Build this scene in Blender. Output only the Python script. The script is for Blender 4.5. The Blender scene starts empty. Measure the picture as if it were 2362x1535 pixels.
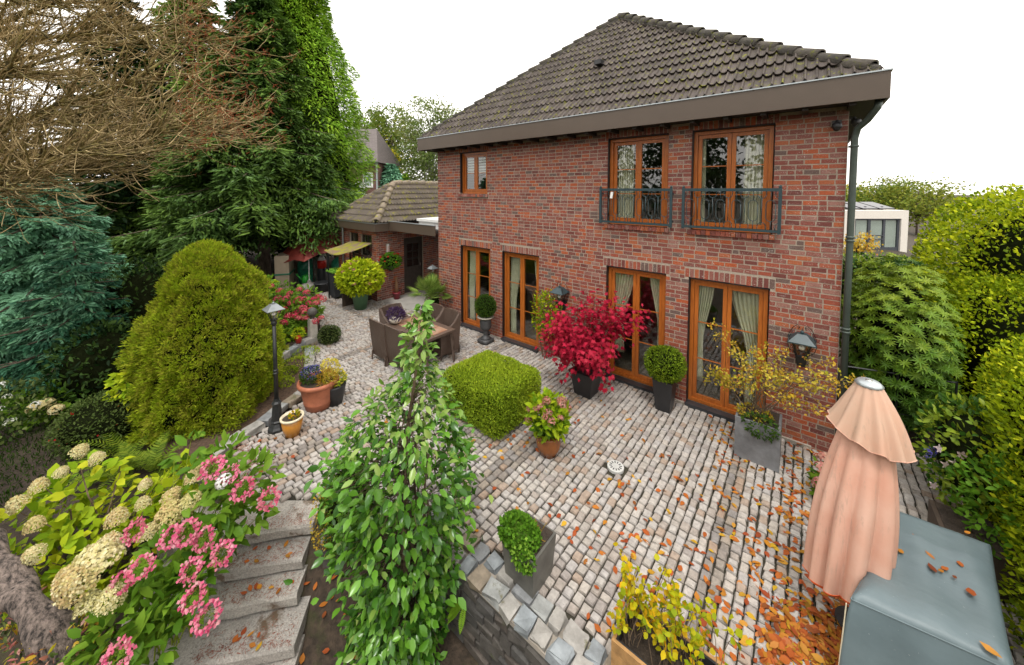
import bpy, bmesh, math, random
import numpy as np
from mathutils import Vector, Matrix, Euler

SC = bpy.context.scene
COL = SC.collection
R = math.radians

# ------------------------------------------------------------------ camera
F_PX, PX0, PY0, CAM_H = 827.0, 1181.0, 477.0, 3.95       # in pixels of the 2362 x 1535 photograph
_a = math.atan(1007 / F_PX); _p = math.atan(.0485)
FH = np.array([-math.cos(_a), math.sin(_a), 0.0])
FW = FH * math.cos(_p) - np.array([0, 0, math.sin(_p)])
RT = np.array([math.sin(_a), math.cos(_a), 0.0])
CU = np.cross(RT, FW)
CAM = np.array([-0.4335, -7.0046, CAM_H])
cd = bpy.data.cameras.new('camera'); cam = bpy.data.objects.new('camera', cd); COL.objects.link(cam)
cd.sensor_fit = 'HORIZONTAL'; cd.sensor_width = 36.0; cd.lens = F_PX / 2362 * 36
cd.shift_y = -(1535 / 2 - PY0) / 2362
cd.clip_start = .05; cd.clip_end = 2000
M = Matrix.Identity(4)
for i in range(3):
    M[i][0] = RT[i]; M[i][1] = CU[i]; M[i][2] = -FW[i]; M[i][3] = CAM[i]
cam.matrix_world = M
SC.camera = cam

def ray(x, y): return FW + RT * (x - PX0) / F_PX - CU * (y - PY0) / F_PX
def G(x, y, z=0.0):
    r = ray(x, y); return CAM + r * ((z - CAM[2]) / r[2])
def W(x, y, yy=0.0):
    r = ray(x, y); return CAM + r * ((yy - CAM[1]) / r[1])
def D(x, y, d): return CAM + ray(x, y) * d

# ------------------------------------------------------------------ world, sun, exposure
SUN_EL, SUN_AZ = R(66), R(150)           # azimuth measured like the sky node's rotation
wd = bpy.data.worlds.new('World'); SC.world = wd; wd.use_nodes = True
nt = wd.node_tree; nt.nodes.clear()
out = nt.nodes.new('ShaderNodeOutputWorld'); bg = nt.nodes.new('ShaderNodeBackground')
sky = nt.nodes.new('ShaderNodeTexSky'); sky.sky_type = 'NISHITA'; sky.sun_disc = False
sky.sun_elevation = SUN_EL; sky.sun_rotation = SUN_AZ; sky.air_density = 1.0; sky.dust_density = 4.0
hs = nt.nodes.new('ShaderNodeHueSaturation'); hs.inputs['Saturation'].default_value = .12
mx = nt.nodes.new('ShaderNodeMix'); mx.data_type = 'RGBA'; mx.inputs[0].default_value = .78
mx.inputs[7].default_value = (11.3, 10.9, 10.3, 1)                      # the even white of the cloud cover
nt.links.new(sky.outputs[0], hs.inputs['Color']); nt.links.new(hs.outputs[0], mx.inputs[6])
nt.links.new(mx.outputs[2], bg.inputs['Color']); bg.inputs['Strength'].default_value = .10
nt.links.new(bg.outputs[0], out.inputs[0])
sl = bpy.data.lights.new('sun', 'SUN'); sl.energy = .8; sl.angle = R(12); sl.color = (1, .96, .9)
sun = bpy.data.objects.new('sun', sl); COL.objects.link(sun)
_sd = Vector((math.sin(SUN_AZ) * math.cos(SUN_EL), math.cos(SUN_AZ) * math.cos(SUN_EL), math.sin(SUN_EL)))
sun.rotation_euler = _sd.to_track_quat('Z', 'Y').to_euler(); sun.location = (6, -8, 14)
SC.view_settings.view_transform = 'Standard'; SC.view_settings.look = 'None'
SC.view_settings.gamma = 1; SC.view_settings.exposure = 1.12; SC.view_settings.use_curve_mapping = False
SC.cycles.max_bounces = 7; SC.cycles.transparent_max_bounces = 12; SC.cycles.diffuse_bounces = 2; SC.cycles.glossy_bounces = 3
SC.cycles.transmission_bounces = 4; SC.cycles.use_denoising = True; SC.cycles.caustics_reflective = False; SC.cycles.caustics_refractive = False

rng = np.random.default_rng(7); random.seed(7)
def U(a, b, n=None): return rng.uniform(a, b, n)

# ------------------------------------------------------------------ materials
MATS = {}
def _mat(name):
    m = bpy.data.materials.new(name); m.use_nodes = True; m.node_tree.nodes.clear(); MATS[name] = m
    return m, m.node_tree
def N(t, kind, **kw):
    n = t.nodes.new(kind)
    for k, v in kw.items():
        if k.startswith('i_'):
            n.inputs[k[2:].replace('_', ' ')].default_value = v
        else: setattr(n, k, v)
    return n
def ramp(t, cols, pos=None, interp='LINEAR'):
    r = t.nodes.new('ShaderNodeValToRGB'); e = r.color_ramp.elements; r.color_ramp.interpolation = interp
    pos = pos or [i / (len(cols) - 1 if interp != 'CONSTANT' else len(cols)) for i in range(len(cols))]
    while len(e) < len(cols): e.new(.5)
    for i, c in enumerate(cols): e[i].position = pos[i]; e[i].color = (*c, 1)
    return r
def rnd_value(t):
    at = N(t, 'ShaderNodeAttribute', attribute_name='rnd'); oi = N(t, 'ShaderNodeObjectInfo')
    ad = N(t, 'ShaderNodeMath', operation='ADD'); fr = N(t, 'ShaderNodeMath', operation='FRACT')
    t.links.new(at.outputs['Fac'], ad.inputs[0]); t.links.new(oi.outputs['Random'], ad.inputs[1]); t.links.new(ad.outputs[0], fr.inputs[0])
    return fr.outputs[0]
def coord(t, obj=False):
    if obj: return N(t, 'ShaderNodeTexCoord').outputs['Object']
    return N(t, 'ShaderNodeNewGeometry').outputs['Position']
def noise(t, co, scale, detail=4, rough=.6):
    n = N(t, 'ShaderNodeTexNoise'); n.inputs['Scale'].default_value = scale; n.inputs['Detail'].default_value = detail; n.inputs['Roughness'].default_value = rough
    t.links.new(co, n.inputs['Vector']); return n.outputs['Fac']
def mixc(t, fac, a, b, blend='MIX'):
    m = N(t, 'ShaderNodeMix', data_type='RGBA', blend_type=blend)
    for sock, v in ((m.inputs[0], fac), (m.inputs[6], a), (m.inputs[7], b)):
        if hasattr(v, 'is_linked') or hasattr(v, 'links'): t.links.new(v, sock)
        elif isinstance(v, (int, float)): sock.default_value = v
        else: sock.default_value = (*v, 1)
    return m.outputs[2]
def thresh(t, v, a, b):
    m = N(t, 'ShaderNodeMapRange'); m.inputs[1].default_value = a; m.inputs[2].default_value = b
    t.links.new(v, m.inputs[0]); return m.outputs[0]
def finish(t, col, rough=.6, bump=None, bstr=.3, bdist=.01, metal=0, spec=.5, transl=0, alpha=None):
    p = N(t, 'ShaderNodeBsdfPrincipled'); o = N(t, 'ShaderNodeOutputMaterial')
    if isinstance(col, tuple): p.inputs['Base Color'].default_value = (*col, 1)
    else: t.links.new(col, p.inputs['Base Color'])
    if isinstance(rough, (int, float)): p.inputs['Roughness'].default_value = rough
    else: t.links.new(rough, p.inputs['Roughness'])
    p.inputs['Metallic'].default_value = metal; p.inputs['Specular IOR Level'].default_value = spec
    if bump is not None:
        b = N(t, 'ShaderNodeBump'); b.inputs['Strength'].default_value = bstr; b.inputs['Distance'].default_value = bdist
        t.links.new(bump, b.inputs['Height']); t.links.new(b.outputs[0], p.inputs['Normal'])
    if transl:
        tr = N(t, 'ShaderNodeBsdfTranslucent'); ms = N(t, 'ShaderNodeMixShader'); ms.inputs[0].default_value = transl
        if isinstance(col, tuple): tr.inputs[0].default_value = (*col, 1)
        else: t.links.new(col, tr.inputs[0])
        t.links.new(p.outputs[0], ms.inputs[1]); t.links.new(tr.outputs[0], ms.inputs[2]); t.links.new(ms.outputs[0], o.inputs[0])
    else: t.links.new(p.outputs[0], o.inputs[0])
    return p
def plain(name, col, rough=.6, var=.18, scale=8, bstr=.15, bdist=.005, metal=0, spec=.5, obj=False, bscale=None):
    m, t = _mat(name); co = coord(t, obj)
    n = noise(t, co, scale); d = tuple(c * (1 - var) for c in col); l = tuple(min(1, c * (1 + var)) for c in col)
    c = mixc(t, thresh(t, n, .3, .7), d, l)
    finish(t, c, rough, noise(t, co, bscale or scale * 6, 6), bstr, bdist, metal, spec); return m
def foliage(name, cols, rough=.55, transl=.28, spec=.10, nscale=3.0, gain=1.0):
    cols = [tuple(min(.8, v * gain) for v in c) for c in cols]; m, t = _mat(name); rv = rnd_value(t); r = ramp(t, cols); t.links.new(rv, r.inputs[0])
    n = noise(t, coord(t), nscale, 2)
    c = mixc(t, thresh(t, n, .35, .65), r.outputs[0], (.84, .88, .72), 'MULTIPLY')
    finish(t, c, rough, transl=transl, spec=spec); return m
def pieces(name, cols, rough, nscale, nvar, bscale, bstr, bdist, speck=None, moss=None, spec=.5):
    m, t = _mat(name); rv = rnd_value(t); r = ramp(t, cols, interp='CONSTANT'); t.links.new(rv, r.inputs[0]); co = coord(t)
    n = noise(t, co, nscale, 5)
    c = mixc(t, thresh(t, n, .3, .7), r.outputs[0], (1 - nvar, 1 - nvar, 1 - nvar), 'MULTIPLY')
    if speck:
        s = noise(t, co, speck[0], 3, .7); s2 = noise(t, co, speck[0] * .12, 2)
        ml = N(t, 'ShaderNodeMath', operation='MULTIPLY'); t.links.new(thresh(t, s, speck[1], speck[1] + .06), ml.inputs[0]); t.links.new(thresh(t, s2, .42, .62), ml.inputs[1])
        c = mixc(t, ml.outputs[0], c, speck[2])
    if moss:
        s = noise(t, co, moss[0], 6, .65)
        c = mixc(t, thresh(t, s, moss[1], moss[1] + .08), c, moss[2])
    finish(t, c, rough, noise(t, co, bscale, 6, .7), bstr, bdist, spec=spec); return m

pieces('brick', [(.28,.078,.056),(.36,.092,.055),(.23,.08,.064),(.44,.13,.058),(.30,.115,.09),(.19,.062,.052),(.39,.11,.062),(.35,.17,.135),(.28,.088,.068),(.17,.11,.095),(.46,.11,.045),(.33,.095,.068),(.30,.125,.10),(.26,.08,.06)], .48, 55, .42, 110, .6, .006, speck=(60, .585, (.62, .55, .5)), spec=.22)  # pale specks paint the glaze glints into the brick colour
plain('mortar', (.35,.295,.235), .9, .2, 30, .6, .006)
pieces('cobble', [(.48,.44,.40),(.42,.38,.34),(.51,.465,.425),(.45,.415,.385),(.385,.335,.295),(.49,.44,.39),(.45,.42,.40),(.40,.31,.245),(.49,.455,.42),(.36,.32,.295)], .7, 25, .34, 120, .5, .006, speck=(60, .60, (.2, .19, .18)))
pieces('cobble_dark', [(.27,.235,.205),(.32,.28,.24),(.24,.215,.195),(.34,.285,.23),(.29,.265,.25),(.38,.28,.21)], .55, 25, .35, 90, .5, .006)
pieces('cap_stone', [(.36,.37,.36),(.28,.29,.30),(.42,.40,.37),(.31,.34,.36),(.33,.27,.2),(.38,.36,.33)], .6, 9, .45, 40, .6, .012, moss=(5, .60, (.13, .12, .06)))
pieces('dark_stone', [(.10,.09,.08),(.14,.125,.11),(.085,.08,.075),(.12,.10,.085)], .8, 9, .5, 40, .8, .015, moss=(4, .6, (.06, .07, .025)))
pieces('granite', [(.62,.58,.52),(.66,.61,.55),(.58,.54,.49)], .8, 60, .5, 140, .9, .02, speck=(90, .57, (.15, .14, .13)), moss=(2.6, .58, (.16, .11, .07)))
pieces('roof_tile', [(.105,.085,.075),(.095,.077,.068),(.12,.097,.085),(.088,.072,.063),(.11,.088,.078),(.135,.112,.10)], .6, 5, .35, 60, .5, .01, speck=(26, .66, (.3, .27, .24)), moss=(11, .565, (.17, .17, .016)), spec=.3)
pieces('hip_tile', [(.085,.075,.062),(.10,.085,.068),(.075,.066,.055)], .8, 9, .4, 40, .9, .02, moss=(14, .56, (.12, .125, .02)))
pieces('garage_tile', [(.17,.14,.11),(.145,.12,.095),(.19,.155,.12),(.155,.125,.10)], .7, 5, .4, 60, .6, .01, moss=(5, .55, (.24, .22, .025)))
pieces('garage_hip', [(.30,.235,.17),(.26,.21,.15)], .7, 7, .4, 40, .6, .01, moss=(7, .57, (.26, .23, .03)))
plain('fascia', (.088,.064,.047), .42, .06, 3, .05, .002)
plain('dark_wood', (.035,.024,.018), .6, .3, 10)
plain('soffit', (.03,.024,.02), .8)
plain('zinc', (.42,.46,.48), .35, .1, 6, .05, .002, metal=.6)
plain('pipe_green', (.075,.095,.082), .42, .15, 6, .05, .002, metal=.35)
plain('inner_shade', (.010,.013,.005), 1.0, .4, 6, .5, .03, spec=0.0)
plain('iron', (.016,.018,.019), .38, .3, 20, .2, .002)
plain('lamp_cap', (.24,.26,.27), .42, .15, 9, .1, .002, metal=.4)
plain('rail_teal', (.024,.048,.056), .38, .2, 14, .15, .002)
plain('gap_black', (.008,.008,.009), .5)
plain('sill_slate', (.035,.037,.042), .3, .2, 6)
plain('concrete', (.36,.34,.31), .85, .14, 4, .4, .004)
plain('plinth', (.36,.32,.27), .9, .2, 9, .5, .01)
plain('plaster_white', (.72,.69,.64), .8, .06, 5)
plain('inside_wall', (.22,.19,.15), .9)
plain('inside_floor', (.16,.12,.09), .5)
plain('drain_white', (.5,.5,.48), .6, .15)
plain('white', (.78,.78,.76), .5, .05)
plain('charcoal', (.022,.022,.024), .45, .2, 8)
plain('slate_pot', (.17,.175,.185), .55, .28, 7, .4, .006)
plain('stone_pot', (.10,.097,.085), .5, .4, 5, .3, .006)
plain('blue_pot', (.055,.065,.085), .3, .15, 5)
plain('urn_stone', (.06,.06,.062), .55, .3, 9, .4, .006)
plain('urn_rim', (.33,.31,.26), .7, .2, 12)
plain('terracotta', (.40,.135,.07), .6, .22, 6, .3, .004)
plain('ochre_glaze', (.50,.21,.03), .28, .15, 5)
plain('cream_rim', (.66,.58,.42), .5)
plain('brown_glaze', (.22,.075,.02), .25, .3, 6)
plain('red_glaze', (.58,.03,.02), .35)
plain('maroon_pot', (.20,.02,.03), .4)
plain('green_pot', (.10,.21,.11), .45, .12)
plain('soil', (.045,.032,.022), .95, .45, 9, 1, .03)
plain('mulch', (.14,.085,.055), .95, .5, 26, 1, .03)
plain('post_stone', (.46,.43,.38), .85, .15, 12, .5, .006)
plain('finial_stone', (.075,.07,.062), .7, .3, 12)
plain('fence_wood', (.055,.037,.025), .7, .35, 6)
plain('planter_wood', (.36,.20,.075), .7, .3, 12, .4, .006)
plain('plastic_beige', (.36,.29,.21), .55, .08)
plain('plastic_green', (.03,.36,.035), .4, .1)
plain('tarp_green', (.012,.15,.085), .45, .3, 4)
plain('bin_grey', (.032,.034,.038), .5)
plain('lid_green', (.16,.36,.04), .45)
plain('red_cloth', (.15,.018,.010), .7, .3, 3)
plain('brown_wood', (.20,.10,.05), .6)
plain('bulb', (.85,.84,.8), .25, .02)
plain('chrome', (.5,.5,.48), .25, metal=.9)
plain('bowl_cream', (.58,.52,.42), .45)
plain('blind_white', (.75,.75,.73), .7, .05)
plain('grey_frame', (.045,.05,.062), .45)
plain('curtain', (.74,.67,.5), .9, .1, 5)
plain('armchair_cloth', (.42,.20,.03), .9)
plain('white_brick', (.66,.62,.56), .85, .1, 20, .4, .01)
plain('solar', (.02,.018,.025), .2)
def bark(name, c0, c1, sc=14):
    m, t = _mat(name); co = coord(t, True)
    mp = N(t, 'ShaderNodeMapping'); mp.inputs['Scale'].default_value = (1, 1, .22); t.links.new(co, mp.inputs[0])
    n = noise(t, mp.outputs[0], sc, 8, .7); c = mixc(t, thresh(t, n, .38, .6), c0, c1)
    finish(t, c, .9, n, 1, .05)
bark('bark', (.05,.035,.025), (.17,.125,.09)); bark('bark_pale', (.02,.016,.014), (.30,.235,.20), 26); bark('bark_moss', (.07,.055,.02), (.30,.24,.075), 9)
bark('twig', (.075,.05,.03), (.19,.13,.08), 8); bark('twig_pale', (.17,.12,.05), (.58,.44,.22), 7); bark('bark_birch', (.12,.11,.1), (.5,.48,.45), 5)
def wood_frame():
    m, t = _mat('wood_frame'); co = coord(t); mp = N(t, 'ShaderNodeMapping'); mp.inputs['Scale'].default_value = (14, 14, 1.6); t.links.new(co, mp.inputs[0])
    n = noise(t, mp.outputs[0], 3, 5); c = mixc(t, thresh(t, n, .3, .7), (.30,.078,.012), (.47,.14,.022)); finish(t, c, .33, n, .1, .003)
wood_frame()
def glass(name='glass', tint=(.86,.9,.88), base=.08):
    m, t = _mat(name); fr = N(t, 'ShaderNodeFresnel'); fr.inputs[0].default_value = 1.52
    ad = N(t, 'ShaderNodeMath', operation='MULTIPLY_ADD'); ad.inputs[1].default_value = 1.5; ad.inputs[2].default_value = base; t.links.new(fr.outputs[0], ad.inputs[0])
    g = N(t, 'ShaderNodeBsdfGlossy'); g.inputs['Roughness'].default_value = .015; tr = N(t, 'ShaderNodeBsdfTransparent'); tr.inputs[0].default_value = (*tint, 1)
    ms = N(t, 'ShaderNodeMixShader'); o = N(t, 'ShaderNodeOutputMaterial')
    ge = N(t, 'ShaderNodeNewGeometry'); fb = N(t, 'ShaderNodeMath', operation='MULTIPLY_ADD'); fb.inputs[1].default_value = -1; fb.inputs[2].default_value = 1; t.links.new(ge.outputs['Backfacing'], fb.inputs[0]); m2 = N(t, 'ShaderNodeMath', operation='MULTIPLY'); t.links.new(ad.outputs[0], m2.inputs[0]); t.links.new(fb.outputs[0], m2.inputs[1])
    t.links.new(m2.outputs[0], ms.inputs[0]); t.links.new(tr.outputs[0], ms.inputs[1]); t.links.new(g.outputs[0], ms.inputs[2]); t.links.new(ms.outputs[0], o.inputs[0])
glass(); glass('lamp_glass', (.93,.93,.9), .03)
def wicker():
    m, t = _mat('wicker'); co = coord(t, True)
    w1 = N(t, 'ShaderNodeTexWave', wave_type='BANDS', bands_direction='Z'); w1.inputs['Scale'].default_value = 22; w1.inputs['Distortion'].default_value = .6
    w2 = N(t, 'ShaderNodeTexWave', wave_type='BANDS', bands_direction='X'); w2.inputs['Scale'].default_value = 14; w2.inputs['Distortion'].default_value = .4
    t.links.new(co, w1.inputs[0]); t.links.new(co, w2.inputs[0])
    ml = N(t, 'ShaderNodeMath', operation='MULTIPLY'); t.links.new(w1.outputs['Fac'], ml.inputs[0]); t.links.new(w2.outputs['Fac'], ml.inputs[1])
    n = noise(t, co, 5); c = mixc(t, thresh(t, ml.outputs[0], .05, .7), (.06,.04,.03), (.19,.13,.10)); c = mixc(t, thresh(t, n, .35, .7), c, (.8,.72,.66), 'MULTIPLY')
    finish(t, c, .42, ml.outputs[0], .7, .01)
wicker()
def stone_table():
    m, t = _mat('table_tile'); co = coord(t); n = noise(t, co, 6, 6); r = ramp(t, [(.16,.06,.03),(.30,.13,.07),(.42,.30,.22),(.33,.15,.09)]); t.links.new(n, r.inputs[0]); finish(t, r.outputs[0], .3)
stone_table()
def parasol_cloth(name, c0, c1):
    m, t = _mat(name); co = coord(t); n = noise(t, co, 2.5, 5); mp = N(t, 'ShaderNodeMapping'); mp.inputs['Scale'].default_value = (14, 14, 2.0); t.links.new(co, mp.inputs[0])
    n2 = noise(t, mp.outputs[0], 1.5, 6, .7)
    c = mixc(t, thresh(t, n, .35, .7), c0, c1); c = mixc(t, thresh(t, n2, .56, .72), c, tuple(x * .72 for x in c1)); finish(t, c, .85, noise(t, co, 380, 2), .12, .004, transl=.12)
parasol_cloth('parasol_cloth', (.70,.37,.265), (.76,.48,.37)); parasol_cloth('parasol_orange', (.78,.14,.03), (.7,.12,.03)); parasol_cloth('parasol_top', (.62,.37,.26), (.60,.43,.32))
def tarp():
    m, t = _mat('tarp'); co = coord(t); n = noise(t, co, 3.2, 5); n2 = noise(t, co, 1.2, 2); c = mixc(t, thresh(t, n, .3, .7), (.105,.145,.16), (.13,.175,.19)); c = mixc(t, thresh(t, noise(t, co, 45, 3), .70, .76), c, (.3,.33,.33)); mp = N(t, 'ShaderNodeMapping'); mp.inputs['Rotation'].default_value = (0, 0, .6); mp.inputs['Scale'].default_value = (2, 7, 3); t.links.new(co, mp.inputs[0])
    finish(t, c, .47, noise(t, mp.outputs[0], 1.1, 3), .2, .05)
tarp()
def moss_canopy():
    m, t = _mat('moss_canopy'); co = coord(t); n = noise(t, co, 3.5, 5); c = mixc(t, thresh(t, n, .42, .58), (.22,.155,.10), (.27,.26,.02)); finish(t, c, .9)
moss_canopy()
def ground_mat():
    m, t = _mat('ground'); co = coord(t); n = noise(t, co, 1.3, 6); n2 = noise(t, co, 14, 5)
    c = mixc(t, thresh(t, n2, .35, .65), (.028,.02,.013), (.065,.045,.03)); c = mixc(t, thresh(t, n, .56, .66), c, (.04,.05,.012)); finish(t, c, .95, n2, .9, .04)
ground_mat()
plain('joint', (.035,.031,.02), .95, .45, 6, .8, .01)
def wall_tex(name, cols, mort, sc):
    m, t = _mat(name); co = coord(t, True); b = N(t, 'ShaderNodeTexBrick'); b.inputs['Scale'].default_value = sc; b.inputs['Color1'].default_value = (*cols[0], 1); b.inputs['Color2'].default_value = (*cols[1], 1); b.inputs['Mortar'].default_value = (*mort, 1)
    b.inputs['Mortar Size'].default_value = .012; mp = N(t, 'ShaderNodeMapping'); mp.inputs['Rotation'].default_value = (R(90), 0, 0); t.links.new(co, mp.inputs[0]); t.links.new(mp.outputs[0], b.inputs[0]); finish(t, b.outputs[0], .8)
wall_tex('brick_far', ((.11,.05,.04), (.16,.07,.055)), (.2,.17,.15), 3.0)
wall_tex('tile_far', ((.12,.10,.095), (.15,.125,.12)), (.04,.035,.035), 2.6)

# foliage colours, dark to light
foliage('leaf_cone', [(.03,.05,.006),(.08,.12,.008),(.15,.205,.010),(.23,.285,.014),(.15,.14,.02),(.31,.36,.02)], .6, gain=1.75)
foliage('leaf_box', [(.035,.06,.006),(.09,.14,.009),(.15,.205,.014),(.22,.265,.018),(.11,.15,.01)], .5, gain=2.0)
foliage('leaf_boxdark', [(.02,.045,.008),(.04,.085,.010),(.07,.12,.014),(.05,.09,.008)], .45, gain=1.6)
foliage('leaf_camellia', [(.018,.055,.008),(.035,.10,.010),(.06,.155,.014),(.09,.20,.022),(.045,.12,.01)], .24, .22, .4, gain=1.75)
foliage('leaf_camellia_young', [(.10,.20,.03),(.16,.26,.05),(.24,.31,.09)], .25, .3, .4, gain=1.4)
foliage('leaf_hydrangea', [(.03,.075,.008),(.055,.12,.010),(.085,.17,.014),(.12,.20,.02),(.06,.12,.01)], .42, .3, gain=1.5)
foliage('leaf_lime', [(.22,.33,.012),(.36,.44,.016),(.41,.51,.02),(.50,.50,.025),(.17,.31,.012),(.42,.48,.025)], .5, .35, gain=1.15)
foliage('leaf_autumn', [(.42,.28,.02),(.33,.19,.02),(.46,.34,.06),(.26,.26,.02),(.40,.17,.03),(.5,.4,.10)], .6, .3, gain=1.45)
foliage('leaf_yellow', [(.20,.26,.012),(.36,.36,.012),(.52,.38,.012),(.55,.30,.012),(.14,.22,.012),(.46,.40,.02)], .5, .35, gain=1.3)
foliage('leaf_maple', [(.22,.008,.025),(.36,.012,.04),(.48,.022,.06),(.56,.04,.085),(.30,.01,.03)], .5, .3, gain=1.2)
foliage('leaf_spruce', [(.010,.025,.008),(.032,.062,.014),(.068,.112,.020),(.105,.150,.030),(.14,.185,.055)], .6, .15, gain=2.5)
foliage('leaf_spruce_tip', [(.10,.17,.07),(.13,.20,.09),(.16,.24,.12)], .6, .2, gain=1.5)
foliage('leaf_blue', [(.012,.045,.026),(.03,.085,.05),(.06,.145,.09),(.12,.24,.16),(.05,.115,.07)], .6, .15, gain=2.3)
foliage('leaf_thuja', [(.018,.045,.006),(.045,.098,.008),(.085,.165,.012),(.13,.22,.016),(.16,.24,.02)], .55, .2, gain=2.0)
foliage('leaf_dark', [(.006,.018,.005),(.014,.034,.008),(.026,.055,.012),(.04,.075,.014)], .5, .15, gain=1.3)
foliage('leaf_rhodo', [(.022,.062,.008),(.05,.115,.012),(.09,.17,.016),(.15,.22,.02),(.20,.25,.02)], .4, .22, .2, gain=1.35)
foliage('leaf_hornbeam', [(.05,.08,.003),(.105,.145,.004),(.165,.205,.005),(.24,.265,.008),(.13,.175,.005),(.32,.33,.012)], .5, .3, .08, gain=2.1)
foliage('leaf_birch', [(.05,.085,.02),(.085,.125,.03),(.12,.16,.05),(.16,.18,.06),(.14,.13,.05)], .6, .3, gain=1.5)
foliage('leaf_treegreen', [(.06,.10,.015),(.10,.14,.02),(.15,.17,.025),(.2,.2,.03)], .6, .3, gain=1.5)
foliage('leaf_gold', [(.36,.34,.015),(.46,.40,.02),(.52,.46,.04),(.3,.3,.02)], .6, .35)
foliage('leaf_fern', [(.05,.09,.01),(.09,.14,.012),(.13,.18,.02),(.16,.2,.02)], .6, .3, gain=1.5)
foliage('leaf_fern_bright', [(.16,.30,.02),(.22,.38,.03)], .6, .4)
foliage('leaf_coton', [(.02,.04,.012),(.045,.07,.018),(.08,.11,.03),(.12,.15,.05)], .5, gain=1.5)
foliage('leaf_clover', [(.05,.13,.012),(.09,.20,.016),(.14,.27,.025),(.19,.32,.04)], .45, gain=1.3)
foliage('leaf_varieg', [(.10,.17,.04),(.2,.26,.10),(.30,.33,.18),(.13,.2,.04)], .5)
foliage('leaf_palm', [(.06,.10,.02),(.10,.15,.03),(.15,.19,.05)], .45, gain=2.2)
foliage('leaf_purple', [(.03,.012,.05),(.07,.035,.10),(.14,.10,.20)], .4)
foliage('leaf_fallen', [(.34,.075,.022),(.46,.13,.03),(.27,.055,.022),(.42,.10,.035),(.52,.22,.03),(.20,.05,.025),(.56,.34,.03),(.44,.14,.06)], .6, .1)
foliage('leaf_redtips', [(.30,.06,.03),(.38,.10,.05),(.26,.05,.03)], .7, .2)
foliage('grass', [(.012,.03,.004),(.025,.055,.006),(.04,.075,.008)], .7, gain=1.5)
foliage('fl_cream', [(.66,.57,.27),(.76,.67,.36),(.8,.74,.5),(.66,.46,.25),(.74,.66,.33)], .7, .3)
foliage('fl_pink', [(.52,.06,.16),(.66,.12,.25),(.74,.28,.38),(.58,.09,.19),(.72,.42,.46)], .6, .3)
foliage('fl_crimson', [(.50,.03,.07),(.60,.06,.12),(.66,.16,.2),(.52,.09,.09)], .6, .3)
foliage('fl_dusty', [(.50,.17,.15),(.58,.28,.24),(.45,.12,.14),(.62,.40,.34)], .6, .3)
foliage('fl_red', [(.55,.01,.02),(.65,.02,.03)], .5, .3)
foliage('fl_white', [(.82,.80,.84),(.85,.85,.88)], .6, .3)
foliage('fl_blue', [(.07,.06,.36),(.12,.10,.48),(.2,.18,.5)], .6, .3)
foliage('fl_yellow', [(.62,.50,.04),(.70,.60,.12)], .6, .3)
foliage('fl_palepink', [(.78,.58,.66),(.80,.66,.72)], .6, .3)

# ------------------------------------------------------------------ mesh helpers
def mesh_np(name, V, F, rnd=None, smooth=False):
    V = np.asarray(V, np.float32).reshape(-1, 3); me = bpy.data.meshes.new(name)
    if isinstance(F, np.ndarray):
        k = F.shape[1]; nf = len(F); me.vertices.add(len(V)); me.vertices.foreach_set('co', V.ravel())
        me.loops.add(nf * k); me.loops.foreach_set('vertex_index', F.astype(np.int32).ravel()); me.polygons.add(nf)
        me.polygons.foreach_set('loop_start', np.arange(0, nf * k, k, dtype=np.int32)); me.update(calc_edges=True)
    else: me.from_pydata([tuple(map(float, v)) for v in V], [], [tuple(f) for f in F]); me.update()
    if rnd is not None:
        a = me.attributes.new('rnd', 'FLOAT', 'POINT'); a.data.foreach_set('value', np.asarray(rnd, np.float32))
    me.polygons.foreach_set('use_smooth', np.full(len(me.polygons), bool(smooth)))
    return me
WL = {}
def wl(o): return WL.get(o.name, Vector((0, 0, 0)))
def obj(name, me, mat, parent=None, loc=None, rot=None, scale=None, kind=None):
    """mesh object; loc is a world position (default world origin: the mesh is in world coordinates)"""
    o = bpy.data.objects.new(name, me); COL.objects.link(o)
    if mat is not None and len(me.materials) == 0: me.materials.append(MATS[mat])
    L = Vector(loc) if loc is not None else Vector((0, 0, 0)); WL[o.name] = L
    if parent is not None: o.parent = parent; o.location = L - wl(parent)
    else: o.location = L
    if rot is not None: o.rotation_euler = rot
    if scale is not None: o.scale = scale
    if kind: o['kind'] = kind
    return o
def lobj(name, me, mat, parent, loc=(0, 0, 0), rot=None, kind=None):
    """mesh in the local frame of its parent"""
    o = bpy.data.objects.new(name, me); COL.objects.link(o)
    if len(me.materials) == 0: me.materials.append(MATS[mat])
    o.parent = parent; o.location = loc
    if rot is not None: o.rotation_euler = rot
    if kind: o['kind'] = kind
    return o
def tag(o, label, cat, group=None):
    o['label'] = label; o['category'] = cat
    if group: o['group'] = group
    return o
def thing(name, label, cat, loc, rotz=0, group=None):
    o = bpy.data.objects.new(name, None); COL.objects.link(o); o.empty_display_size = .1
    o.location = Vector(loc); o.rotation_euler = (0, 0, rotz); WL[o.name] = Vector(loc); return tag(o, label, cat, group)
def struct(name, me, mat, **kw): return obj(name, me, mat, kind='structure', **kw)

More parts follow.
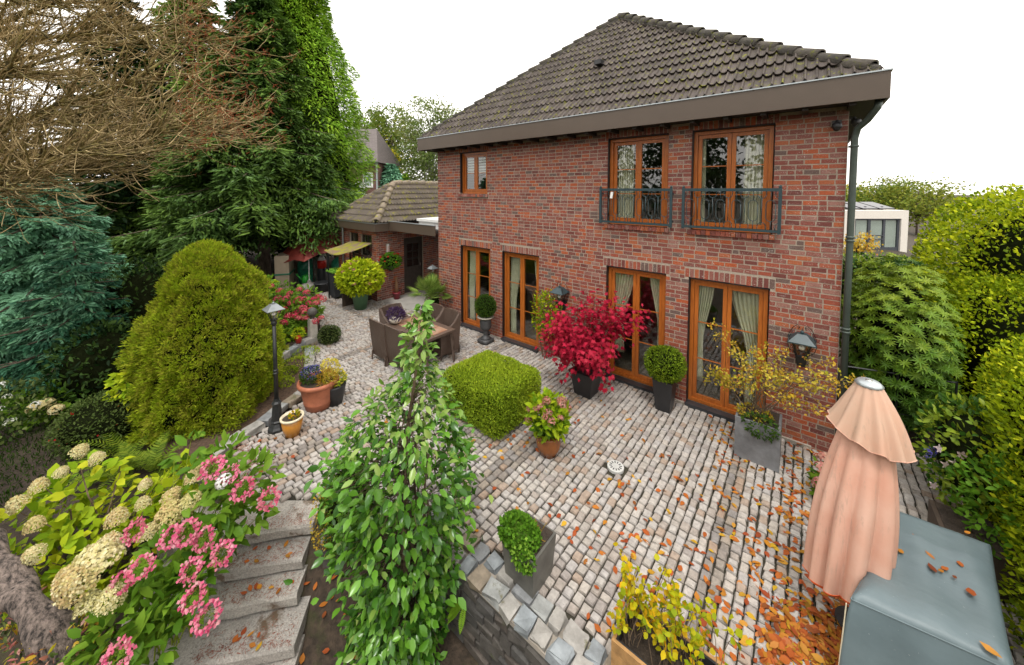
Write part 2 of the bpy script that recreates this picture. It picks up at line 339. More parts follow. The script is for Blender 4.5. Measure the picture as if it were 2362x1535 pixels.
class MB:
    def __init__(s): s.V = []; s.F = []; s.Rn = []
    def add(s, V, F, r=0.0):
        n = len(s.V); s.V += [tuple(v) for v in V]; s.F += [tuple(i + n for i in f) for f in F]; s.Rn += [r] * len(V); return s
    def box(s, c, d, rz=0, r=None, jit=0, tilt=None):
        x, y, z = (k / 2 for k in d); V = np.array([(-x,-y,-z),(x,-y,-z),(x,y,-z),(-x,y,-z),(-x,-y,z),(x,-y,z),(x,y,z),(-x,y,z)])
        if jit: V = V + U(-jit, jit, (8, 3))
        if tilt is not None: V = V @ np.array(Euler(tilt).to_matrix()).T
        if rz: c_, s_ = math.cos(rz), math.sin(rz); V = V @ np.array([[c_, s_, 0], [-s_, c_, 0], [0, 0, 1]])
        return s.add(V + np.array(c), [(0,3,2,1),(4,5,6,7),(0,1,5,4),(1,2,6,5),(2,3,7,6),(3,0,4,7)], U(0, 1) if r is None else r)
    def bb(s, x0, x1, y0, y1, z0, z1, r=None): return s.box(((x0 + x1) / 2, (y0 + y1) / 2, (z0 + z1) / 2), (x1 - x0, y1 - y0, z1 - z0), r=r)
    def tube(s, pts, rad, seg=6, cap=True, r=0.0):
        P = np.asarray(pts, float); n = len(P); rad = np.broadcast_to(np.asarray(rad, float), (n,))
        T = np.gradient(P, axis=0); T /= np.linalg.norm(T, axis=1)[:, None] + 1e-9
        a = np.array([0, 0, 1.0]) if abs(T[0][2]) < .9 else np.array([1.0, 0, 0]); V = []; ang = np.arange(seg) * 2 * math.pi / seg
        for i in range(n):
            u = np.cross(T[i], a); u /= np.linalg.norm(u) + 1e-9; w = np.cross(u, T[i]); a = w
            V.append(P[i] + rad[i] * (np.cos(ang)[:, None] * u + np.sin(ang)[:, None] * w))
        F = [(i * seg + j, i * seg + (j + 1) % seg, (i + 1) * seg + (j + 1) % seg, (i + 1) * seg + j) for i in range(n - 1) for j in range(seg)]
        if cap: F += [tuple(range(seg))[::-1], tuple((n - 1) * seg + j for j in range(seg))]
        return s.add(np.concatenate(V), F, r)
    def lathe(s, prof, c=(0, 0, 0), seg=20, r=0.0, sq=False):
        ang = np.arange(seg) * 2 * math.pi / seg; V = []
        for (q, z) in prof: V += [(c[0] + q * math.cos(t), c[1] + q * math.sin(t), c[2] + z) for t in ang]
        n = len(prof); F = [(i * seg + j, i * seg + (j + 1) % seg, (i + 1) * seg + (j + 1) % seg, (i + 1) * seg + j) for i in range(n - 1) for j in range(seg)]
        F += [tuple(range(seg))[::-1], tuple((n - 1) * seg + j for j in range(seg))]
        return s.add(V, F, r)
    def prism(s, poly, z0, z1, r=0.0):
        n = len(poly); V = [(p[0], p[1], z0) for p in poly] + [(p[0], p[1], z1) for p in poly]
        F = [(i, (i + 1) % n, n + (i + 1) % n, n + i) for i in range(n)] + [tuple(range(n))[::-1], tuple(range(n, 2 * n))]
        return s.add(V, F, r)
    def frustum(s, c, a0, b0, a1, b1, h, rz=0):
        q = lambda a, b, z: [(-a/2,-b/2,z),(a/2,-b/2,z),(a/2,b/2,z),(-a/2,b/2,z)]
        V = np.array(q(a0, b0, 0) + q(a1, b1, h)); c_, s_ = math.cos(rz), math.sin(rz); V = V @ np.array([[c_, s_, 0], [-s_, c_, 0], [0, 0, 1]])
        return s.add(V + np.array(c), [(0,3,2,1),(4,5,6,7),(0,1,5,4),(1,2,6,5),(2,3,7,6),(3,0,4,7)])
    def ball(s, c, rad, u=12, v=8, r=0.0, sx=1, sy=1, sz=1):
        V = [(c[0], c[1], c[2] - rad * sz)]; F = []
        for i in range(1, v):
            t = math.pi * i / v
            V += [(c[0] + sx * rad * math.sin(t) * math.cos(2 * math.pi * j / u), c[1] + sy * rad * math.sin(t) * math.sin(2 * math.pi * j / u), c[2] - sz * rad * math.cos(t)) for j in range(u)]
        V.append((c[0], c[1], c[2] + rad * sz)); L = len(V) - 1
        for j in range(u):
            k = (j + 1) % u; F.append((0, 1 + k, 1 + j)); F.append((L, L - u + j, L - u + k))
            for i in range(v - 2): a = 1 + i * u; F.append((a + j, a + k, a + u + k, a + u + j))
        return s.add(V, F, r)
    def mesh(s, name, smooth=False): return mesh_np(name, np.array(s.V), s.F, s.Rn, smooth)

# ------------------------------------------------------------------ leaves
TEMPL = {
 'diamond': ([(0,0,0),(.45,.5,.10),(1,0,0),(.45,-.5,.10)], [(0,2,1),(0,3,2)]),
 'strip': ([(0,.35,0),(.6,.5,.03),(1,0,0),(.6,-.5,.03),(0,-.35,0)], [(0,4,3),(0,3,1),(1,3,2)]),
 'leaf': ([(0,0,0),(.28,.40,.07),(.62,.42,.06),(1,0,-.10),(.62,-.42,.06),(.28,-.40,.07),(.30,0,0),(.64,0,-.02)],
          [(0,6,1),(1,6,7),(1,7,2),(2,7,3),(0,5,6),(5,4,7),(5,7,6),(4,3,7)]),
 'maple': ([(0,0,0),(.15,.30,0),(.05,.5,.05),(.4,.28,0),(.55,.55,.06),(.6,.16,0),(1,0,-.05),(.6,-.16,0),(.55,-.55,.06),(.4,-.28,0),(.05,-.5,.05),(.15,-.3,0)],
           [(0,3,1),(1,3,2),(0,5,3),(3,5,4),(0,7,5),(5,7,6),(0,9,7),(9,8,7),(0,11,9),(11,10,9)]),
}
def norm(a): return a / (np.linalg.norm(a, axis=-1, keepdims=True) + 1e-9)
def leaf_arrays(P, A, Nn, L, Wd, shape='diamond', rnd=None):
    P = np.asarray(P, float); n = len(P); A = norm(np.asarray(A, float)); S = norm(np.cross(A, Nn)); Nn = np.cross(S, A)
    L = np.broadcast_to(L, (n,)); Wd = np.broadcast_to(Wd, (n,)); T, TF = TEMPL[shape]; T = np.array(T); k = len(T)
    V = P[:, None] + T[None, :, 0, None] * (A * L[:, None])[:, None] + T[None, :, 1, None] * (S * Wd[:, None])[:, None] + T[None, :, 2, None] * (Nn * L[:, None])[:, None]
    Fa = (np.arange(n) * k)[:, None, None] + np.array(TF)[None]
    rv = rng.random(n) if rnd is None else rnd
    return V.reshape(-1, 3), Fa.reshape(-1, 3), np.repeat(rv, k)
def leaf_mesh(name, *sets):
    Vs, Fs, Rs = [], [], []; o = 0
    for s in sets:
        V, Fa, r = leaf_arrays(*s) if not isinstance(s[1], np.ndarray) or s[1].dtype.kind == 'f' else s
        Vs.append(V); Fs.append(Fa + o); Rs.append(r); o += len(V)
    return mesh_np(name, np.concatenate(Vs), np.concatenate(Fs), np.concatenate(Rs), True)
def rdir(n): return norm(rng.normal(size=(n, 3)))
def clump(P, sc, k=5):
    """a slow random field 0..1 so that neighbouring leaves share a tone"""
    v = np.zeros(len(P)); g = np.random.default_rng(int(sc * 1000) + k)
    for i in range(k):
        w = g.normal(size=3) * sc; v += np.sin(P @ w + g.uniform(0, 6.28))
    return (v / k ** .5 + 2) / 4
def tone(P, sc=3.0, mix=.55):
    return np.clip(mix * clump(P, sc) + (1 - mix) * rng.random(len(P)), .02, .97)
def lumpy(c, rad, amp=.12, u=20, v=12, sc=3.0):
    """closed uneven solid: as a bush core it is added to block light"""
    mb = MB().ball((0, 0, 0), 1.0, u, v); V = np.array(mb.V); f = 1 + amp * (clump(V, sc) - .5) * 2
    return V * f[:, None] * np.array(rad) + np.array(c), mb.F
def bush(parent, c, rad, n, L, Wd, mat, inner='inner_shade', shape='diamond', up=.35, name='foliage', amp=.12, shell=.22, sc=3., tsc=4., zmin=None, box=0, droop=0):
    """leaves over and through an uneven ellipsoid (box > 0 squares it off)"""
    c = np.array(c, float); rad = np.array(rad, float); d = rdir(n)
    if box: q = np.abs(d) ** box; d2 = d / (q.sum(1) ** (1 / box))[:, None]
    else: d2 = d
    f = (1 + amp * (clump(d, sc) - .5) * 2) * (1 - shell * rng.random(n) ** 1.6)
    P = c + d2 * f[:, None] * rad
    if zmin is not None: k = P[:, 2] > zmin; P, d = P[k], d[k]
    m = len(P); A = norm(d + up * np.array([0, 0, 1.]) + .75 * rng.normal(size=(m, 3)) - droop * np.array([0, 0, 1.])); Nn = norm(d + .8 * rng.normal(size=(m, 3)) + [0, 0, .5])
    me = leaf_mesh(name, (P, A, Nn, L * U(.65, 1.25, m), Wd * U(.65, 1.25, m), shape, tone(P, tsc)))
    o = obj(name, me, mat, parent)
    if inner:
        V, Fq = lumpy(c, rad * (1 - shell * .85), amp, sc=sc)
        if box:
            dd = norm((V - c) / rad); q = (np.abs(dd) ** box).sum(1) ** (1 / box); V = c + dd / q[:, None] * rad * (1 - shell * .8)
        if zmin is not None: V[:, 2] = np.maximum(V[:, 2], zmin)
        obj('shade_core', mesh_np('shade_core', V, Fq, np.full(len(V), .3), True), inner, parent)  # solid core added to stop light passing through the leaves
    return o
def grow(start, dirn, length, nseg, curve=(0, 0, 0), wob=.15):
    P = [np.array(start, float)]; d = np.array(dirn, float); d /= np.linalg.norm(d); st = length / nseg
    for i in range(nseg):
        d = d + np.array(curve) / nseg + rng.normal(size=3) * wob / nseg ** .5; d /= np.linalg.norm(d); P.append(P[-1] + d * st)
    return np.array(P)

# ------------------------------------------------------------------ the ground
def smooth(x, a, b): t = np.clip((x - a) / (b - a), 0, 1); return t * t * (3 - 2 * t)
def ground_z(x, y):
    x = np.asarray(x, float); y = np.asarray(y, float); s = (x + 5.15) * .76 - (y + 5.2) * .65
    z = -.07 + 0 * x
    pit = smooth(s, -.05, 1.15) * smooth(-y, 4.45, 4.60)
    z = z - .72 * pit - 3.2 * smooth(x, 3.0, 14) - .08 * smooth(-y, 7, 12) * smooth(-x, 6, 9)
    return z
def axis(a, b, st, far): return np.concatenate([-np.geomspace(far, -a, 14)[:-1] if a < 0 else [], np.arange(a, b, st), np.geomspace(b, far, 14)])
gx, gy = axis(-24, 16, .25, 700), axis(-14, 12, .2, 700)
XX, YY = np.meshgrid(gx, gy); ZZ = ground_z(XX, YY) + .02 * np.sin(XX * 3.1 + YY) * np.sin(YY * 2.7)
nx, ny = len(gx), len(gy); idx = np.arange(nx * ny).reshape(ny, nx)
struct('ground', mesh_np('ground', np.stack([XX, YY, ZZ], -1), np.stack([idx[:-1, :-1], idx[:-1, 1:], idx[1:, 1:], idx[1:, :-1]], -1).reshape(-1, 4), smooth=True), 'ground')

# ------------------------------------------------------------------ cobbled patio
def inpoly(x, y, poly):
    x = np.asarray(x); y = np.asarray(y); c = np.zeros(x.shape, bool); n = len(poly)
    for i in range(n):
        (x1, y1), (x2, y2) = poly[i][:2], poly[(i + 1) % n][:2]
        if y1 == y2: continue
        c ^= ((y1 > y) != (y2 > y)) & (x < (x2 - x1) * (y - y1) / (y2 - y1) + x1)
    return c
PATIO = [tuple(G(*q)[:2]) for q in ((735,664),(737,760),(716,800),(716,870),(694,925),(640,975),(570,1012),(527,1062),(545,1110),(600,1150),(738,1150))] + \
        [(-4.62,-4.85),(-4.2,-4.45),(-3.6,-4.26),(1.25,-4.26),(1.25,.9),(0.02,.9),(0.02,-.03),(-9.1,-.03),(-9.3,-.15),(-12.0,-.3),(-15.9,-.3)]
mb = MB().prism(PATIO, -.3, -.028); base_me = mb.mesh('patio')
patio = struct('patio', base_me, 'joint')
cob = []
xs = -16.2; DARK = [(-1.05, 2), (-3.66, 2), (-6.2, 2), (-8.75, 2)]
while xs < 1.2:
    w = U(.094, .108); dk = any(abs(xs + w / 2 - x0) < .115 for x0, k in DARK); y = -6.2 + U(0, .1)
    while y < .95:
        l = U(.085, .135) if not dk else U(.10, .15)
        cob.append((xs + w / 2, y + l / 2, w - .0165, l - .0165, dk)); y += l
    xs += w
cob = np.array(cob)
drain_xy = G(1420, 1078)[:2]
hb = (-5.38, -4.0, -3.0, -1.78)
dk2 = ((cob[:, 0] > hb[0] - .12) & (cob[:, 0] < hb[1] + .12) & (cob[:, 1] > hb[2] - .12) & (cob[:, 1] < hb[3] + .12))
row = (np.abs(cob[:, 1] + 1.45) < .09) & (cob[:, 0] < -5.4); cob[:, 4] = np.maximum(cob[:, 4], np.maximum(dk2, row))
keep = inpoly(cob[:, 0], cob[:, 1], PATIO) & (np.hypot(cob[:, 0] - drain_xy[0], cob[:, 1] - drain_xy[1]) > .13)
cob = cob[keep]
n = len(cob); dist = np.hypot(cob[:, 0] - CAM[0], cob[:, 1] - CAM[1]); order = np.argsort(dist)
vis = np.ones(n, bool)
near = [i for i in order if -3.4 < cob[i, 0] < -.15 and cob[i, 1] > -4.2][:300]
isnear = np.zeros(n, bool); isnear[near] = True
def cobble_verts(hx, hy, m):
    """m cobbles of half sizes hx, hy: 12 vertices each, domed and jittered"""
    sg = np.array([(-1,-1),(1,-1),(1,1),(-1,1)]); V = np.zeros((m, 12, 3)); j = U(-.008, .008, (m, 4, 2))
    for lv, (k, z) in enumerate(((.80, .004), (1.0, -.010), (1.0, -.06))):
        V[:, lv * 4:lv * 4 + 4, :2] = sg[None] * np.stack([hx, hy], -1)[:, None] * k + j; V[:, lv * 4:lv * 4 + 4, 2] = z
    V[:, :4, 2] += U(-.003, .003, (m, 4)); V[:, :8, 2] += U(-.005, .005, (m, 1)); return V
CF = [(0,1,2,3)] + [(4 + i, 4 + (i + 1) % 4, (i + 1) % 4, i) for i in range(4)] + [(8 + i, 8 + (i + 1) % 4, 4 + (i + 1) % 4, 4 + i) for i in range(4)]
for dkv, mt in ((0, 'cobble'), (1, 'cobble_dark')):
    sel = np.where((cob[:, 4] == dkv) & ~isnear)[0]; c = cob[sel]; V = cobble_verts(c[:, 2] / 2, c[:, 3] / 2, len(c)); a = U(-.07, .07, len(c))
    x, y = V[..., 0].copy(), V[..., 1].copy(); V[..., 0] = x * np.cos(a)[:, None] - y * np.sin(a)[:, None] + c[:, 0][:, None]; V[..., 1] = x * np.sin(a)[:, None] + y * np.cos(a)[:, None] + c[:, 1][:, None]
    Fa = (np.arange(len(c)) * 12)[:, None, None] + np.array(CF)[None]
    obj('cobbles', mesh_np('cobbles', V.reshape(-1, 3), Fa.reshape(-1, 4), np.repeat(rng.random(len(c)), 12)), mt, patio, kind='stuff')
CV = {m: [mesh_np('cobble', cobble_verts(np.array([.5]), np.array([.5]), 1)[0] * [1, 1, 1], [tuple(f) for f in CF], np.zeros(12)) for _ in range(6)] for m in ('cobble', 'cobble_dark')}
for m, L in CV.items():
    for me in L:
        V = np.array([v.co for v in me.vertices]); V[:, :2] = np.sign(V[:, :2]) * .5; V[:4, :2] *= .82; V[:, :2] += U(-.07, .07, (12, 2)) * .8; V[8:, :2] = V[4:8, :2]
        me.vertices.foreach_set('co', V.astype(np.float32).ravel()); me.update()
for i in near:
    m = 'cobble_dark' if cob[i, 4] else 'cobble'
    obj('cobble', random.choice(CV[m]), m, patio, (cob[i, 0], cob[i, 1], U(-.004, .004)), (0, 0, U(-.06, .06)), (cob[i, 2], cob[i, 3], 1))
# white drain cover
t = thing('drain_cover', 'round white drain cover set into the cobbles', 'drain', (*drain_xy, -.02))
q = MB().lathe([(.115, -.02), (.115, .016), (.10, .02), (.0001, .02)], (*drain_xy, 0), 20); obj('cover_plate', q.mesh('cover_plate'), 'drain_white', t)
q = MB()
for k in range(12): a = k * math.pi / 6; q.box((drain_xy[0] + .07 * math.cos(a), drain_xy[1] + .07 * math.sin(a), .021), (.035, .012, .006), a)
obj('slot', q.mesh('slot'), 'gap_black', t)
# concrete path by the outbuilding door
pth = [(-12.05,-.28),(-9.35,-.12),(-9.12,.02),(-9.12,5.0),(-12.05,5.0)]
struct('path', MB().prism(pth, -.3, -.006).mesh('path'), 'concrete')

# ------------------------------------------------------------------ low walls, steps, beds
def stone(sx, sy, sz, jit):
    """one rough stone, unit mesh centred, rounded on top"""
    sg = [(-1,-1),(1,-1),(1,1),(-1,1)]; V = []
    for k, z in ((.88, .5), (1, .36), (1, -.5)): V += [(a * sx / 2 * k, b * sy / 2 * k, z * sz) for a, b in sg]
    V = np.array(V); V[:, :2] += U(-jit, jit, (12, 2)); V[:, 2] += U(-jit * .5, jit * .5, 12)
    return mesh_np('stone', V, CF, np.zeros(12))
low = thing('low_wall', 'low retaining wall capped with two rows of grey blue stones at the patio edge', 'wall', (-2.2, -4.44, -.8))
q = MB(); q.bb(-3.95, 1.6, -4.60, -4.28, -.85, -.03); q2 = MB(); q2.bb(-3.95, 1.6, -4.602, -4.279, -.07, -.028); obj('cap_mortar', q2.mesh('cap_mortar'), 'plinth', low); q = MB(); q.bb(-3.95, 1.6, -4.60, -4.28, -.85, -.071); obj('wall_core', q.mesh('wall_core'), 'dark_stone', low)
for rowi, yy in ((0, -4.53), (1, -4.35)):
    x = -3.95 + rowi * .07
    while x < 1.5:
        l = U(.15, .23); obj('stone', stone(l - .03, .155, .09, .02), 'cap_stone', low, (x + l / 2, yy + U(-.012, .012), -.012 + U(-.008, .01)), (0, 0, U(-.06, .06))); x += l
for k in range(6):
    x = -3.95 + (k % 2) * .1; z = -.15 - k * .115
    while x < 1.5:
        l = U(.12, .36); obj('stone', stone(l - .012, .05, U(.085, .11), .016), 'dark_stone', low, (x + l / 2, -4.60 + U(-.012, .008), z + U(-.008, .008)), (0, U(-.04, .04), 0)); x += l
sn = np.array([.76, -.65]); sd = np.array([-.65, -.76])
steps = thing('stone_steps', 'rough granite steps climbing to the patio beside the hydrangeas', 'steps', (-5.0, -5.8, -.8))
SF = [((-4.87,-5.35), -.03), ((-4.70,-5.53), -.195), ((-4.51,-5.66), -.36), ((-4.20,-5.80), -.53), ((-3.96,-5.98), -.69)]
for i, (fr, z) in enumerate(SF):
    fr = np.array(fr); Lw = 1.6; dep = .50
    V = []
    for zz, k in ((0, 0), (-.03, .012), (-.135, .004)):
        n_ = 9; e = [fr + sd * Lw * j / (n_ - 1) + sn * (U(-.012, .012) + k) for j in range(n_)]; V += [(*p, z + zz + U(-.008, .008)) for p in e]
    n_ = 9; bk = [(*(fr + sd * Lw * j / (n_ - 1) - sn * dep), z + U(-.004, .004)) for j in range(n_)]; V += bk
    V += [(p[0], p[1], z - .165) for p in bk]
    Fq = [(r_ * n_ + j, r_ * n_ + j + 1, (r_ + 1) * n_ + j + 1, (r_ + 1) * n_ + j)[::-1] for r_ in (0, 1) for j in range(n_ - 1)]
    Fq += [(j, 3 * n_ + j, 3 * n_ + j + 1, j + 1)[::-1] for j in range(n_ - 1)] + [(0, n_, 2 * n_, 4 * n_, 3 * n_)[::-1]]
    q = MB(); cq = fr + sd * Lw / 2 - sn * (.045 + dep / 2); q.box((cq[0], cq[1], z - .11), (Lw - .06, dep, .15), math.atan2(sd[1], sd[0])); obj('joint_shadow', q.mesh('joint_shadow'), 'soil', steps)  # recessed dark block puts the joint's shadow into the colour
    obj('step', mesh_np('step', np.array(V), Fq, np.full(len(V), U(0, 1))), 'granite', steps)
chk = thing('side_wall', 'short wall of stacked dark stones flanking the granite steps', 'wall', (-4.72, -5.3, -.8))
a0, a1 = np.array([-4.86, -5.00]), np.array([-4.54, -5.30])
for k in range(5):
    z = -.05 - k * .14; nst = 2
    for j in range(nst):
        p = a0 + (a1 - a0) * ((j + .5) / nst); obj('stone', stone(.215, .19, .132, .012), 'cap_stone' if k == 0 else 'dark_stone', chk, (*p, z), (0, 0, math.atan2(*(a1 - a0)[::-1])))
# raised beds at the left, edged with stones
def bed(name, label, pts, h, mat, stone_mat, sz=(.24, .16), courses=2, closed=None, cat='flower bed', bw=None):
    pts = np.array([p[:2] for p in pts]); t = thing(name, label, cat, (*pts.mean(0), -.1))
    poly = list(map(tuple, pts)) + list(map(tuple, closed)); obj('soil', MB().prism(poly, -.3, h - .05).mesh('soil'), mat, t)
    seg = np.linalg.norm(np.diff(pts, axis=0), axis=1); cum = np.concatenate([[0], np.cumsum(seg)])
    for c in range(courses):
        s = .05 * c; hh = h / courses
        while s < cum[-1] - .05:
            l = sz[0] * U(.7, 1.25); m = min(s + l / 2, cum[-1] - .01); k = np.searchsorted(cum, m) - 1; u = (m - cum[k]) / seg[k]; p = pts[k] * (1 - u) + pts[k + 1] * u; d = pts[k + 1] - pts[k]
            obj('stone', stone(l - .02, sz[1], hh + .01, .013), stone_mat, t, (*p, hh * (c + .5) - .02), (0, 0, math.atan2(d[1], d[0]) + U(-.04, .04))); s += l
    return t
b1 = [G(728,795), G(700,806), G(670,826), G(640,846), G(600,866), G(560,880)]
bed('raised_bed', 'raised flower bed behind a curved low stone wall', b1, .24, 'soil', 'cap_stone', closed=[tuple(G(330,900)[:2]), (-15.5,-6.5), (-15.8,-2.4), tuple(G(733,690)[:2])])
b2 = [G(714,806), G(714,868), G(696,912), G(664,936), G(640,950), G(600,985), G(560,1008), G(520,1036), G(470,1075)]
bed('mulch_bed', 'bark mulch bed with flat edging stones by the lamp post', b2, .10, 'mulch', 'cap_stone', (.26, .2), 1, closed=[tuple(G(380,1075)[:2]), tuple(G(330,930)[:2]), tuple(G(600,872)[:2])])

# ------------------------------------------------------------------ the house
HX0, HX1, HZ0, HZ1, HD = -9.10, 0.0, -.32, 5.13, 5.5
OPEN = {'A': (-8.10, -7.05, 3.82, 4.98), 'B': (-3.62, -2.44, 3.23, 4.98), 'C': (-2.03, -.85, 3.23, 4.98),
        'd1': (-8.10, -6.95, .06, 2.34), 'd2': (-6.51, -5.36, .06, 2.34), 'd3': (-3.62, -2.44, .06, 2.35), 'd4': (-2.03, -.85, .06, 2.35)}
house = thing('brick_house', 'two storey red brick house with dark tiled hipped roof and orange wooden windows', 'house', (-4.55, 0, 0))
def slab(openings, x0, x1, z0, z1, y0, y1, inset=0.0):
    """wall panel with openings, as boxes between sorted cuts"""
    q = MB(); xs = sorted({x0, x1} | {v for o in openings for v in (o[0] - inset, o[1] + inset)}); zs = sorted({z0, z1} | {v for o in openings for v in (o[2] - inset, o[3] + inset)})
    for i in range(len(xs) - 1):
        run = None
        for k in range(len(zs) - 1):
            cx, cz = (xs[i] + xs[i + 1]) / 2, (zs[k] + zs[k + 1]) / 2
            if any(o[0] - inset < cx < o[1] + inset and o[2] - inset < cz < o[3] + inset for o in openings):
                if run is not None: q.bb(xs[i], xs[i + 1], y0, y1, run, zs[k]); run = None
            elif run is None: run = zs[k]
        if run is not None: q.bb(xs[i], xs[i + 1], y0, y1, run, z1)
    return q
wall = obj('wall', slab(list(OPEN.values()), HX0, HX1, HZ0, HZ1, .0022, .30, .012).mesh('wall'), 'mortar', house)
q = MB(); q.bb(HX0, HX0 + .28, .301, HD, HZ0, HZ1); q.bb(HX1 - .28, HX1, .301, HD, HZ0, HZ1); q.bb(HX0 + .281, HX1 - .281, HD - .28, HD, HZ0, HZ1)
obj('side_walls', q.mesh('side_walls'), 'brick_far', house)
q = MB(); q.bb(HX0 + .285, HX1 - .285, .302, HD - .285, -.1, .045); q.bb(HX0 + .285, HX1 - .285, .302, HD - .285, 2.72, 3.16); obj('floors', q.mesh('floors'), 'inside_floor', house)
q = MB(); q.bb(HX0 + .29, HX1 - .29, 3.6, 3.7, .05, 2.71); q.bb(HX0 + .29, HX1 - .29, 2.6, 2.7, 3.17, 5.1); q.bb(-4.5, -4.4, .31, 2.59, 3.17, 5.1); q.bb(HX0 + .29, HX1 - .29, .31, 2.59, 5.06, 5.1); obj('inside_walls', q.mesh('inside_walls'), 'inside_wall', house)
CH, BL, JT = .077, .188, .0155
def brick_rects(x0, x1, z0, z1, holes, seed=1):
    out = []; z = z0; g = random.Random(seed); row = 0
    while z + CH * .6 < z1:
        h = CH; cz = z + h / 2; iv = [(x0, x1)]
        for o in holes:
            if o[2] < cz < o[3]:
                nv = []
                for a, b in iv:
                    if o[1] <= a or o[0] >= b: nv.append((a, b)); continue
                    if o[0] > a: nv.append((a, o[0]))
                    if o[1] < b: nv.append((o[1], b))
                iv = nv
        for a, b in iv:
            x = a; first = True
            while x < b - .01:
                l = BL if g.random() > .12 else BL * .52
                if first: l = (BL * .5 if row % 2 else BL) * g.uniform(.85, 1.0); first = False
                l = min(l, b - x)
                if b - x - l < .05: l = b - x
                if l > BL * 1.35: l = l / 2
                out.append((x + l / 2, cz, l - JT, h - JT)); x += l
        z += h; row += 1
    return out
SOLD = []                                   # upright bricks over the openings
holes = []
for k, (xa, xb, za, zb) in OPEN.items():
    e = .075 if k[0] == 'd' else .06; top = zb + (.172 if k[0] == 'd' else .15); holes += [(xa, xb, za - .2 if k[0] == 'd' else za, zb), (xa - e, xb + e, zb, top)]
    if k in 'ABC': holes.append((xa - .06, xb + .06, za - .095, za))
    nb = int(round((xb - xa + 2 * e) / CH)); wv = (xb - xa + 2 * e) / nb
    SOLD += [(xa - e + (i + .5) * wv, (zb + top) / 2, wv - JT, top - zb - JT) for i in range(nb)]
rects = brick_rects(HX0, HX1, HZ0 + .02, HZ1, holes) + SOLD
rects = np.array(rects); dv = np.sqrt((rects[:, 0] - CAM[0]) ** 2 + CAM[1] ** 2 + (rects[:, 1] - CAM[2]) ** 2)
full = (rects[:, 2] > BL - JT - .002) & (rects[:, 2] < BL - JT + .002)
ordr = [i for i in np.argsort(dv) if full[i] and rects[i, 1] > .2][:250]; nearb = np.zeros(len(rects), bool); nearb[ordr] = True
def brick_block(rc, y0=0.0, dep=.10, jit=.0025, xf=None):
    m = len(rc); sg = np.array([(-1,0,-1),(1,0,-1),(1,0,1),(-1,0,1),(-1,1,-1),(1,1,-1),(1,1,1),(-1,1,1)], float)
    V = np.zeros((m, 8, 3)); V[..., 0] = rc[:, 0][:, None] + sg[None, :, 0] * rc[:, 2][:, None] / 2; V[..., 2] = rc[:, 1][:, None] + sg[None, :, 2] * rc[:, 3][:, None] / 2
    V[..., 1] = y0 + sg[None, :, 1] * dep + U(-.003, .0, (m, 1)); V += U(-jit, jit, V.shape) * [1, .25, 1]
    Fq = np.array([(0,1,2,3),(4,7,6,5),(0,4,5,1),(1,5,6,2),(2,6,7,3),(3,7,4,0)])
    V = V.reshape(-1, 3)
    if xf is not None: V = xf(V)
    return V, ((np.arange(m) * 8)[:, None, None] + Fq[None]).reshape(-1, 4), np.repeat(rng.random(m), 8)
obj('bricks', mesh_np('bricks', *brick_block(rects[~nearb])), 'brick', wall, kind='stuff')
BV = []
for k in range(8):
    V, Fq, _ = brick_block(np.array([[0, 0, BL - JT, CH - JT]]), jit=.0035); BV.append(mesh_np('brick', V, Fq, np.zeros(8)))
for i in ordr: obj('brick', random.choice(BV), 'brick', wall, (rects[i, 0], 0, rects[i, 1]))
SV, SFq, _ = brick_block(np.array([[0, 0, .066, .085]]), -.045, .14, .003); SILLB = mesh_np('brick', SV, SFq, np.zeros(8))
for k in 'ABC':
    xa, xb, za, zb = OPEN[k]; nb = int(round((xb - xa + .1) / .077)); wv = (xb - xa + .1) / nb
    for i in range(nb): obj('brick', SILLB, 'brick', wall, (xa - .05 + (i + .5) * wv, 0, za - .047), (R(-7), 0, 0))
q = MB()
for xa, xb in ((HX0, -8.13), (-6.92, -6.54), (-5.33, -3.65), (-2.41, -2.06), (-.82, -.26)): q.bb(xa, xb, -.035, .02, -.3, .03)
q.bb(-.25, .02, -.10, .05, -.3, -.02)
obj('plinth', q.mesh('plinth'), 'plinth', wall)
q = MB()
rc = np.array(brick_rects(-.26, .03, -.3, .02, [], 5)); V, Fq, r_ = brick_block(rc, -.135, .05); obj('bricks', mesh_np('bricks', V, Fq, r_), 'brick', wall, kind='stuff')

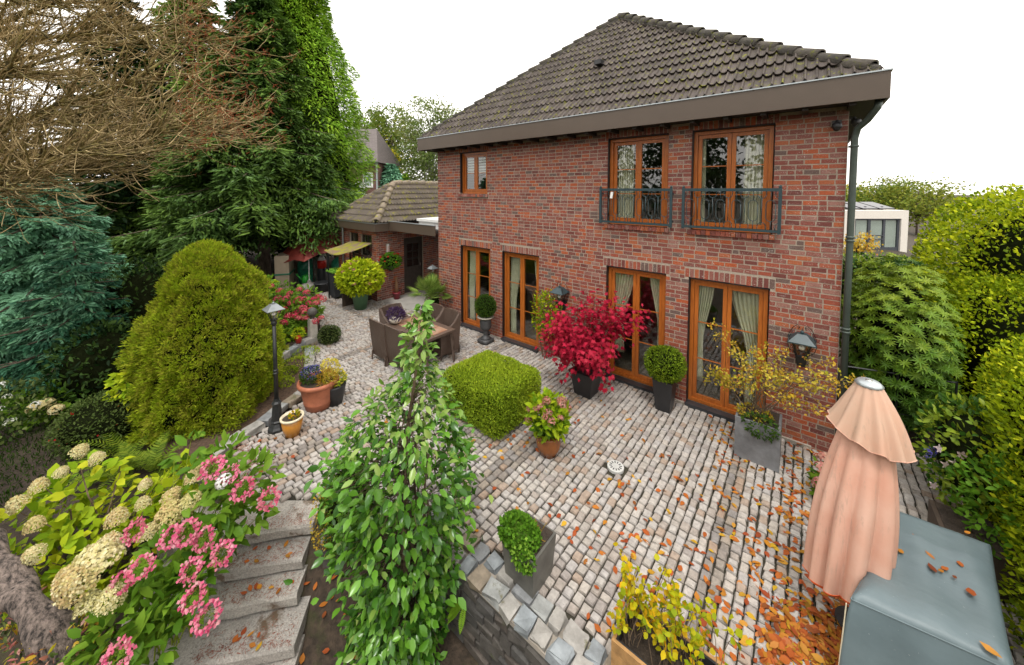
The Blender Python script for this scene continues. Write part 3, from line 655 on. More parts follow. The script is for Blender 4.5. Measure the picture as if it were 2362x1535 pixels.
# windows and french doors
def window(key, nm, rows, open_left=False):
    xa, xb, za, zb = OPEN[key]; y = .075; g = .014
    q = MB(); q.bb(xa + .001, xb - .001, .115, .19, za + .001, za + .03); q.bb(xa + .001, xa + .03, .115, .19, za + .031, zb - .001); q.bb(xb - .03, xb - .001, .115, .19, za + .031, zb - .001); q.bb(xa + .031, xb - .031, .115, .19, zb - .03, zb - .001)
    q.bb(xa + .001, xb - .001, -.004, .114, zb - .012, zb - .0012); q.bb(xa + .0012, xa + .013, -.004, .114, za + .031, zb - .0125)
    fw = .058; X0, X1, Z0, Z1 = xa + g, xb - g, za + (.0 if key[0] == 'd' else .002), zb - g
    fr = MB(); fr.bb(X0, X0 + fw, y, y + .09, Z0, Z1); fr.bb(X1 - fw, X1, y, y + .09, Z0, Z1); fr.bb(X0 + fw, X1 - fw, y, y + .09, Z1 - fw, Z1); fr.bb(X0 + fw, X1 - fw, y, y + .09, Z0, Z0 + fw)
    o = obj(nm, fr.mesh(nm), 'wood_frame', house); obj('gap', q.mesh('gap'), 'gap_black', o)
    xm = (X0 + X1) / 2; sw = .062
    for si, (a, b) in enumerate(((X0 + fw + .004, xm - .003), (xm + .003, X1 - fw - .004))):
        ys = y + (.03 if not (open_left and si == 0) else .055); z0, z1 = Z0 + fw + .004, Z1 - fw - .004
        s = MB(); s.bb(a, a + sw, ys, ys + .05, z0, z1); s.bb(b - sw, b, ys, ys + .05, z0, z1); s.bb(a + sw, b - sw, ys, ys + .05, z1 - sw, z1); s.bb(a + sw, b - sw, ys, ys + .05, z0, z0 + sw * 1.15)
        obj('sash', s.mesh('sash'), 'wood_frame', o)
        pz0, pz1 = z0 + sw * 1.15, z1 - sw; hh = (pz1 - pz0) / rows
        for r_ in range(rows):
            za_, zb_ = pz0 + r_ * hh + (.008 if r_ else 0), pz0 + (r_ + 1) * hh - (.008 if r_ < rows - 1 else 0)
            p = MB(); p.bb(a + sw, b - sw, ys + .022, ys + .028, za_, zb_); obj('pane', p.mesh('pane'), 'glass', o)
            if r_: p = MB(); p.bb(a + sw, b - sw, ys + .012, ys + .036, za_ - .016, za_); obj('muntin', p.mesh('muntin'), 'wood_frame', o)
    if key[0] == 'd':
        s = MB(); s.bb(xa - .01, xb + .01, -.07, .07, -.05, .052); obj('threshold', s.mesh('threshold'), 'sill_slate', o)
    return o
window('A', 'window', 2); window('B', 'window', 3, True); window('C', 'window', 3)
for k in ('d1', 'd2', 'd3', 'd4'): window(k, 'french_door', 3)

# balcony railings
def railing(x0, x1, nring):
    z0, z1, y = 3.27, 3.965, -.115; q = MB(); b = .017
    q.bb(x0, x1, y - b, y + b, z1 - .05, z1); q.bb(x0, x1, y - b, y + b, z0, z0 + .04)
    for x in (x0 - .022, x1 - .022): q.bb(x, x + .044, y - b - .003, y + b + .003, z0 - .02, z1 + .01); q.ball((x + .022, y, z1 + .025), .022, 8, 6)
    for x in (x0, x1):
        for z in (z0 + .08, z1 - .1): q.bb(x - .012, x + .012, y + b, -.004, z - .012, z + .012)
    o = obj('balcony_railing', q.mesh('balcony_railing'), 'rail_teal', house)
    p = (x1 - x0) / nring; zc = (z0 + z1) / 2 - .01; hw, hs = p * .27, .105; rr = .0062
    for i in range(nring):
        m = MB(); xc = x0 + (i + .5) * p
        arc = [(xc + hw * math.cos(t), y, zc + hs + hw * math.sin(t)) for t in np.linspace(0, math.pi, 7)] + [(xc + hw * math.cos(t), y, zc - hs + hw * math.sin(t)) for t in np.linspace(math.pi, 2 * math.pi, 7)]
        m.tube(arc + [arc[0]], rr, 5); m.tube([(xc, y, zc + hs + hw), (xc, y, z1 - .05)], rr, 5); m.tube([(xc, y, zc - hs - hw), (xc, y, z0 + .04)], rr, 5)
        obj('ring', m.mesh('ring', True), 'rail_teal', o)
    for i in range(nring + 1):
        m = MB(); xc = x0 + i * p; top, bot = z1 - .05, z0 + .04; w = p * .24
        a0, a1 = (0, math.pi) if 0 < i < nring else ((-.0, math.pi / 2) if i == 0 else (math.pi / 2, math.pi))
        if 0 < i < nring: m.tube([(xc, y, bot + w * 2), (xc, y, top - w * 2)], rr, 5)
        m.tube([(xc + w * math.cos(t), y, top - w - w * math.sin(t)) for t in np.linspace(a0, a1, 7)], rr, 5)
        m.tube([(xc + w * math.cos(t), y, bot + w + w * math.sin(t)) for t in np.linspace(a0, a1, 7)], rr, 5)
        for s in (-1, 1):
            if (i == 0 and s < 0) or (i == nring and s > 0): continue
            m.tube([(xc + s * w, y, top), (xc + s * w, y, top - w)], rr, 5); m.tube([(xc + s * w, y, bot), (xc + s * w, y, bot + w)], rr, 5)
        obj('bar', m.mesh('bar', True), 'rail_teal', o)
    return o
railing(-3.72, -2.34, 6); railing(-2.13, -.745, 6)
# roof
EX0, EX1, EY, EZ = -9.45, .34, -.45, 5.46; AP = np.array([-4.55, 2.74, 8.72])
EYB = 2 * AP[1] - EY
q = MB(); c4 = [(EX0 + .1, EY + .08, EZ - .05), (EX1 - .1, EY + .08, EZ - .05), (EX1 - .1, EYB, EZ - .05), (EX0 + .1, EYB, EZ - .05), tuple(AP - [0, 0, .06])]
q.add(c4, [(0, 1, 4), (1, 2, 4), (2, 3, 4), (3, 0, 4), (3, 2, 1, 0)]); roof = obj('roof', q.mesh('roof'), 'soffit', house)
TW, TL, TP = .253, .37, .318
def tile_mesh():
    pr = [(0, .050), (.12, .040), (.24, .009), (.42, 0), (.66, 0), (.86, .014)]; us = [((i + u) * TW / 2, w) for i in (0, 1) for u, w in pr] + [(TW + .012, .050)]
    V = []; n_ = len(us)
    for u, w in us: V.append((u, 0, w + .046))
    for u, w in us: V.append((u, TL, w - .004))
    for u, w in us: V.append((u, .0, w + .030))
    Fq = [(i, i + 1, n_ + i + 1, n_ + i) for i in range(n_ - 1)] + [(2 * n_ + i, 2 * n_ + i + 1, i + 1, i) for i in range(n_ - 1)]
    return np.array(V), Fq
TV, TF_ = tile_mesh(); TMESH = {}
def tile_slope(parent, origin, width, vmax, ua, theta, rz, mat, hipL=True, hipR=True, ub=None):
    """tiles on a slope: u along the eave, v up the slope; ua..ub is the ridge"""
    ub = ua if ub is None else ub; cols = int(width / TW) + 1; rows_ = int(vmax / TP) + 1; off = (width - cols * TW) / 2
    wz = np.array([1, 1, 1.5 if 'garage' in mat else 1.0])
    if mat not in TMESH: TMESH[mat] = mesh_np('tile', TV * wz, TF_, np.zeros(len(TV)), False)
    rotm = Euler((theta, 0, rz)).to_matrix()
    for r_ in range(rows_):
        v0 = r_ * TP
        for c in range(cols):
            u0 = off + c * TW; ins = lambda u, v: (ua * v / vmax - u, u - (width - (width - ub) * v / vmax), v - vmax)
            cs = [ins(u, v) for u in (u0, u0 + TW) for v in (v0, v0 + TP)]
            if all(a[0] > 0 for a in cs) or all(a[1] > 0 for a in cs) or v0 > vmax - .05: continue
            P = Vector(origin) + rotm @ Vector((u0, v0 + U(-.006, .006), U(-.002, .004)))
            if all(max(a) <= 0 for a in cs): obj('tile', TMESH[mat], mat, parent, P, (theta + U(-.006, .006), 0, rz)); continue
            bm = bmesh.new(); me0 = mesh_np('tile', TV * wz + [u0, v0, 0], TF_); bm.from_mesh(me0); bpy.data.meshes.remove(me0)
            for (ux, vx, uy, vy, sgn) in ((0, 0, ua, vmax, 1), (width, 0, ub, vmax, -1)):
                d = Vector((uy - ux, vy - vx, 0)); nn = Vector((-d.y, d.x, 0)) * sgn
                if bm.verts: bmesh.ops.bisect_plane(bm, geom=bm.verts[:] + bm.edges[:] + bm.faces[:], plane_co=(ux, vx, 0), plane_no=nn, clear_outer=True)
            if bm.verts: bmesh.ops.bisect_plane(bm, geom=bm.verts[:] + bm.edges[:] + bm.faces[:], plane_co=(0, vmax, 0), plane_no=(0, 1, 0), clear_outer=True)
            if len(bm.faces) < 2: bm.free(); continue
            for v in bm.verts: v.co -= Vector((u0, v0, 0))
            me = bpy.data.meshes.new('tile'); bm.to_mesh(me); bm.free(); at = me.attributes.new('rnd', 'FLOAT', 'POINT')
            obj('tile', me, mat, parent, P, (theta, 0, rz))
def hip_line(parent, A, B, mat, rad=.095, step=.36):
    A, B = Vector(A), Vector(B); d = (B - A); n_ = max(1, int(d.length / step)); q_ = d.to_track_quat('X', 'Z').to_euler()
    V = []; L = d.length / n_ + .05
    for x, r_, dz in ((0, rad * 1.1, .022), (L, rad * .92, -.012)):
        V += [(x, r_ * math.cos(t), r_ * math.sin(t) + dz - .02) for t in np.linspace(-.35, math.pi + .35, 9)]
    V += [(0, rad * .9 * math.cos(t), rad * .9 * math.sin(t) + .0) for t in np.linspace(-.35, math.pi + .35, 9)]
    Fq = [(j, j + 1, 10 + j, 9 + j)[::-1] for j in range(8)] + [(18 + j, 19 + j, j + 1, j)[::-1] for j in range(8)]
    me = mesh_np('hip_tile', V, Fq, np.zeros(27), True)
    for i in range(n_): obj('hip_tile', me, mat, parent, A + d * (i / n_) + Vector(U(-.008, .008, 3)), q_)
th = math.atan2(AP[2] - EZ, AP[1] - EY); vmax = math.hypot(AP[2] - EZ, AP[1] - EY)
tile_slope(roof, (EX0 + .06, EY + .06, EZ - .03), EX1 - EX0 - .12, vmax - .02, AP[0] - EX0 - .06, th, 0, 'roof_tile')
hip_line(roof, (EX0 + .12, EY + .12, EZ + .07), AP + [0, 0, .02], 'hip_tile', .08); hip_line(roof, (EX1 - .16, EY + .14, EZ + .075), AP + [0, 0, .03], 'hip_tile', .092)
hip_line(roof, (EX1 - .16, EYB - .1, EZ + .05), AP + [0, 0, .0], 'hip_tile'); hip_line(roof, (EX0 + .16, EYB - .1, EZ + .05), AP + [0, 0, .0], 'hip_tile')
q = MB(); q.tube([(EX0 + .1, EY + .1, EZ + .0), AP - [0, 0, .05]], .085, 8); q.tube([(EX1 - .12, EY + .12, EZ + .01), AP - [0, 0, .05]], .09, 8); obj('hip_mortar', q.mesh('hip_mortar', True), 'hip_tile', roof, kind='stuff')
q = MB(); p = W(1385, 100, .9); vp_ = Vector(origin := (0, 0, 0)); zc = EZ + (p[1] - EY) * math.tan(th)
q.box((p[0], p[1] - .05, EZ + (p[1] - .05 - EY) * math.tan(th) + .10), (.16, .2, .1)); obj('roof_vent', q.mesh('roof_vent'), 'charcoal', roof)
q = MB(); q.bb(EX0, EX1, EY - .02, EY + .012, 5.10, 5.44); q.bb(EX1 - .03, EX1, EY + .013, EYB, 5.10, 5.44); q.bb(EX0, EX0 + .03, EY + .013, EYB, 5.10, 5.44)
fas = obj('fascia', q.mesh('fascia'), 'fascia', house)
q = MB(); q.bb(EX0 - .015, EX1 + .015, EY - .035, EY + .02, 5.441, 5.458); q.bb(EX1 - .015, EX1 + .015, EY + .021, EYB, 5.441, 5.458); obj('gutter_edge', q.mesh('gutter_edge'), 'zinc', fas)
q = MB(); q.bb(EX0 + .031, EX1 - .031, EY + .013, -.002, 5.135, 5.155); q.bb(EX0 + .031, HX0 - .002, -.001, EYB, 5.135, 5.155); q.bb(HX1 + .002, EX1 - .031, -.001, EYB, 5.135, 5.155); obj('soffit', q.mesh('soffit'), 'soffit', house)
for i in range(19):
    q = MB(); x = HX0 + .25 + i * .49; q.bb(x, x + .07, EY + .05, -.003, 5.06, 5.134); obj('rafter_end', q.mesh('rafter_end'), 'soffit', house)
# downpipe
q = MB(); xx, yy = .062, -.058
q.tube([(.26, -.30, 5.12), (.25, -.29, 5.02), (.17, -.19, 4.88), (.085, -.085, 4.79), (xx, yy, 4.66), (xx, yy, 3.), (xx, yy, -.3)], .041, 12)
dp = obj('downpipe', q.mesh('downpipe', True), 'pipe_green', house)
for z in (4.55, 3.27, 3.22, 1.95, 1.9):
    q = MB(); q.lathe([(.042, -.016), (.05, -.012), (.05, .012), (.042, .016)], (xx, yy, z), 14); obj('pipe_collar', q.mesh('pipe_collar', True), 'pipe_green', dp)
for z in (4.55, 1.93):
    q = MB(); q.bb(.004, xx - .03, yy - .006, .02, z - .012, z + .012); obj('pipe_clip', q.mesh('pipe_clip'), 'pipe_green', dp)

# curtains behind the panes
def curtain(x0, x1, z0, z1, label, tie=0, y=.245, cat='curtain'):
    """pleated curtain; tie = +1/-1 gathers the lower part to the right/left side"""
    nu, nv = 49, 16; V = []
    for j in range(nv):
        v = j / (nv - 1); z = z1 + (z0 - z1) * v; w = 1.0
        if tie: w = 1 - .55 * math.sin(min(1, v / .62) * math.pi / 2) ** 2 + .12 * max(0, v - .62)
        for i in range(nu):
            u = i / (nu - 1); xx = x0 + (x1 - x0) * (u * w if tie < 0 else (1 - (1 - u) * w) if tie > 0 else u)
            V.append((xx, y + .028 * math.sin(u * 2 * math.pi * 7 + .6 * math.sin(3 * v)) + .01 * math.sin(v * 9 + u * 4), z))
    Fq = [(j * nu + i, j * nu + i + 1, (j + 1) * nu + i + 1, (j + 1) * nu + i) for j in range(nv - 1) for i in range(nu - 1)]
    me = mesh_np('curtain', V, Fq, smooth=True); o = obj('curtain', me, 'curtain'); tag(o, label, cat); s = o.modifiers.new('solid', 'SOLIDIFY'); s.thickness = .006; return o
curtain(-7.98, -7.55, .08, 2.27, 'cream curtain gathered at the left of the french door beside the palm', -1)
curtain(-6.42, -6.02, .08, 2.27, 'cream curtain tied back at the left of the french door behind the table', -1)
curtain(-5.66, -5.42, .3, 2.27, 'narrow cream curtain at the right of the french door behind the table', 1)
curtain(-3.55, -3.08, .5, 2.29, 'cream curtain left in the french door behind the red maple', -1)
curtain(-2.82, -2.49, .5, 2.29, 'cream curtain right in the french door behind the red maple', 1)
curtain(-1.97, -1.66, .4, 2.29, 'cream curtain left in the french door behind the yellowing shrub', -1)
curtain(-1.42, -.92, .2, 2.29, 'wide cream curtain right in the french door behind the yellowing shrub', 1)
curtain(-3.50, -3.16, 3.2, 4.95, 'straight cream curtain in the narrower balcony window with a tilted sash')
curtain(-1.98, -1.86, 3.2, 4.95, 'thin strip of curtain at the left of the wide balcony window')
curtain(-1.27, -.92, 3.2, 4.95, 'straight cream curtain at the right of the wide balcony window')
t = thing('window_blind', 'white striped blind half drawn in the small upstairs window', 'blind', (-7.57, .26, 4.45))
for i in range(7): q = MB(); q.bb(-7.98, -7.17, .198, .206, 4.40 + i * .075, 4.445 + i * .075); obj('slat', q.mesh('slat'), 'blind_white', t)
q = MB(); q.bb(-7.99, -7.16, .25, .27, 4.925, 4.955); obj('head_rail', q.mesh('head_rail'), 'blind_white', t)
# furniture glimpsed inside
t = thing('armchair', 'yellow ochre upholstered chair seen through the french door', 'chair', (-6.0, 1.3, .05))
for nm, bx_ in (('seat', (-6.3, -5.75, 1.05, 1.6, .35, .5)), ('backrest', (-6.32, -6.2, 1.05, 1.6, .505, 1.1)), ('base', (-6.25, -5.8, 1.1, 1.55, .05, .345))): q = MB(); q.bb(*bx_); obj(nm, q.mesh(nm), 'armchair_cloth', t)
t = thing('dining_table', 'dark wooden table inside behind the french door', 'table', (-5.2, 1.6, .05)); q = MB(); q.bb(-5.65, -4.6, 1.0, 2.2, .72, .77); obj('tabletop', q.mesh('tabletop'), 'brown_wood', t)
for sx in (-5.58, -4.7):
    for sy in (1.08, 2.1): q = MB(); q.bb(sx, sx + .07, sy, sy + .07, .05, .719); obj('leg', q.mesh('leg'), 'brown_wood', t)

# ------------------------------------------------------------------ the outbuilding
GX1, GY0, GX0, GY1 = -12.0, -.40, -14.85, 5.2; GE = (-15.25, -11.62, -.62, 5.5); GZ = 2.78
out_b = thing('outbuilding', 'low brick outbuilding with mossy tiled hip roof and dark door', 'outbuilding', (-13.4, 2, 0))
GOP_E = [(.72, 1.58, 0.02, 2.12)]; GOP_S = [(-13.9, -13.25, 1.55, 2.32), (-13.05, -12.3, 1.55, 2.32)]
q = slab(GOP_S, GX0, GX1, -.3, GZ - .1, GY0 + .008, GY0 + .2)
gw = obj('wall', q.mesh('wall'), 'mortar', out_b)
def east(V): V = np.asarray(V); return np.stack([GX1 - V[:, 1], V[:, 0], V[:, 2]], -1)     # wall frame x->y, y->-x
q = slab(GOP_E, GY0 + .21, GY1, -.3, GZ - .1, .008, .2); q.V = [tuple(v) for v in east(q.V)]; obj('side_wall', q.mesh('side_wall'), 'mortar', out_b)
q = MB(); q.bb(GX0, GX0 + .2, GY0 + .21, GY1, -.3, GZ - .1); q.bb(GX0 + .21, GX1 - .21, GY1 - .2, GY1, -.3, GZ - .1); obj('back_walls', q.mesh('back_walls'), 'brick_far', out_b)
V, Fq, r_ = brick_block(np.array(brick_rects(GX0, GX1, 0, GZ - .1, GOP_S, 8)), GY0, .08); obj('bricks', mesh_np('bricks', V, Fq, r_), 'brick', gw, kind='stuff')
hol = GOP_E + [(GOP_E[0][0] - .07, GOP_E[0][1] + .07, 2.12, 2.29)]
V, Fq, r_ = brick_block(np.array(brick_rects(GY0, GY1, 0, GZ - .1, hol, 9) + [(.65 + (i + .5) * .077, 2.205, .065, .155) for i in range(13)]), 0, .08, xf=east); obj('bricks', mesh_np('bricks', V, Fq, r_), 'brick', gw, kind='stuff')
for (xa, xb, za, zb) in GOP_S:
    q = MB(); y = GY0 + .06
    for b in ((xa, xa + .06, za, zb), (xb - .06, xb, za, zb), (xa + .06, xb - .06, za, za + .06), (xa + .06, xb - .06, zb - .06, zb), ((xa + xb) / 2 - .02, (xa + xb) / 2 + .02, za + .06, zb - .06)): q.bb(b[0], b[1], y, y + .06, b[2], b[3])
    o = obj('window', q.mesh('window'), 'dark_wood', out_b); q = MB(); q.bb(xa + .06, xb - .06, y + .025, y + .03, za + .06, zb - .06); obj('pane', q.mesh('pane'), 'glass', o)
ya, yb, za, zb = GOP_E[0]; q = MB()
for a, b, c_, d_ in ((ya, ya + .07, za, zb), (yb - .07, yb, za, zb), (ya + .07, yb - .07, zb - .07, zb), (ya + .07, yb - .07, za, 1.0), (ya + .07, ya + .17, 1.0, zb - .07), (yb - .17, yb - .07, 1.0, zb - .07), (ya + .17, yb - .17, 1.87, zb - .07), ((ya + yb) / 2 - .015, (ya + yb) / 2 + .015, 1.0, 1.87), (ya + .17, yb - .17, 1.28, 1.31), (ya + .17, yb - .17, 1.57, 1.60)): q.bb(GX1 - .12, GX1 - .06, a, b, c_, d_)
dr = obj('door', q.mesh('door'), 'dark_wood', out_b); q = MB(); q.bb(GX1 - .095, GX1 - .09, ya + .17, yb - .17, 1.0, 1.87); obj('pane', q.mesh('pane'), 'glass', dr)
q = MB(); q.bb(GX1 - .06, GX1 - .02, yb - .14, yb - .11, .98, 1.1); obj('handle', q.mesh('handle'), 'chrome', dr)
half = (GE[1] - GE[0]) / 2; pk = np.array([(GE[0] + GE[1]) / 2, GE[2] + half, 4.17])
q = MB(); zr = GZ - .04; rp = [(GE[0] + .05, GE[2] + .05, zr), (GE[1] - .05, GE[2] + .05, zr), (GE[1] - .05, GE[3], zr), (GE[0] + .05, GE[3], zr), tuple(pk - [0, 0, .07]), (pk[0], GE[3], pk[2] - .07)]
q.add(rp, [(0, 1, 4), (1, 2, 5, 4), (2, 3, 5), (3, 0, 4, 5), (3, 2, 1, 0)]); gr = obj('roof', q.mesh('roof'), 'soffit', out_b)
tg = math.atan2(pk[2] - GZ, half); vg = math.hypot(pk[2] - GZ, half)
tile_slope(gr, (GE[0], GE[2], GZ - .02), GE[1] - GE[0], vg, half, tg, 0, 'garage_tile')
tile_slope(gr, (GE[1], GE[2], GZ - .02), GE[3] - GE[2], vg, half, tg, R(90), 'garage_tile', ub=GE[3] - GE[2])
hip_line(gr, (GE[1] - .05, GE[2] + .05, GZ + .05), pk + [0, 0, .02], 'garage_hip', .12); hip_line(gr, (GE[0] + .05, GE[2] + .05, GZ + .05), pk + [0, 0, .02], 'garage_hip', .1); hip_line(gr, (pk[0], GE[3], pk[2] + .02), pk + [0, 0, .04], 'garage_hip', .12)
q = MB(); q.bb(GE[0], GE[1], GE[2] - .03, GE[2], 2.50, 2.77); q.bb(GE[1] - .03, GE[1], GE[2] + .001, -.10, 2.50, 2.77); q.bb(GE[1] + .001, -9.102, -.13, -.10, 2.52, 2.83)
ff = obj('fascia', q.mesh('fascia'), 'fascia', out_b)
q = MB(); q.bb(GE[0] - .01, GE[1] + .012, GE[2] - .045, GE[2] + .005, 2.771, 2.79); q.bb(GE[1] - .015, GE[1] + .012, GE[2] + .006, -.14, 2.771, 2.79); q.bb(GE[1] + .013, -9.102, -.145, -.09, 2.831, 2.85); obj('gutter_edge', q.mesh('gutter_edge'), 'zinc', ff)
q = MB(); q.bb(GE[1] - .02, -9.11, -.099, 5.2, 2.60, 2.68); obj('canopy', q.mesh('canopy'), 'soffit', out_b)
q = MB(); q.bb(-10.4, -9.3, .15, 2.0, 2.90, 2.98); q.bb(-10.35, -9.35, .2, 1.95, 2.68, 2.90); obj('roof_light', q.mesh('roof_light'), 'white', out_b)
q = MB(); q.bb(GE[0] + .031, GE[1] - .031, GE[2] + .002, GY0 - .002, 2.56, 2.58); q.bb(GX1 + .002, GE[1] - .031, GY0, 5.2, 2.56, 2.58); obj('soffit', q.mesh('soffit'), 'soffit', out_b)
q = MB(); q.tube([(-14.3, -.5, 2.56), (-14.3, -.47, 2.4), (-14.3, -.47, -.1)], .035, 8); obj('downpipe', q.mesh('downpipe', True), 'zinc', out_b)

# ------------------------------------------------------------------ neighbours' buildings
nb = thing('neighbour_house', 'dark brick house with steep tiled roof behind the tall conifers', 'house', D(840, 470, 30)[:2].tolist() + [0])
dN = 30.0; c0 = D(703, 440, dN); c1 = D(868, 440, dN); e_ = norm(c1 - c0); e_[2] = 0; nrm = np.array([FH[0], FH[1], 0]); zt = D(868, 374, dN)[2]; zr = D(830, 322, dN + 1)[2]
rzN = math.atan2(e_[1], e_[0]); mid = (c0 + c1) / 2; LN = np.linalg.norm(c1 - c0)
def nbox(q, u0, u1, v0, v1, z0, z1):
    c = mid + e_ * ((u0 + u1) / 2) + nrm * ((v0 + v1) / 2); q.box((c[0], c[1], (z0 + z1) / 2), (u1 - u0, v1 - v0, z1 - z0), rzN)
q = MB(); nbox(q, -LN / 2, LN / 2, 0, 6, -.2, zt); o = obj('wall', q.mesh('wall'), 'brick_far', nb)
q = MB(); P8 = [mid + e_ * u + nrm * v for u, v in ((-LN / 2 - .3, -.4), (LN / 2 + .3, -.4), (LN / 2 + .3, 6.4), (-LN / 2 - .3, 6.4))]; rd = [mid + e_ * u + nrm * 3 for u in (-LN / 2 - .3, LN / 2 - 1.0)]
V = [(p[0], p[1], zt - .05) for p in P8] + [(p[0], p[1], zr + 1.2) for p in rd]; q.add(V, [(0, 1, 5, 4), (1, 2, 5), (2, 3, 4, 5), (3, 0, 4), (3, 2, 1, 0)]); rf = obj('roof', q.mesh('roof'), 'tile_far', nb)
q = MB(); nbox(q, -LN / 2 - .3, LN / 2 + .35, -.55, -.41, zt - .16, zt - .02); obj('gutter', q.mesh('gutter'), 'grey_frame', nb)
uN = lambda px: (np.dot(D(px, 440, dN) - mid, e_))
q = MB(); zb_, zt_ = D(0, 433, dN)[2], D(0, 398, dN)[2]; nbox(q, uN(838), uN(861), -.05, -.01, zb_, zt_); wn = obj('window', q.mesh('window'), 'white', nb); q = MB(); nbox(q, uN(842), uN(857), -.07, -.051, zb_ + .15, zt_ - .12); obj('pane', q.mesh('pane'), 'glass', wn)
q = MB(); nbox(q, uN(871) - .06, uN(871) + .06, -.14, -.02, 0, zt - .16); obj('downpipe', q.mesh('downpipe'), 'zinc', nb)
q = MB(); nbox(q, -LN / 2, uN(852), -3.4, -.011, -.2, D(0, 452, 28)[2] - .1); obj('extension', q.mesh('extension'), 'brick_far', nb); q = MB(); nbox(q, -LN / 2 - .1, uN(853), -3.5, -.08, D(0, 452, 28)[2] - .1, D(0, 449, 28)[2]); obj('flat_roof', q.mesh('flat_roof'), 'white', nb)
zac = D(0, 449, 28)[2]; cA = mid + e_ * uN(836) + nrm * -.6
t = thing('air_conditioner', 'white air conditioner box on the neighbour flat roof', 'air conditioner', (cA[0], cA[1], zac)); q = MB(); nbox(q, uN(826), uN(846), -.9, -.35, zac, zac + 1.0); obj('casing', q.mesh('casing'), 'white', t)
q = MB(); cf = mid + e_ * uN(833) + nrm * -.915; q.lathe([(.3, 0), (.3, .02), (.0001, .02)], (0, 0, 0), 16); V = np.array(q.V); V = cf + V[:, :1] * e_ + V[:, 1:2] * np.array([0, 0, 1.]) - V[:, 2:3] * nrm; V[:, 2] += zac + .5 - cf[2]; q.V = [tuple(v) for v in V]; obj('fan_grille', q.mesh('fan_grille'), 'grey_frame', t)

dW = 24.0; a_, b_ = D(1925, 520, dW), D(2095, 520, dW); e_ = norm(b_ - a_); mid = (a_ + b_) / 2; rzN = math.atan2(e_[1], e_[0]); LN = np.linalg.norm(b_ - a_); nrm = np.array([-e_[1], e_[0], 0]); Z = lambda py: D(2030, py, dW)[2]; uN = lambda px: np.dot(D(px, 520, dW) - mid, e_)
wb = thing('white_house', 'pale modern flat roofed house with dark framed glazing beyond the shrubs', 'house', (mid[0], mid[1], -3.2))
q = MB(); nbox(q, -LN / 2, uN(1972), 0, 5, -3.3, Z(486)); nbox(q, uN(2079), LN / 2, 0, 5, -3.3, Z(486)); nbox(q, uN(1972), uN(2079), 0, 5, Z(505), Z(486)); nbox(q, uN(1972), uN(2079), 2.5, 5, -3.3, Z(505)); obj('wall', q.mesh('wall'), 'white_brick', wb)
q = MB()
for a, b, c_, d_ in ((1972, 1977, 590, 505), (2006, 2012, 572, 508), (2041, 2046, 572, 508), (2074, 2079, 590, 505)): nbox(q, uN(a), uN(b), .1, .25, Z(c_), Z(d_))
nbox(q, uN(1977), uN(2074), .1, .25, Z(508), Z(505)); nbox(q, uN(1977), uN(2074), .1, .25, Z(592), Z(572)); nbox(q, uN(2012), uN(2041), .04, .09, Z(545), Z(543)); nbox(q, uN(2012), uN(2041), .04, .09, Z(554), Z(552)); nbox(q, uN(1972), uN(2079), .1, 2.4, -3.3, Z(593))
fr = obj('window_frame', q.mesh('window_frame'), 'grey_frame', wb)
for a, b in ((1977, 2006), (2012, 2041), (2046, 2074)):
    q = MB(); nbox(q, uN(a), uN(b), .15, .17, Z(572), Z(508)); obj('pane', q.mesh('pane'), 'glass', fr)
    for k in range(7): q = MB(); u = uN(a) + (uN(b) - uN(a)) * (k + .5) / 7; nbox(q, u - .075, u + .075, .19, .2, Z(572), Z(509)); obj('blind_slat', q.mesh('blind_slat'), 'blind_white', fr)
for a, b in ((1978, 2003), (2010, 2045), (2050, 2085)):
    c = mid + e_ * ((uN(a) + uN(b)) / 2) + nrm * 1.4; q = MB(); q.box((c[0], c[1], Z(486) + .28), (uN(b) - uN(a), 1.6, .06), rzN, tilt=(R(14), 0, 0)); q.box((c[0], c[1], Z(486) + .1), (.1, .9, .26), rzN); tag(obj('solar_panel', q.mesh('solar_panel'), 'solar'), 'dark solar panel on the roof of the pale modern house', 'solar panel', 'solar panels on the flat roof')

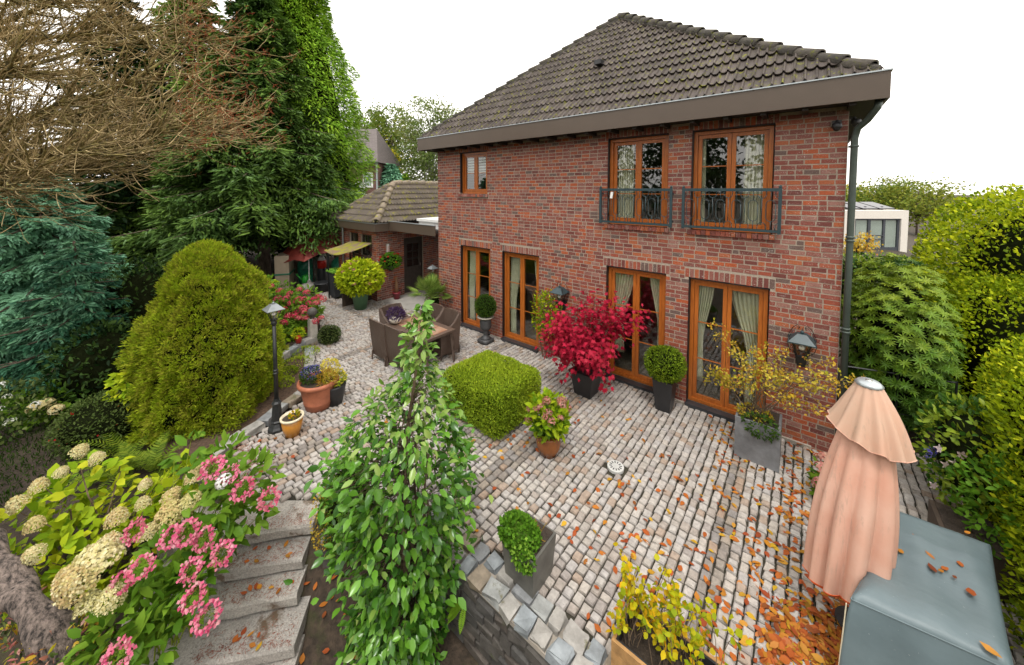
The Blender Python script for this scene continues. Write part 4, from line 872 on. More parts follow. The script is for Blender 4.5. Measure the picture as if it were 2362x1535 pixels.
# ------------------------------------------------------------------ lanterns, cameras, downlights
def lantern_glass_cage(t, c, s, topmat='iron', name='lantern'):
    """four sided tapered lantern; c = bottom centre, s = overall size"""
    x, y, z = c; b, w, h = .055 * s, .125 * s, .24 * s; bot = [(x + sx * b, y + sy * b, z) for sx, sy in ((-1,-1),(1,-1),(1,1),(-1,1))]; top = [(x + sx * w, y + sy * w, z + h) for sx, sy in ((-1,-1),(1,-1),(1,1),(-1,1))]
    q = MB()
    for i in range(4): q.tube([bot[i], top[i]], .009 * s, 4); q.tube([bot[i], bot[(i + 1) % 4]], .009 * s, 4); q.tube([top[i], top[(i + 1) % 4]], .010 * s, 4)
    q.lathe([(.075 * s, -.03 * s), (.08 * s, 0), (.0001, .002)], (x, y, z), 4); obj('cage', q.mesh('cage'), 'iron', t)
    q = MB(); q.frustum((x, y, z + h), .35 * s, .35 * s, .12 * s, .12 * s, .12 * s); q.box((x, y, z + h - .006 * s), (.36 * s, .36 * s, .012 * s)); q.ball((x, y, z + h + .14 * s), .028 * s, 8, 6); q.tube([(x, y, z + h + .12 * s), (x, y, z + h + .21 * s)], [.012 * s, .004 * s], 6); obj('roof_cap', q.mesh('roof_cap'), topmat, t)
    for i in range(4):
        q = MB(); j = (i + 1) % 4; V = [np.array(p) * .985 + np.array([x, y, p[2]]) * .015 for p in (bot[i], bot[j], top[j], top[i])]; q.add(V, [(0, 1, 2, 3)]); obj('pane', q.mesh('pane'), 'lamp_glass', t)
    q = MB(); q.tube([(x, y, z), (x, y, z + .08 * s)], .022 * s, 8); obj('socket', q.mesh('socket'), 'charcoal', t); q = MB(); q.ball((x, y, z + .125 * s), .042 * s, 10, 8); obj('bulb', q.mesh('bulb', True), 'bulb', t)
def wall_lantern(c, label, s=1.0):
    """c = wall point at the foot of the lantern"""
    t = thing('wall_lantern', label, 'lantern', c); x, y, z = c; yc = y - .17 * s
    q = MB(); q.frustum((x, y - .028, z), .10 * s, .05, .17 * s, .05, .2 * s); q.box((x, y - .028, z + .215 * s), (.2 * s, .055, .03 * s)); q.frustum((x, yc, z + .08 * s), .05 * s, .05 * s, .14 * s, .14 * s, .13 * s); q.box((x, y - .1 * s, z + .15 * s), (.05 * s, .14 * s, .05 * s)); obj('bracket', q.mesh('bracket'), 'iron', t)
    lantern_glass_cage(t, (x, yc, z + .22 * s), s * .92, 'rail_teal')  # teal cap carries the sky's reflection as a colour
    q = MB()
    for sx in (-1, 1):
        for sy in (-1, 1):
            q.tube([(x + sx * a * s, yc + sy * a * s * .8, z + b * s) for a, b in ((.07, .24), (.14, .32), (.17, .43), (.155, .49), (.135, .46))], .005, 4)
            q.tube([(x + sx * a * s, yc + sy * a * s * .8, z + b * s) for a, b in ((.155, .49), (.11, .60), (.06, .66), (.03, .645), (.045, .62))], .005, 4)
    obj('scroll', q.mesh('scroll', True), 'iron', t); return t
p = W(1847, 845); wall_lantern((-.42, -.002, 1.24), 'black wall lantern with sky reflection coloured blue into its roof near the green downpipe', 1.0)
p = W(1300, 700); wall_lantern((p[0], -.002, 1.2), 'black wall lantern behind the red maple between the doors', 1.0)
def post_lamp(base, label, h):
    t = thing('lamp_post', label, 'lamp post', base); x, y, z = base; k = h / 2.3
    q = MB(); q.lathe([(.14, 0), (.14, .04), (.115, .07), (.085, .12), (.10, .15), (.082, .17), (.062, .42), (.075, .45), (.05, .48), (.04, .52)], base, 8); obj('base', q.mesh('base'), 'iron', t)
    q = MB(); q.tube([(x, y, z + .5), (x, y, z + h - .46)], [.034, .026], 10); q.lathe([(.03, -.02), (.042, 0), (.03, .02)], (x, y, z + .95 * k), 10); q.lathe([(.03, -.02), (.042, 0), (.03, .02)], (x, y, z + 1.0 * k), 10); q.lathe([(.026, -.05), (.045, 0), (.03, .05)], (x, y, z + h - .5), 10); obj('pole', q.mesh('pole', True), 'iron', t)
    lantern_glass_cage(t, (x, y, z + h - .44), .70, 'lamp_cap')
b = G(640, 990); post_lamp((b[0], b[1], 0), 'black lamp post with clear lantern and white bulb beside the cone conifer', 2.28)
post_lamp((-9.55, .12, -.01), 'black lamp post half hidden behind the fan palm at the house corner', 1.72)
def dome(c, label, axis_out):
    t = thing('security_camera', label, 'security camera', c); x, y, z = c; ox, oy = axis_out
    q = MB(); q.box((x + ox * .02, y + oy * .02, z + .04), (.10, .10, .04) if oy else (.04, .10, .04)); q.tube([(x + ox * .03, y + oy * .03, z + .03), (x + ox * .07, y + oy * .07, z + .05), (x + ox * .09, y + oy * .09, z)], .02, 8); obj('arm', q.mesh('arm'), 'charcoal', t)
    q = MB(); q.lathe([(.03, .03), (.055, .01), (.058, -.04), (.05, -.055)], (x + ox * .09, y + oy * .09, z), 14); obj('housing', q.mesh('housing', True), 'charcoal', t)
    q = MB(); q.ball((x + ox * .09, y + oy * .09, z - .055), .042, 12, 8); obj('lens_dome', q.mesh('lens_dome', True), 'gap_black', t)
dome((-.13, -.002, 4.87), 'black dome camera on the brick wall left of the downpipe', (0, -1)); dome((.002, .28, 4.95), 'black dome camera on the side wall under the eaves', (1, 0))
# small white tag on the railing
t = thing('door_sensor', 'small white tag hanging on the balcony railing', 'sensor', (-3.47, -.14, 3.80)); q = MB(); q.box((-3.47, -.14, 3.83), (.045, .03, .13), tilt=(0, R(8), 0)); obj('casing', q.mesh('casing'), 'white', t)

# ------------------------------------------------------------------ dining set
def make_chair():
    t = thing('wicker_chair', 'x', 'chair', (0, 0, 0), group='wicker chairs round the patio table'); w, th_ = .56, .05
    prof = [(-.26, .10), (.27, .12), (.27, .60), (.05, .665), (-.17, .80), (-.31, .96), (-.36, .96), (-.31, .5)]
    for s in (-1, 1):
        V = [(s * w / 2 + k * th_ / 2, y, z) for k in (-1, 1) for y, z in prof]; n_ = len(prof); Fq = [tuple(range(n_))[::-1], tuple(range(n_, 2 * n_))] + [(i, (i + 1) % n_, n_ + (i + 1) % n_, n_ + i) for i in range(n_)]
        lobj('side_panel', mesh_np('side_panel', V, Fq), 'wicker', t)
    V = []; n_ = 7
    for k, off in ((0, 0), (1, .04)):
        for y, z in ((-.26, .10), (-.31, .5), (-.355, .965)):
            for i in range(n_): u = -1 + 2 * i / (n_ - 1); V.append((u * (w / 2 - .025), y + off - .03 * (1 - u * u) * (z > .3), z + .018 * (1 - u * u) * (z > .9)))
    Fq = []
    for k in (0, 1):
        for r_ in (0, 1):
            for i in range(n_ - 1): a = k * 3 * n_ + r_ * n_ + i; f = (a, a + 1, a + n_ + 1, a + n_); Fq.append(f if k == 0 else f[::-1])
    Fq += [(2 * n_ + i, 2 * n_ + i + 1, 5 * n_ + i + 1, 5 * n_ + i) for i in range(n_ - 1)]
    lobj('backrest', mesh_np('backrest', V, Fq), 'wicker', t)
    q = MB(); q.bb(-w / 2 + .03, w / 2 - .03, -.22, .265, .36, .44); lobj('seat', q.mesh('seat'), 'wicker', t)
    q = MB(); q.bb(-w / 2 + .026, w / 2 - .026, .24, .268, .14, .355); lobj('front_skirt', q.mesh('front_skirt'), 'wicker', t)
    for sx in (-1, 1):
        for sy, tl in ((-.29, -.06), (.245, 0)): q = MB(); q.tube([(sx * (w / 2 - .005), sy + tl * .3, 0), (sx * (w / 2 - .005), sy, .2)], [.02, .027], 6); lobj('leg', q.mesh('leg'), 'wicker', t)
    q = MB(); q.lathe([(.022, -.004), (.022, .004)], (0, -.375, .72), 10); V = np.array(q.V); V = np.stack([V[:, 0], -.352 + (V[:, 2] - .72), .72 + V[:, 1] + .375], -1); q.V = [tuple(v) for v in V]; lobj('badge', q.mesh('badge'), 'chrome', t)
    return t
def dup(root, loc, rz, label):
    r = root.copy(); COL.objects.link(r); r.location = loc; r.rotation_euler = (0, 0, rz); r['label'] = label
    for ch in root.children: c = ch.copy(); COL.objects.link(c); c.parent = r
    return r
ch = make_chair()
SP = [((-7.86, -2.45, 0), 0, 'wicker armchair on the garden side, nearer the low round bush'), ((-7.27, -2.43, 0), 0, 'wicker armchair pushed under the table next to the square box hedge'),
      ((-8.28, -1.98, 0), R(-90), 'wicker armchair at the table head by the purple plant bowl'), ((-7.70, -1.53, 0), R(180), 'wicker armchair on the house side of the table near the fan palm'), ((-7.10, -1.55, 0), R(180), 'wicker armchair on the house side of the table near the stone urn')]
for i, (l, r_, lb) in enumerate(SP):
    if i: dup(ch, l, r_, lb)
    else: ch.location = l; ch.rotation_euler = (0, 0, r_); ch['label'] = lb
t = thing('patio_table', 'rectangular wicker patio table with inlaid brown stone tiles', 'table', (-7.35, -1.99, 0))
q = MB(); q.bb(-8.12, -6.58, -2.42, -1.56, .68, .735); obj('tabletop', q.mesh('tabletop'), 'wicker', t)
for i in range(4): q = MB(); x = -7.98 + i * .33; q.bb(x, x + .31, -2.26, -1.72, .7355, .745); obj('inlay_tile', q.mesh('inlay_tile'), 'table_tile', t)
for sx, sy in ((-8.05, -2.35), (-8.05, -1.63), (-6.65, -2.35), (-6.65, -1.63)): q = MB(); q.tube([(sx + (.08 if sx > -7 else -.02), sy, 0), (sx, sy, .679)], [.03, .045], 6); obj('leg', q.mesh('leg'), 'wicker', t)
c = G(918, 748, .745); c[0] -= .1
t = thing('plant_bowl', 'cream bowl of purple leafed plant on the patio table', 'potted plant', (c[0], c[1], .745)); q = MB(); q.lathe([(.07, 0), (.13, .03), (.16, .10), (.15, .12), (.13, .10)], (c[0], c[1], .745), 18); obj('bowl', q.mesh('bowl', True), 'bowl_cream', t)
bush(t, (c[0], c[1], .95), (.2, .2, .15), 500, .07, .03, 'leaf_purple', inner=None, up=.8)

# ------------------------------------------------------------------ pots
def pot_soil(t, c, r_, z): q = MB(); q.lathe([(r_, -.01), (r_, 0), (.0001, .012)], (c[0], c[1], z), 16); obj('soil', q.mesh('soil'), 'soil', t)
# big terracotta pot
c = G(728, 948); c = np.array([c[0] - .1, c[1] + .1, 0])
t = thing('terracotta_pot', 'large terracotta pot of blue and yellow flowers beside the mulch bed', 'potted plant', c)
q = MB(); q.lathe([(.21, 0), (.245, .12), (.25, .13), (.245, .145), (.295, .40), (.30, .42), (.335, .43), (.345, .47), (.335, .505), (.30, .505), (.29, .46)], c, 28); obj('pot', q.mesh('pot', True), 'terracotta', t); pot_soil(t, c, .29, .46)
q = MB(); wv = [(c[0] + .272 * math.cos(a) + .0, c[1] + .272 * math.sin(a), .33 + .012 * math.sin(k * 2.1)) for k, a in enumerate(np.linspace(R(-62), R(-25), 14))]; q.tube(wv, .005, 4); obj('chalk_mark', q.mesh('chalk_mark'), 'white', t)
cl = c - RT * .12; bush(t, (cl[0], cl[1], .58), (.19, .19, .13), 700, .045, .02, 'leaf_boxdark', inner=None, up=.6); bush(t, (cl[0], cl[1], .63), (.17, .17, .10), 320, .03, .025, 'fl_blue', inner=None, up=.8, name='blue_flowers')
cl = c + RT * .16 + FH * .12; bush(t, (cl[0], cl[1], .66), (.2, .16, .14), 420, .035, .03, 'fl_yellow', inner=None, up=.8, name='yellow_flowers'); cl = c + RT * .18 - FH * .05; bush(t, (cl[0], cl[1], .55), (.16, .14, .13), 350, .09, .006, 'leaf_autumn', inner=None, up=.9, name='dry_grass')
c = G(772, 930); t = thing('dark_pot', 'dark flower pot behind the large terracotta pot', 'potted plant', (c[0], c[1], 0)); q = MB(); q.lathe([(.13, 0), (.2, .33), (.2, .37), (.17, .36)], (c[0], c[1], 0), 18); obj('pot', q.mesh('pot', True), 'charcoal', t); bush(t, (c[0], c[1], .48), (.2, .2, .13), 350, .04, .03, 'fl_yellow', inner=None, up=.7); bush(t, (c[0], c[1], .43), (.2, .2, .1), 350, .06, .02, 'leaf_box', inner=None, up=.7, name='leaves')
# small ochre pot
c = G(675, 1003); t = thing('ochre_pot', 'small glazed ochre pot with cream rim next to the lamp post foot', 'potted plant', (c[0], c[1], 0))
q = MB(); q.lathe([(.10, 0), (.135, .12), (.155, .27)], (c[0], c[1], 0), 22); obj('pot', q.mesh('pot', True), 'ochre_glaze', t); q = MB(); q.lathe([(.155, .27), (.172, .285), (.17, .31), (.145, .31), (.14, .27)], (c[0], c[1], 0), 22); obj('rim', q.mesh('rim', True), 'cream_rim', t); pot_soil(t, c, .14, .28)
bush(t, (c[0] + .04, c[1] + .02, .33), (.07, .07, .05), 70, .05, .03, 'leaf_yellow', inner=None, up=.8)
# two red pots on the bed wall
for (px, py, mt, lb, lf) in ((689, 794, 'red_glaze', 'bright red pot standing on the curved bed wall', 'leaf_lime'), (703, 772, 'maroon_pot', 'small dark red pot behind the bright red one', 'leaf_clover')):
    c = G(px, py - 3, .24); t = thing('red_pot', lb, 'potted plant', (c[0], c[1], .24)); q = MB(); q.lathe([(.055, 0), (.085, .13), (.092, .15), (.075, .15)], (c[0], c[1], .24), 14); obj('pot', q.mesh('pot', True), mt, t); bush(t, (c[0], c[1], .47), (.13, .13, .11), 180, .06, .035, lf, inner=None, up=.6)
# hydrangea heads ---------------------------------------------------------------
def head_mesh(kind, rad=.09, n=90):
    d = rdir(n * 2); d = d[d[:, 2] > -.25][:n]; m = len(d)
    if kind == 'mop': P = d * rad * [1, 1, .75]; return leaf_mesh('flower_head', (P, norm(np.cross(d, rdir(m))), d, rad * .42, rad * .42, 'diamond', tone(P * 12, 3)))
    if kind == 'panicle': h = rng.random(m) ** .8; a = U(0, 6.28, m); r_ = rad * np.sqrt(1.02 - h ** 2) * U(.85, 1.05, m); P = np.stack([r_ * np.cos(a), r_ * np.sin(a), h * rad * 1.5 - rad * .3], -1); dd = norm(P * [1, 1, .3] + [0, 0, .02] + .03 * rng.normal(size=P.shape)); return leaf_mesh('flower_head', (P, norm(np.cross(dd, rdir(m))), dd, rad * .19, rad * .18, 'diamond', tone(P * 9, 2, .5)))
    a = np.linspace(0, 6.28, m); r_ = rad * U(.66, 1.15, m); P = np.stack([r_ * np.cos(a), r_ * np.sin(a), U(-.02, .015, m)], -1); dd = norm(np.array([0, 0, 1.]) + .5 * rng.normal(size=(m, 3)))
    return leaf_mesh('flower_head', (P, norm(np.cross(dd, rdir(m))), dd, rad * .36, rad * .34, 'diamond'))
def heads(parent, pts, kind, mat, rad, n=80, nv=4, tilt=.5, centre=False, sc=(.8, 1.2)):
    ms = [head_mesh(kind, rad, n) for _ in range(nv)]
    if centre: cm = leaf_mesh('flower_centre', (np.stack([rad * .75 * np.sqrt(rng.random(60)) * np.cos(a := U(0, 6.28, 60)), rad * .75 * np.sqrt(rng.random(60)) * np.sin(a), U(-.004, .012, 60)], -1), rdir(60) + [0, 0, 1.5], rdir(60), rad * .2, rad * .1, 'diamond'))
    for p in pts:
        rot = (U(-tilt, tilt) + (.25 if kind != 'panicle' else 0), U(-tilt, tilt), U(0, 6)); s = U(*sc); o = obj('flower_head', random.choice(ms), mat, parent, p, rot, (s, s, s))
        if centre: w = lobj('flower_centre', cm, 'leaf_hydrangea' if centre is True else centre, o)
def shell_pts(c, rad, n, up=.2, seed=None):
    d = rdir(n * 8); d = d[d[:, 2] > up - .4]; d = d[(d @ (-FW)) > -.2][:n]; return np.array(c) + d * np.array(rad)
# glazed pot with red hydrangea on the cobbles
c = G(1265, 1046); t = thing('hydrangea_pot', 'brown glazed pot of red hydrangea standing alone on the cobbles', 'potted plant', (c[0], c[1], 0))
q = MB(); q.lathe([(.12, 0), (.175, .12), (.185, .2), (.165, .28), (.175, .30), (.15, .30)], (c[0], c[1], 0), 22); obj('pot', q.mesh('pot', True), 'brown_glaze', t)
bush(t, (c[0], c[1], .58), (.27, .27, .30), 420, .13, .075, 'leaf_lime', inner=None, shape='leaf', up=.4, shell=.5); bush(t, (c[0], c[1], .52), (.22, .22, .24), 260, .12, .07, 'leaf_hydrangea', inner=None, shape='leaf', up=.4, shell=.5, name='lower_leaves')
heads(t, shell_pts((c[0], c[1], .60), (.30, .30, .32), 17), 'mop', 'fl_dusty', .055, 60)
# green tub hydrangea
c = G(832, 712); t = thing('hydrangea_tub', 'big lime green hydrangea in a green plastic tub by the wooden screen', 'potted plant', (c[0], c[1], 0))
q = MB(); q.lathe([(.19, 0), (.26, .52), (.285, .53), (.285, .58), (.25, .58)], (c[0], c[1], 0), 20); obj('tub', q.mesh('tub', True), 'green_pot', t)
bush(t, (c[0], c[1], 1.05), (.70, .70, .56), 2600, .13, .085, 'leaf_lime', shape='leaf', up=.2, shell=.28, inner='leaf_fern', zmin=.5); heads(t, shell_pts((c[0], c[1], 1.05), (.70, .70, .57), 16), 'mop', 'fl_dusty', .065, 50)
# geranium basket on the wall
c = np.array([-11.78, .02, 1.25]); t = thing('geranium_basket', 'hanging basket of red geraniums on the outbuilding wall', 'hanging basket', c); q = MB(); q.lathe([(.06, -.2), (.15, -.1), (.19, 0), (.17, 0)], c, 14); obj('basket', q.mesh('basket', True), 'charcoal', t); q = MB(); q.tube([(c[0], c[1], c[2]), (c[0] - .05, c[1], c[2] + .3), (-11.995, c[1], c[2] + .3)], .008, 5); obj('hook', q.mesh('hook'), 'iron', t)
bush(t, c + [0, 0, .16], (.32, .36, .28), 700, .08, .06, 'leaf_clover', up=.3); heads(t, shell_pts(c + [0, 0, .18], (.34, .38, .28), 11), 'mop', 'fl_red', .05, 40)
# thermometer, cone with red pot
t = thing('thermometer', 'white wall thermometer on the outbuilding corner', 'thermometer', (-11.985, .05, 1.7)); q = MB(); q.bb(-11.998, -11.975, .0, .09, 1.55, 1.98); obj('board', q.mesh('board'), 'white', t)
q = MB(); q.tube([(-11.97, .045, 1.6), (-11.97, .045, 1.92)], .008, 6); obj('tube', q.mesh('tube'), 'red_glaze', t)
c = (-11.75, .22, 0); t = thing('cone_ornament', 'brown wicker cone standing in a dark red pot by the door', 'ornament', c); q = MB(); q.lathe([(.10, 0), (.13, .2), (.145, .21), (.145, .24), (.11, .24)], c, 16); obj('pot', q.mesh('pot', True), 'maroon_pot', t); q = MB(); q.lathe([(.085, .2), (.06, .5), (.04, .72), (.05, .76), (.02, .8)], c, 12); obj('cone', q.mesh('cone', True), 'brown_wood', t)
# palm
c = np.array([-9.02, -.42, 0]); t = thing('fan_palm', 'fan palm in a blue grey pot at the house corner', 'potted plant', c); q = MB(); q.lathe([(.17, 0), (.23, .42), (.25, .43), (.25, .47), (.21, .46)], c, 20); obj('pot', q.mesh('pot', True), 'blue_pot', t); pot_soil(t, c, .2, .44)
q = MB(); q.tube([c + [0, 0, .4], c + [0, 0, .75]], [.07, .05], 8); obj('stem', q.mesh('stem'), 'bark', t)
sets = []; q = MB()
for k in range(26):
    az = U(0, 6.28); el = U(.1, 1.35); d = np.array([math.cos(az) * math.cos(el), math.sin(az) * math.cos(el), math.sin(el)]); st = c + [0, 0, .72]; e = st + d * U(.28, .42); q.tube([st, e], .007, 4)
    sidev = norm(np.cross(d, [0, 0, 1])); n_ = 16; a = np.linspace(-1.25, 1.25, n_); A = d * np.cos(a)[:, None] + sidev * np.sin(a)[:, None] + [0, 0, -.08]; sets.append((np.repeat(e[None], n_, 0), A, np.cross(A, sidev) + .1, .42 * (1 - .15 * np.abs(a)), .032, 'strip'))
obj('leaf_stalks', q.mesh('leaf_stalks'), 'leaf_palm', t); obj('fronds', leaf_mesh('fronds', *sets), 'leaf_palm', t)
c = G(1012, 716); t = thing('variegated_shrub', 'small pale variegated shrub crowding the fan palm pot', 'shrub', (c[0], c[1], 0)); bush(t, (c[0] + .1, c[1] - .25, .3), (.30, .30, .32), 1500, .05, .03, 'leaf_varieg', up=.2, zmin=0)
# urn with box ball
c = np.array([-6.72, -.42, 0]); t = thing('stone_urn', 'dark stone pedestal urn with clipped box ball between the french doors', 'urn', c); q = MB(); q.box((c[0], c[1], .05), (.30, .30, .10)); q.lathe([(.13, .10), (.13, .13), (.07, .17), (.055, .24), (.08, .29), (.06, .31), (.12, .35), (.15, .42), (.15, .55), (.13, .62)], c, 20); obj('urn', q.mesh('urn', True), 'urn_stone', t)
q = MB(); q.lathe([(.13, .62), (.20, .66), (.22, .67), (.215, .69), (.15, .68)], c, 24); obj('rim', q.mesh('rim', True), 'urn_rim', t); bush(t, c + [0, 0, .95], (.27, .27, .29), 3200, .035, .018, 'leaf_boxdark', up=.3, shell=.15)
# box ball in tall black pot
c = np.array([-2.30, -.40, 0]); t = thing('box_ball_pot', 'clipped box ball in a tall black square pot between the doors', 'potted plant', c); q = MB(); q.frustum(c, .24, .24, .34, .34, .56); obj('pot', q.mesh('pot'), 'charcoal', t); bush(t, c + [0, 0, .82], (.33, .33, .31), 5200, .038, .018, 'leaf_box', up=.35, shell=.16, tsc=6)
# red maple
c = np.array([-3.62, -.85, 0]); t = thing('red_maple', 'crimson japanese maple in a black square pot in front of the brick wall', 'potted tree', c); q = MB(); q.frustum(c, .33, .33, .46, .46, .46); q.box(c + [0, 0, .455], (.5, .5, .04)); obj('pot', q.mesh('pot'), 'charcoal', t)
q = MB(); tips = []
for k in range(9):
    az = U(0, 6.28); P = grow(c + [0, 0, .45], (math.cos(az) * .36, math.sin(az) * .4, 1), U(1.0, 1.55), 6, wob=.25); q.tube(P, np.linspace(.018, .005, 7), 5); tips += [P[j] for j in range(2, 7)]
    for j in range(2, 6):
        a2 = az + U(-1.3, 1.3); P2 = grow(P[j], (math.cos(a2), math.sin(a2), .3), U(.25, .55), 4, curve=(0, 0, -.5), wob=.25); q.tube(P2, np.linspace(.007, .003, 5), 4); tips += [P2[-1], P2[-2], P2[-3]]
obj('branches', q.mesh('branches', True), 'twig', t); tips = np.array(tips); tips = tips[tips[:, 1] < -.12]
P = tips[rng.integers(0, len(tips), 2700)] + rng.normal(size=(2700, 3)) * [.13, .10, .13]; P = P[(P[:, 1] < -.06) & (P[:, 2] > .35)]; m = len(P); d = norm(P - (c + [0, 0, 1.1])); obj('foliage', leaf_mesh('foliage', (P, norm(d + [0, 0, -.6] + .6 * rng.normal(size=(m, 3))), norm(d + [0, 0, .8] + .5 * rng.normal(size=(m, 3))), U(.07, .115, m), U(.07, .11, m), 'maple', tone(P, 4, .4))), 'leaf_maple', t)
# yellow-green evergreen behind the maple, trained on the wall
c = W(1265, 720); t = thing('wall_shrub', 'yellow green evergreen trained on the wall beside the red maple', 'shrub', (c[0], -.2, 0)); q = MB()
for k in range(4): q.tube(grow((c[0] + U(-.06, .06), -.16, 0), (U(-.2, .2), 0, 1), 1.5, 6, wob=.2), np.linspace(.018, .006, 7), 5)
obj('stems', q.mesh('stems'), 'twig', t); bush(t, (c[0] + .12, -.26, 1.05), (.40, .2, .60), 800, .07, .045, 'leaf_hornbeam', inner=None, shape='leaf', up=.1, shell=.6)
# grey cube planter with yellowing hydrangea
a = G(1797, 1092); c = np.array([a[0] - .27, a[1] + .24, 0]); t = thing('grey_planter', 'square grey planter of yellowing hydrangea by the last french door', 'potted plant', c); q = MB(); q.bb(c[0] - .27, c[0] + .27, c[1] - .24, c[1] + .24, 0, .60); ob = obj('planter', q.mesh('planter'), 'slate_pot', t); q = MB(); q.bb(c[0] - .24, c[0] + .24, c[1] - .21, c[1] + .21, .601, .612); obj('soil', q.mesh('soil'), 'soil', t)
q = MB(); tips = []
for k in range(19):
    az = U(0, 6.28); sp = U(.25, 1.0); P = grow(c + [U(-.12, .12), U(-.1, .1), .6], (math.cos(az) * sp, math.sin(az) * sp * .55 - .1, 1.15), U(.65, 1.45), 6, curve=(math.cos(az) * .6, 0, -.3), wob=.25); P[:, 1] = np.minimum(P[:, 1], -.15); q.tube(P, np.linspace(.007, .003, 7), 4); tips += [P[-1], P[-2], P[-3], P[-1]]
    for j in (2, 3, 4): a2 = az + U(-1, 1); P2 = grow(P[j], (math.cos(a2), math.sin(a2) * .6, .5), U(.2, .45), 3, wob=.2); P2[:, 1] = np.minimum(P2[:, 1], -.12); q.tube(P2, np.linspace(.004, .002, 4), 3); tips += [P2[-1], P2[-2]]
obj('stems', q.mesh('stems'), 'twig', t); tips = np.array(tips); m = 1900; P = tips[rng.integers(0, len(tips), m)] + rng.normal(size=(m, 3)) * .042; P[:, 1] = np.minimum(P[:, 1], -.04); obj('foliage', leaf_mesh('foliage', (P, rdir(m) + [0, 0, .2], rdir(m) + [0, 0, .7], U(.025, .065, m), U(.02, .042, m), 'diamond', tone(P, 5, .5))), 'leaf_autumn', t)
bush(t, c + [.04, -.22, .56], (.22, .10, .16), 420, .05, .03, 'leaf_boxdark', inner=None, up=0, name='trailing_plant'); bush(t, c + [-.05, -.05, .64], (.22, .18, .06), 260, .05, .03, 'leaf_autumn', inner=None, name='low_leaves')
# square dark planter with clover-like leaves
c = np.array([-2.52, -4.06, 0]); a = G(1226, 1391); hw = .19; c = np.array([a[0] - hw + .02, a[1] + hw, 0]); t = thing('slate_planter', 'square dark stone planter with small round green leaves near the low wall', 'potted plant', c); q = MB()
q.frustum(c + [0, 0, .0], .34, .34, .40, .40, .42); obj('planter', q.mesh('planter'), 'stone_pot', t); q = MB(); q.box(c + [0, 0, .425], (.35, .35, .012)); obj('soil', q.mesh('soil'), 'soil', t)
bush(t, c + [-.06, -.08, .46], (.22, .17, .15), 2300, .033, .03, 'leaf_clover', inner='leaf_boxdark', up=.5, shell=.3); bush(t, c + [.06, -.19, .38], (.14, .06, .13), 700, .033, .03, 'leaf_clover', inner=None, up=.2, shell=.4, name='overhang')
q = MB()
for k in range(8): q.tube(grow(c + [U(.0, .14), U(.0, .14), .42], (U(-.4, .4), U(-.4, .4), 1), U(.08, .2), 3, wob=.4), .003, 3)
obj('dry_stems', q.mesh('dry_stems'), 'leaf_autumn', t)
# wooden planter with yellow leaves at the patio edge
a = G(1410, 1480, .36); x0, y0 = a[0], a[1]; c = np.array([x0 + .36, y0 + .2, 0]); t = thing('wooden_planter', 'wooden trough of yellow green leafy stems on the patio edge', 'potted plant', c); 
for k in range(4):
    z = k * .09 + .02
    for bx_ in ((x0, x0 + .75, y0, y0 + .025), (x0, x0 + .75, y0 + .375, y0 + .40), (x0, x0 + .025, y0 + .026, y0 + .374), (x0 + .725, x0 + .75, y0 + .026, y0 + .374)): q = MB(); q.bb(*bx_, z, z + .086); obj('board', q.mesh('board'), 'planter_wood', t)
for bx_ in ((x0 + .026, x0 + .04, y0 + .026, y0 + .374), (x0 + .71, x0 + .724, y0 + .026, y0 + .374), (x0 + .041, x0 + .709, y0 + .026, y0 + .04), (x0 + .041, x0 + .709, y0 + .36, y0 + .374)): q = MB(); q.bb(*bx_, .05, .372); obj('liner', q.mesh('liner'), 'charcoal', t)
q = MB(); q.bb(x0 + .042, x0 + .708, y0 + .042, y0 + .358, .2, .31); obj('soil', q.mesh('soil'), 'soil', t)
q = MB(); tips = []
for k in range(46):
    P = grow((x0 + U(.06, .68), y0 + U(.06, .34), .3), (U(-.45, .35), U(-.2, .55), 1), U(.22, .55), 5, wob=.25); q.tube(P, np.linspace(.004, .002, 6), 3); tips += [P[-1], P[-2], P[-3], P[-1]]
obj('stems', q.mesh('stems'), 'twig', t); tips = np.array(tips); m = 620; P = tips[rng.integers(0, len(tips), m)] + rng.normal(size=(m, 3)) * .028; YP = (P, norm(rng.normal(size=(m, 3)) + [0, 0, -.3]), norm(rng.normal(size=(m, 3)) * .7 + [0, 0, 1]), U(.035, .062, m), U(.034, .06, m))
def leaf_unit(shape):
    T, TF = TEMPL[shape]; return mesh_np('leaf', np.array(T), TF, np.zeros(len(T)), True)
LEAFU = {}
def leaf_objs(parent, P, A, Nn, L, Wd, mat, shape='leaf', nobj=250, rest='leaves'):
    """the leaves nearest the camera are single parts, the others one part"""
    P = np.asarray(P); A = norm(A); S = norm(np.cross(A, Nn)); N3 = np.cross(S, A); o_ = np.argsort(np.linalg.norm(P - CAM, axis=1)); k = o_[:nobj]
    key = (shape, mat)
    if key not in LEAFU: LEAFU[key] = leaf_unit(shape)
    L = np.broadcast_to(L, (len(P),)); Wd = np.broadcast_to(Wd, (len(P),))
    for i in k:
        m = Matrix((A[i], S[i], N3[i])).transposed(); obj('leaf', LEAFU[key], mat, parent, P[i], m.to_euler(), (L[i], Wd[i], L[i]))
    r_ = o_[nobj:]
    if len(r_): obj(rest, leaf_mesh(rest, (P[r_], A[r_], N3[r_], L[r_], Wd[r_], shape, tone(P[r_], 4, .4))), mat, parent, kind='stuff')
leaf_objs(t, *YP, 'leaf_yellow', 'leaf', 260)

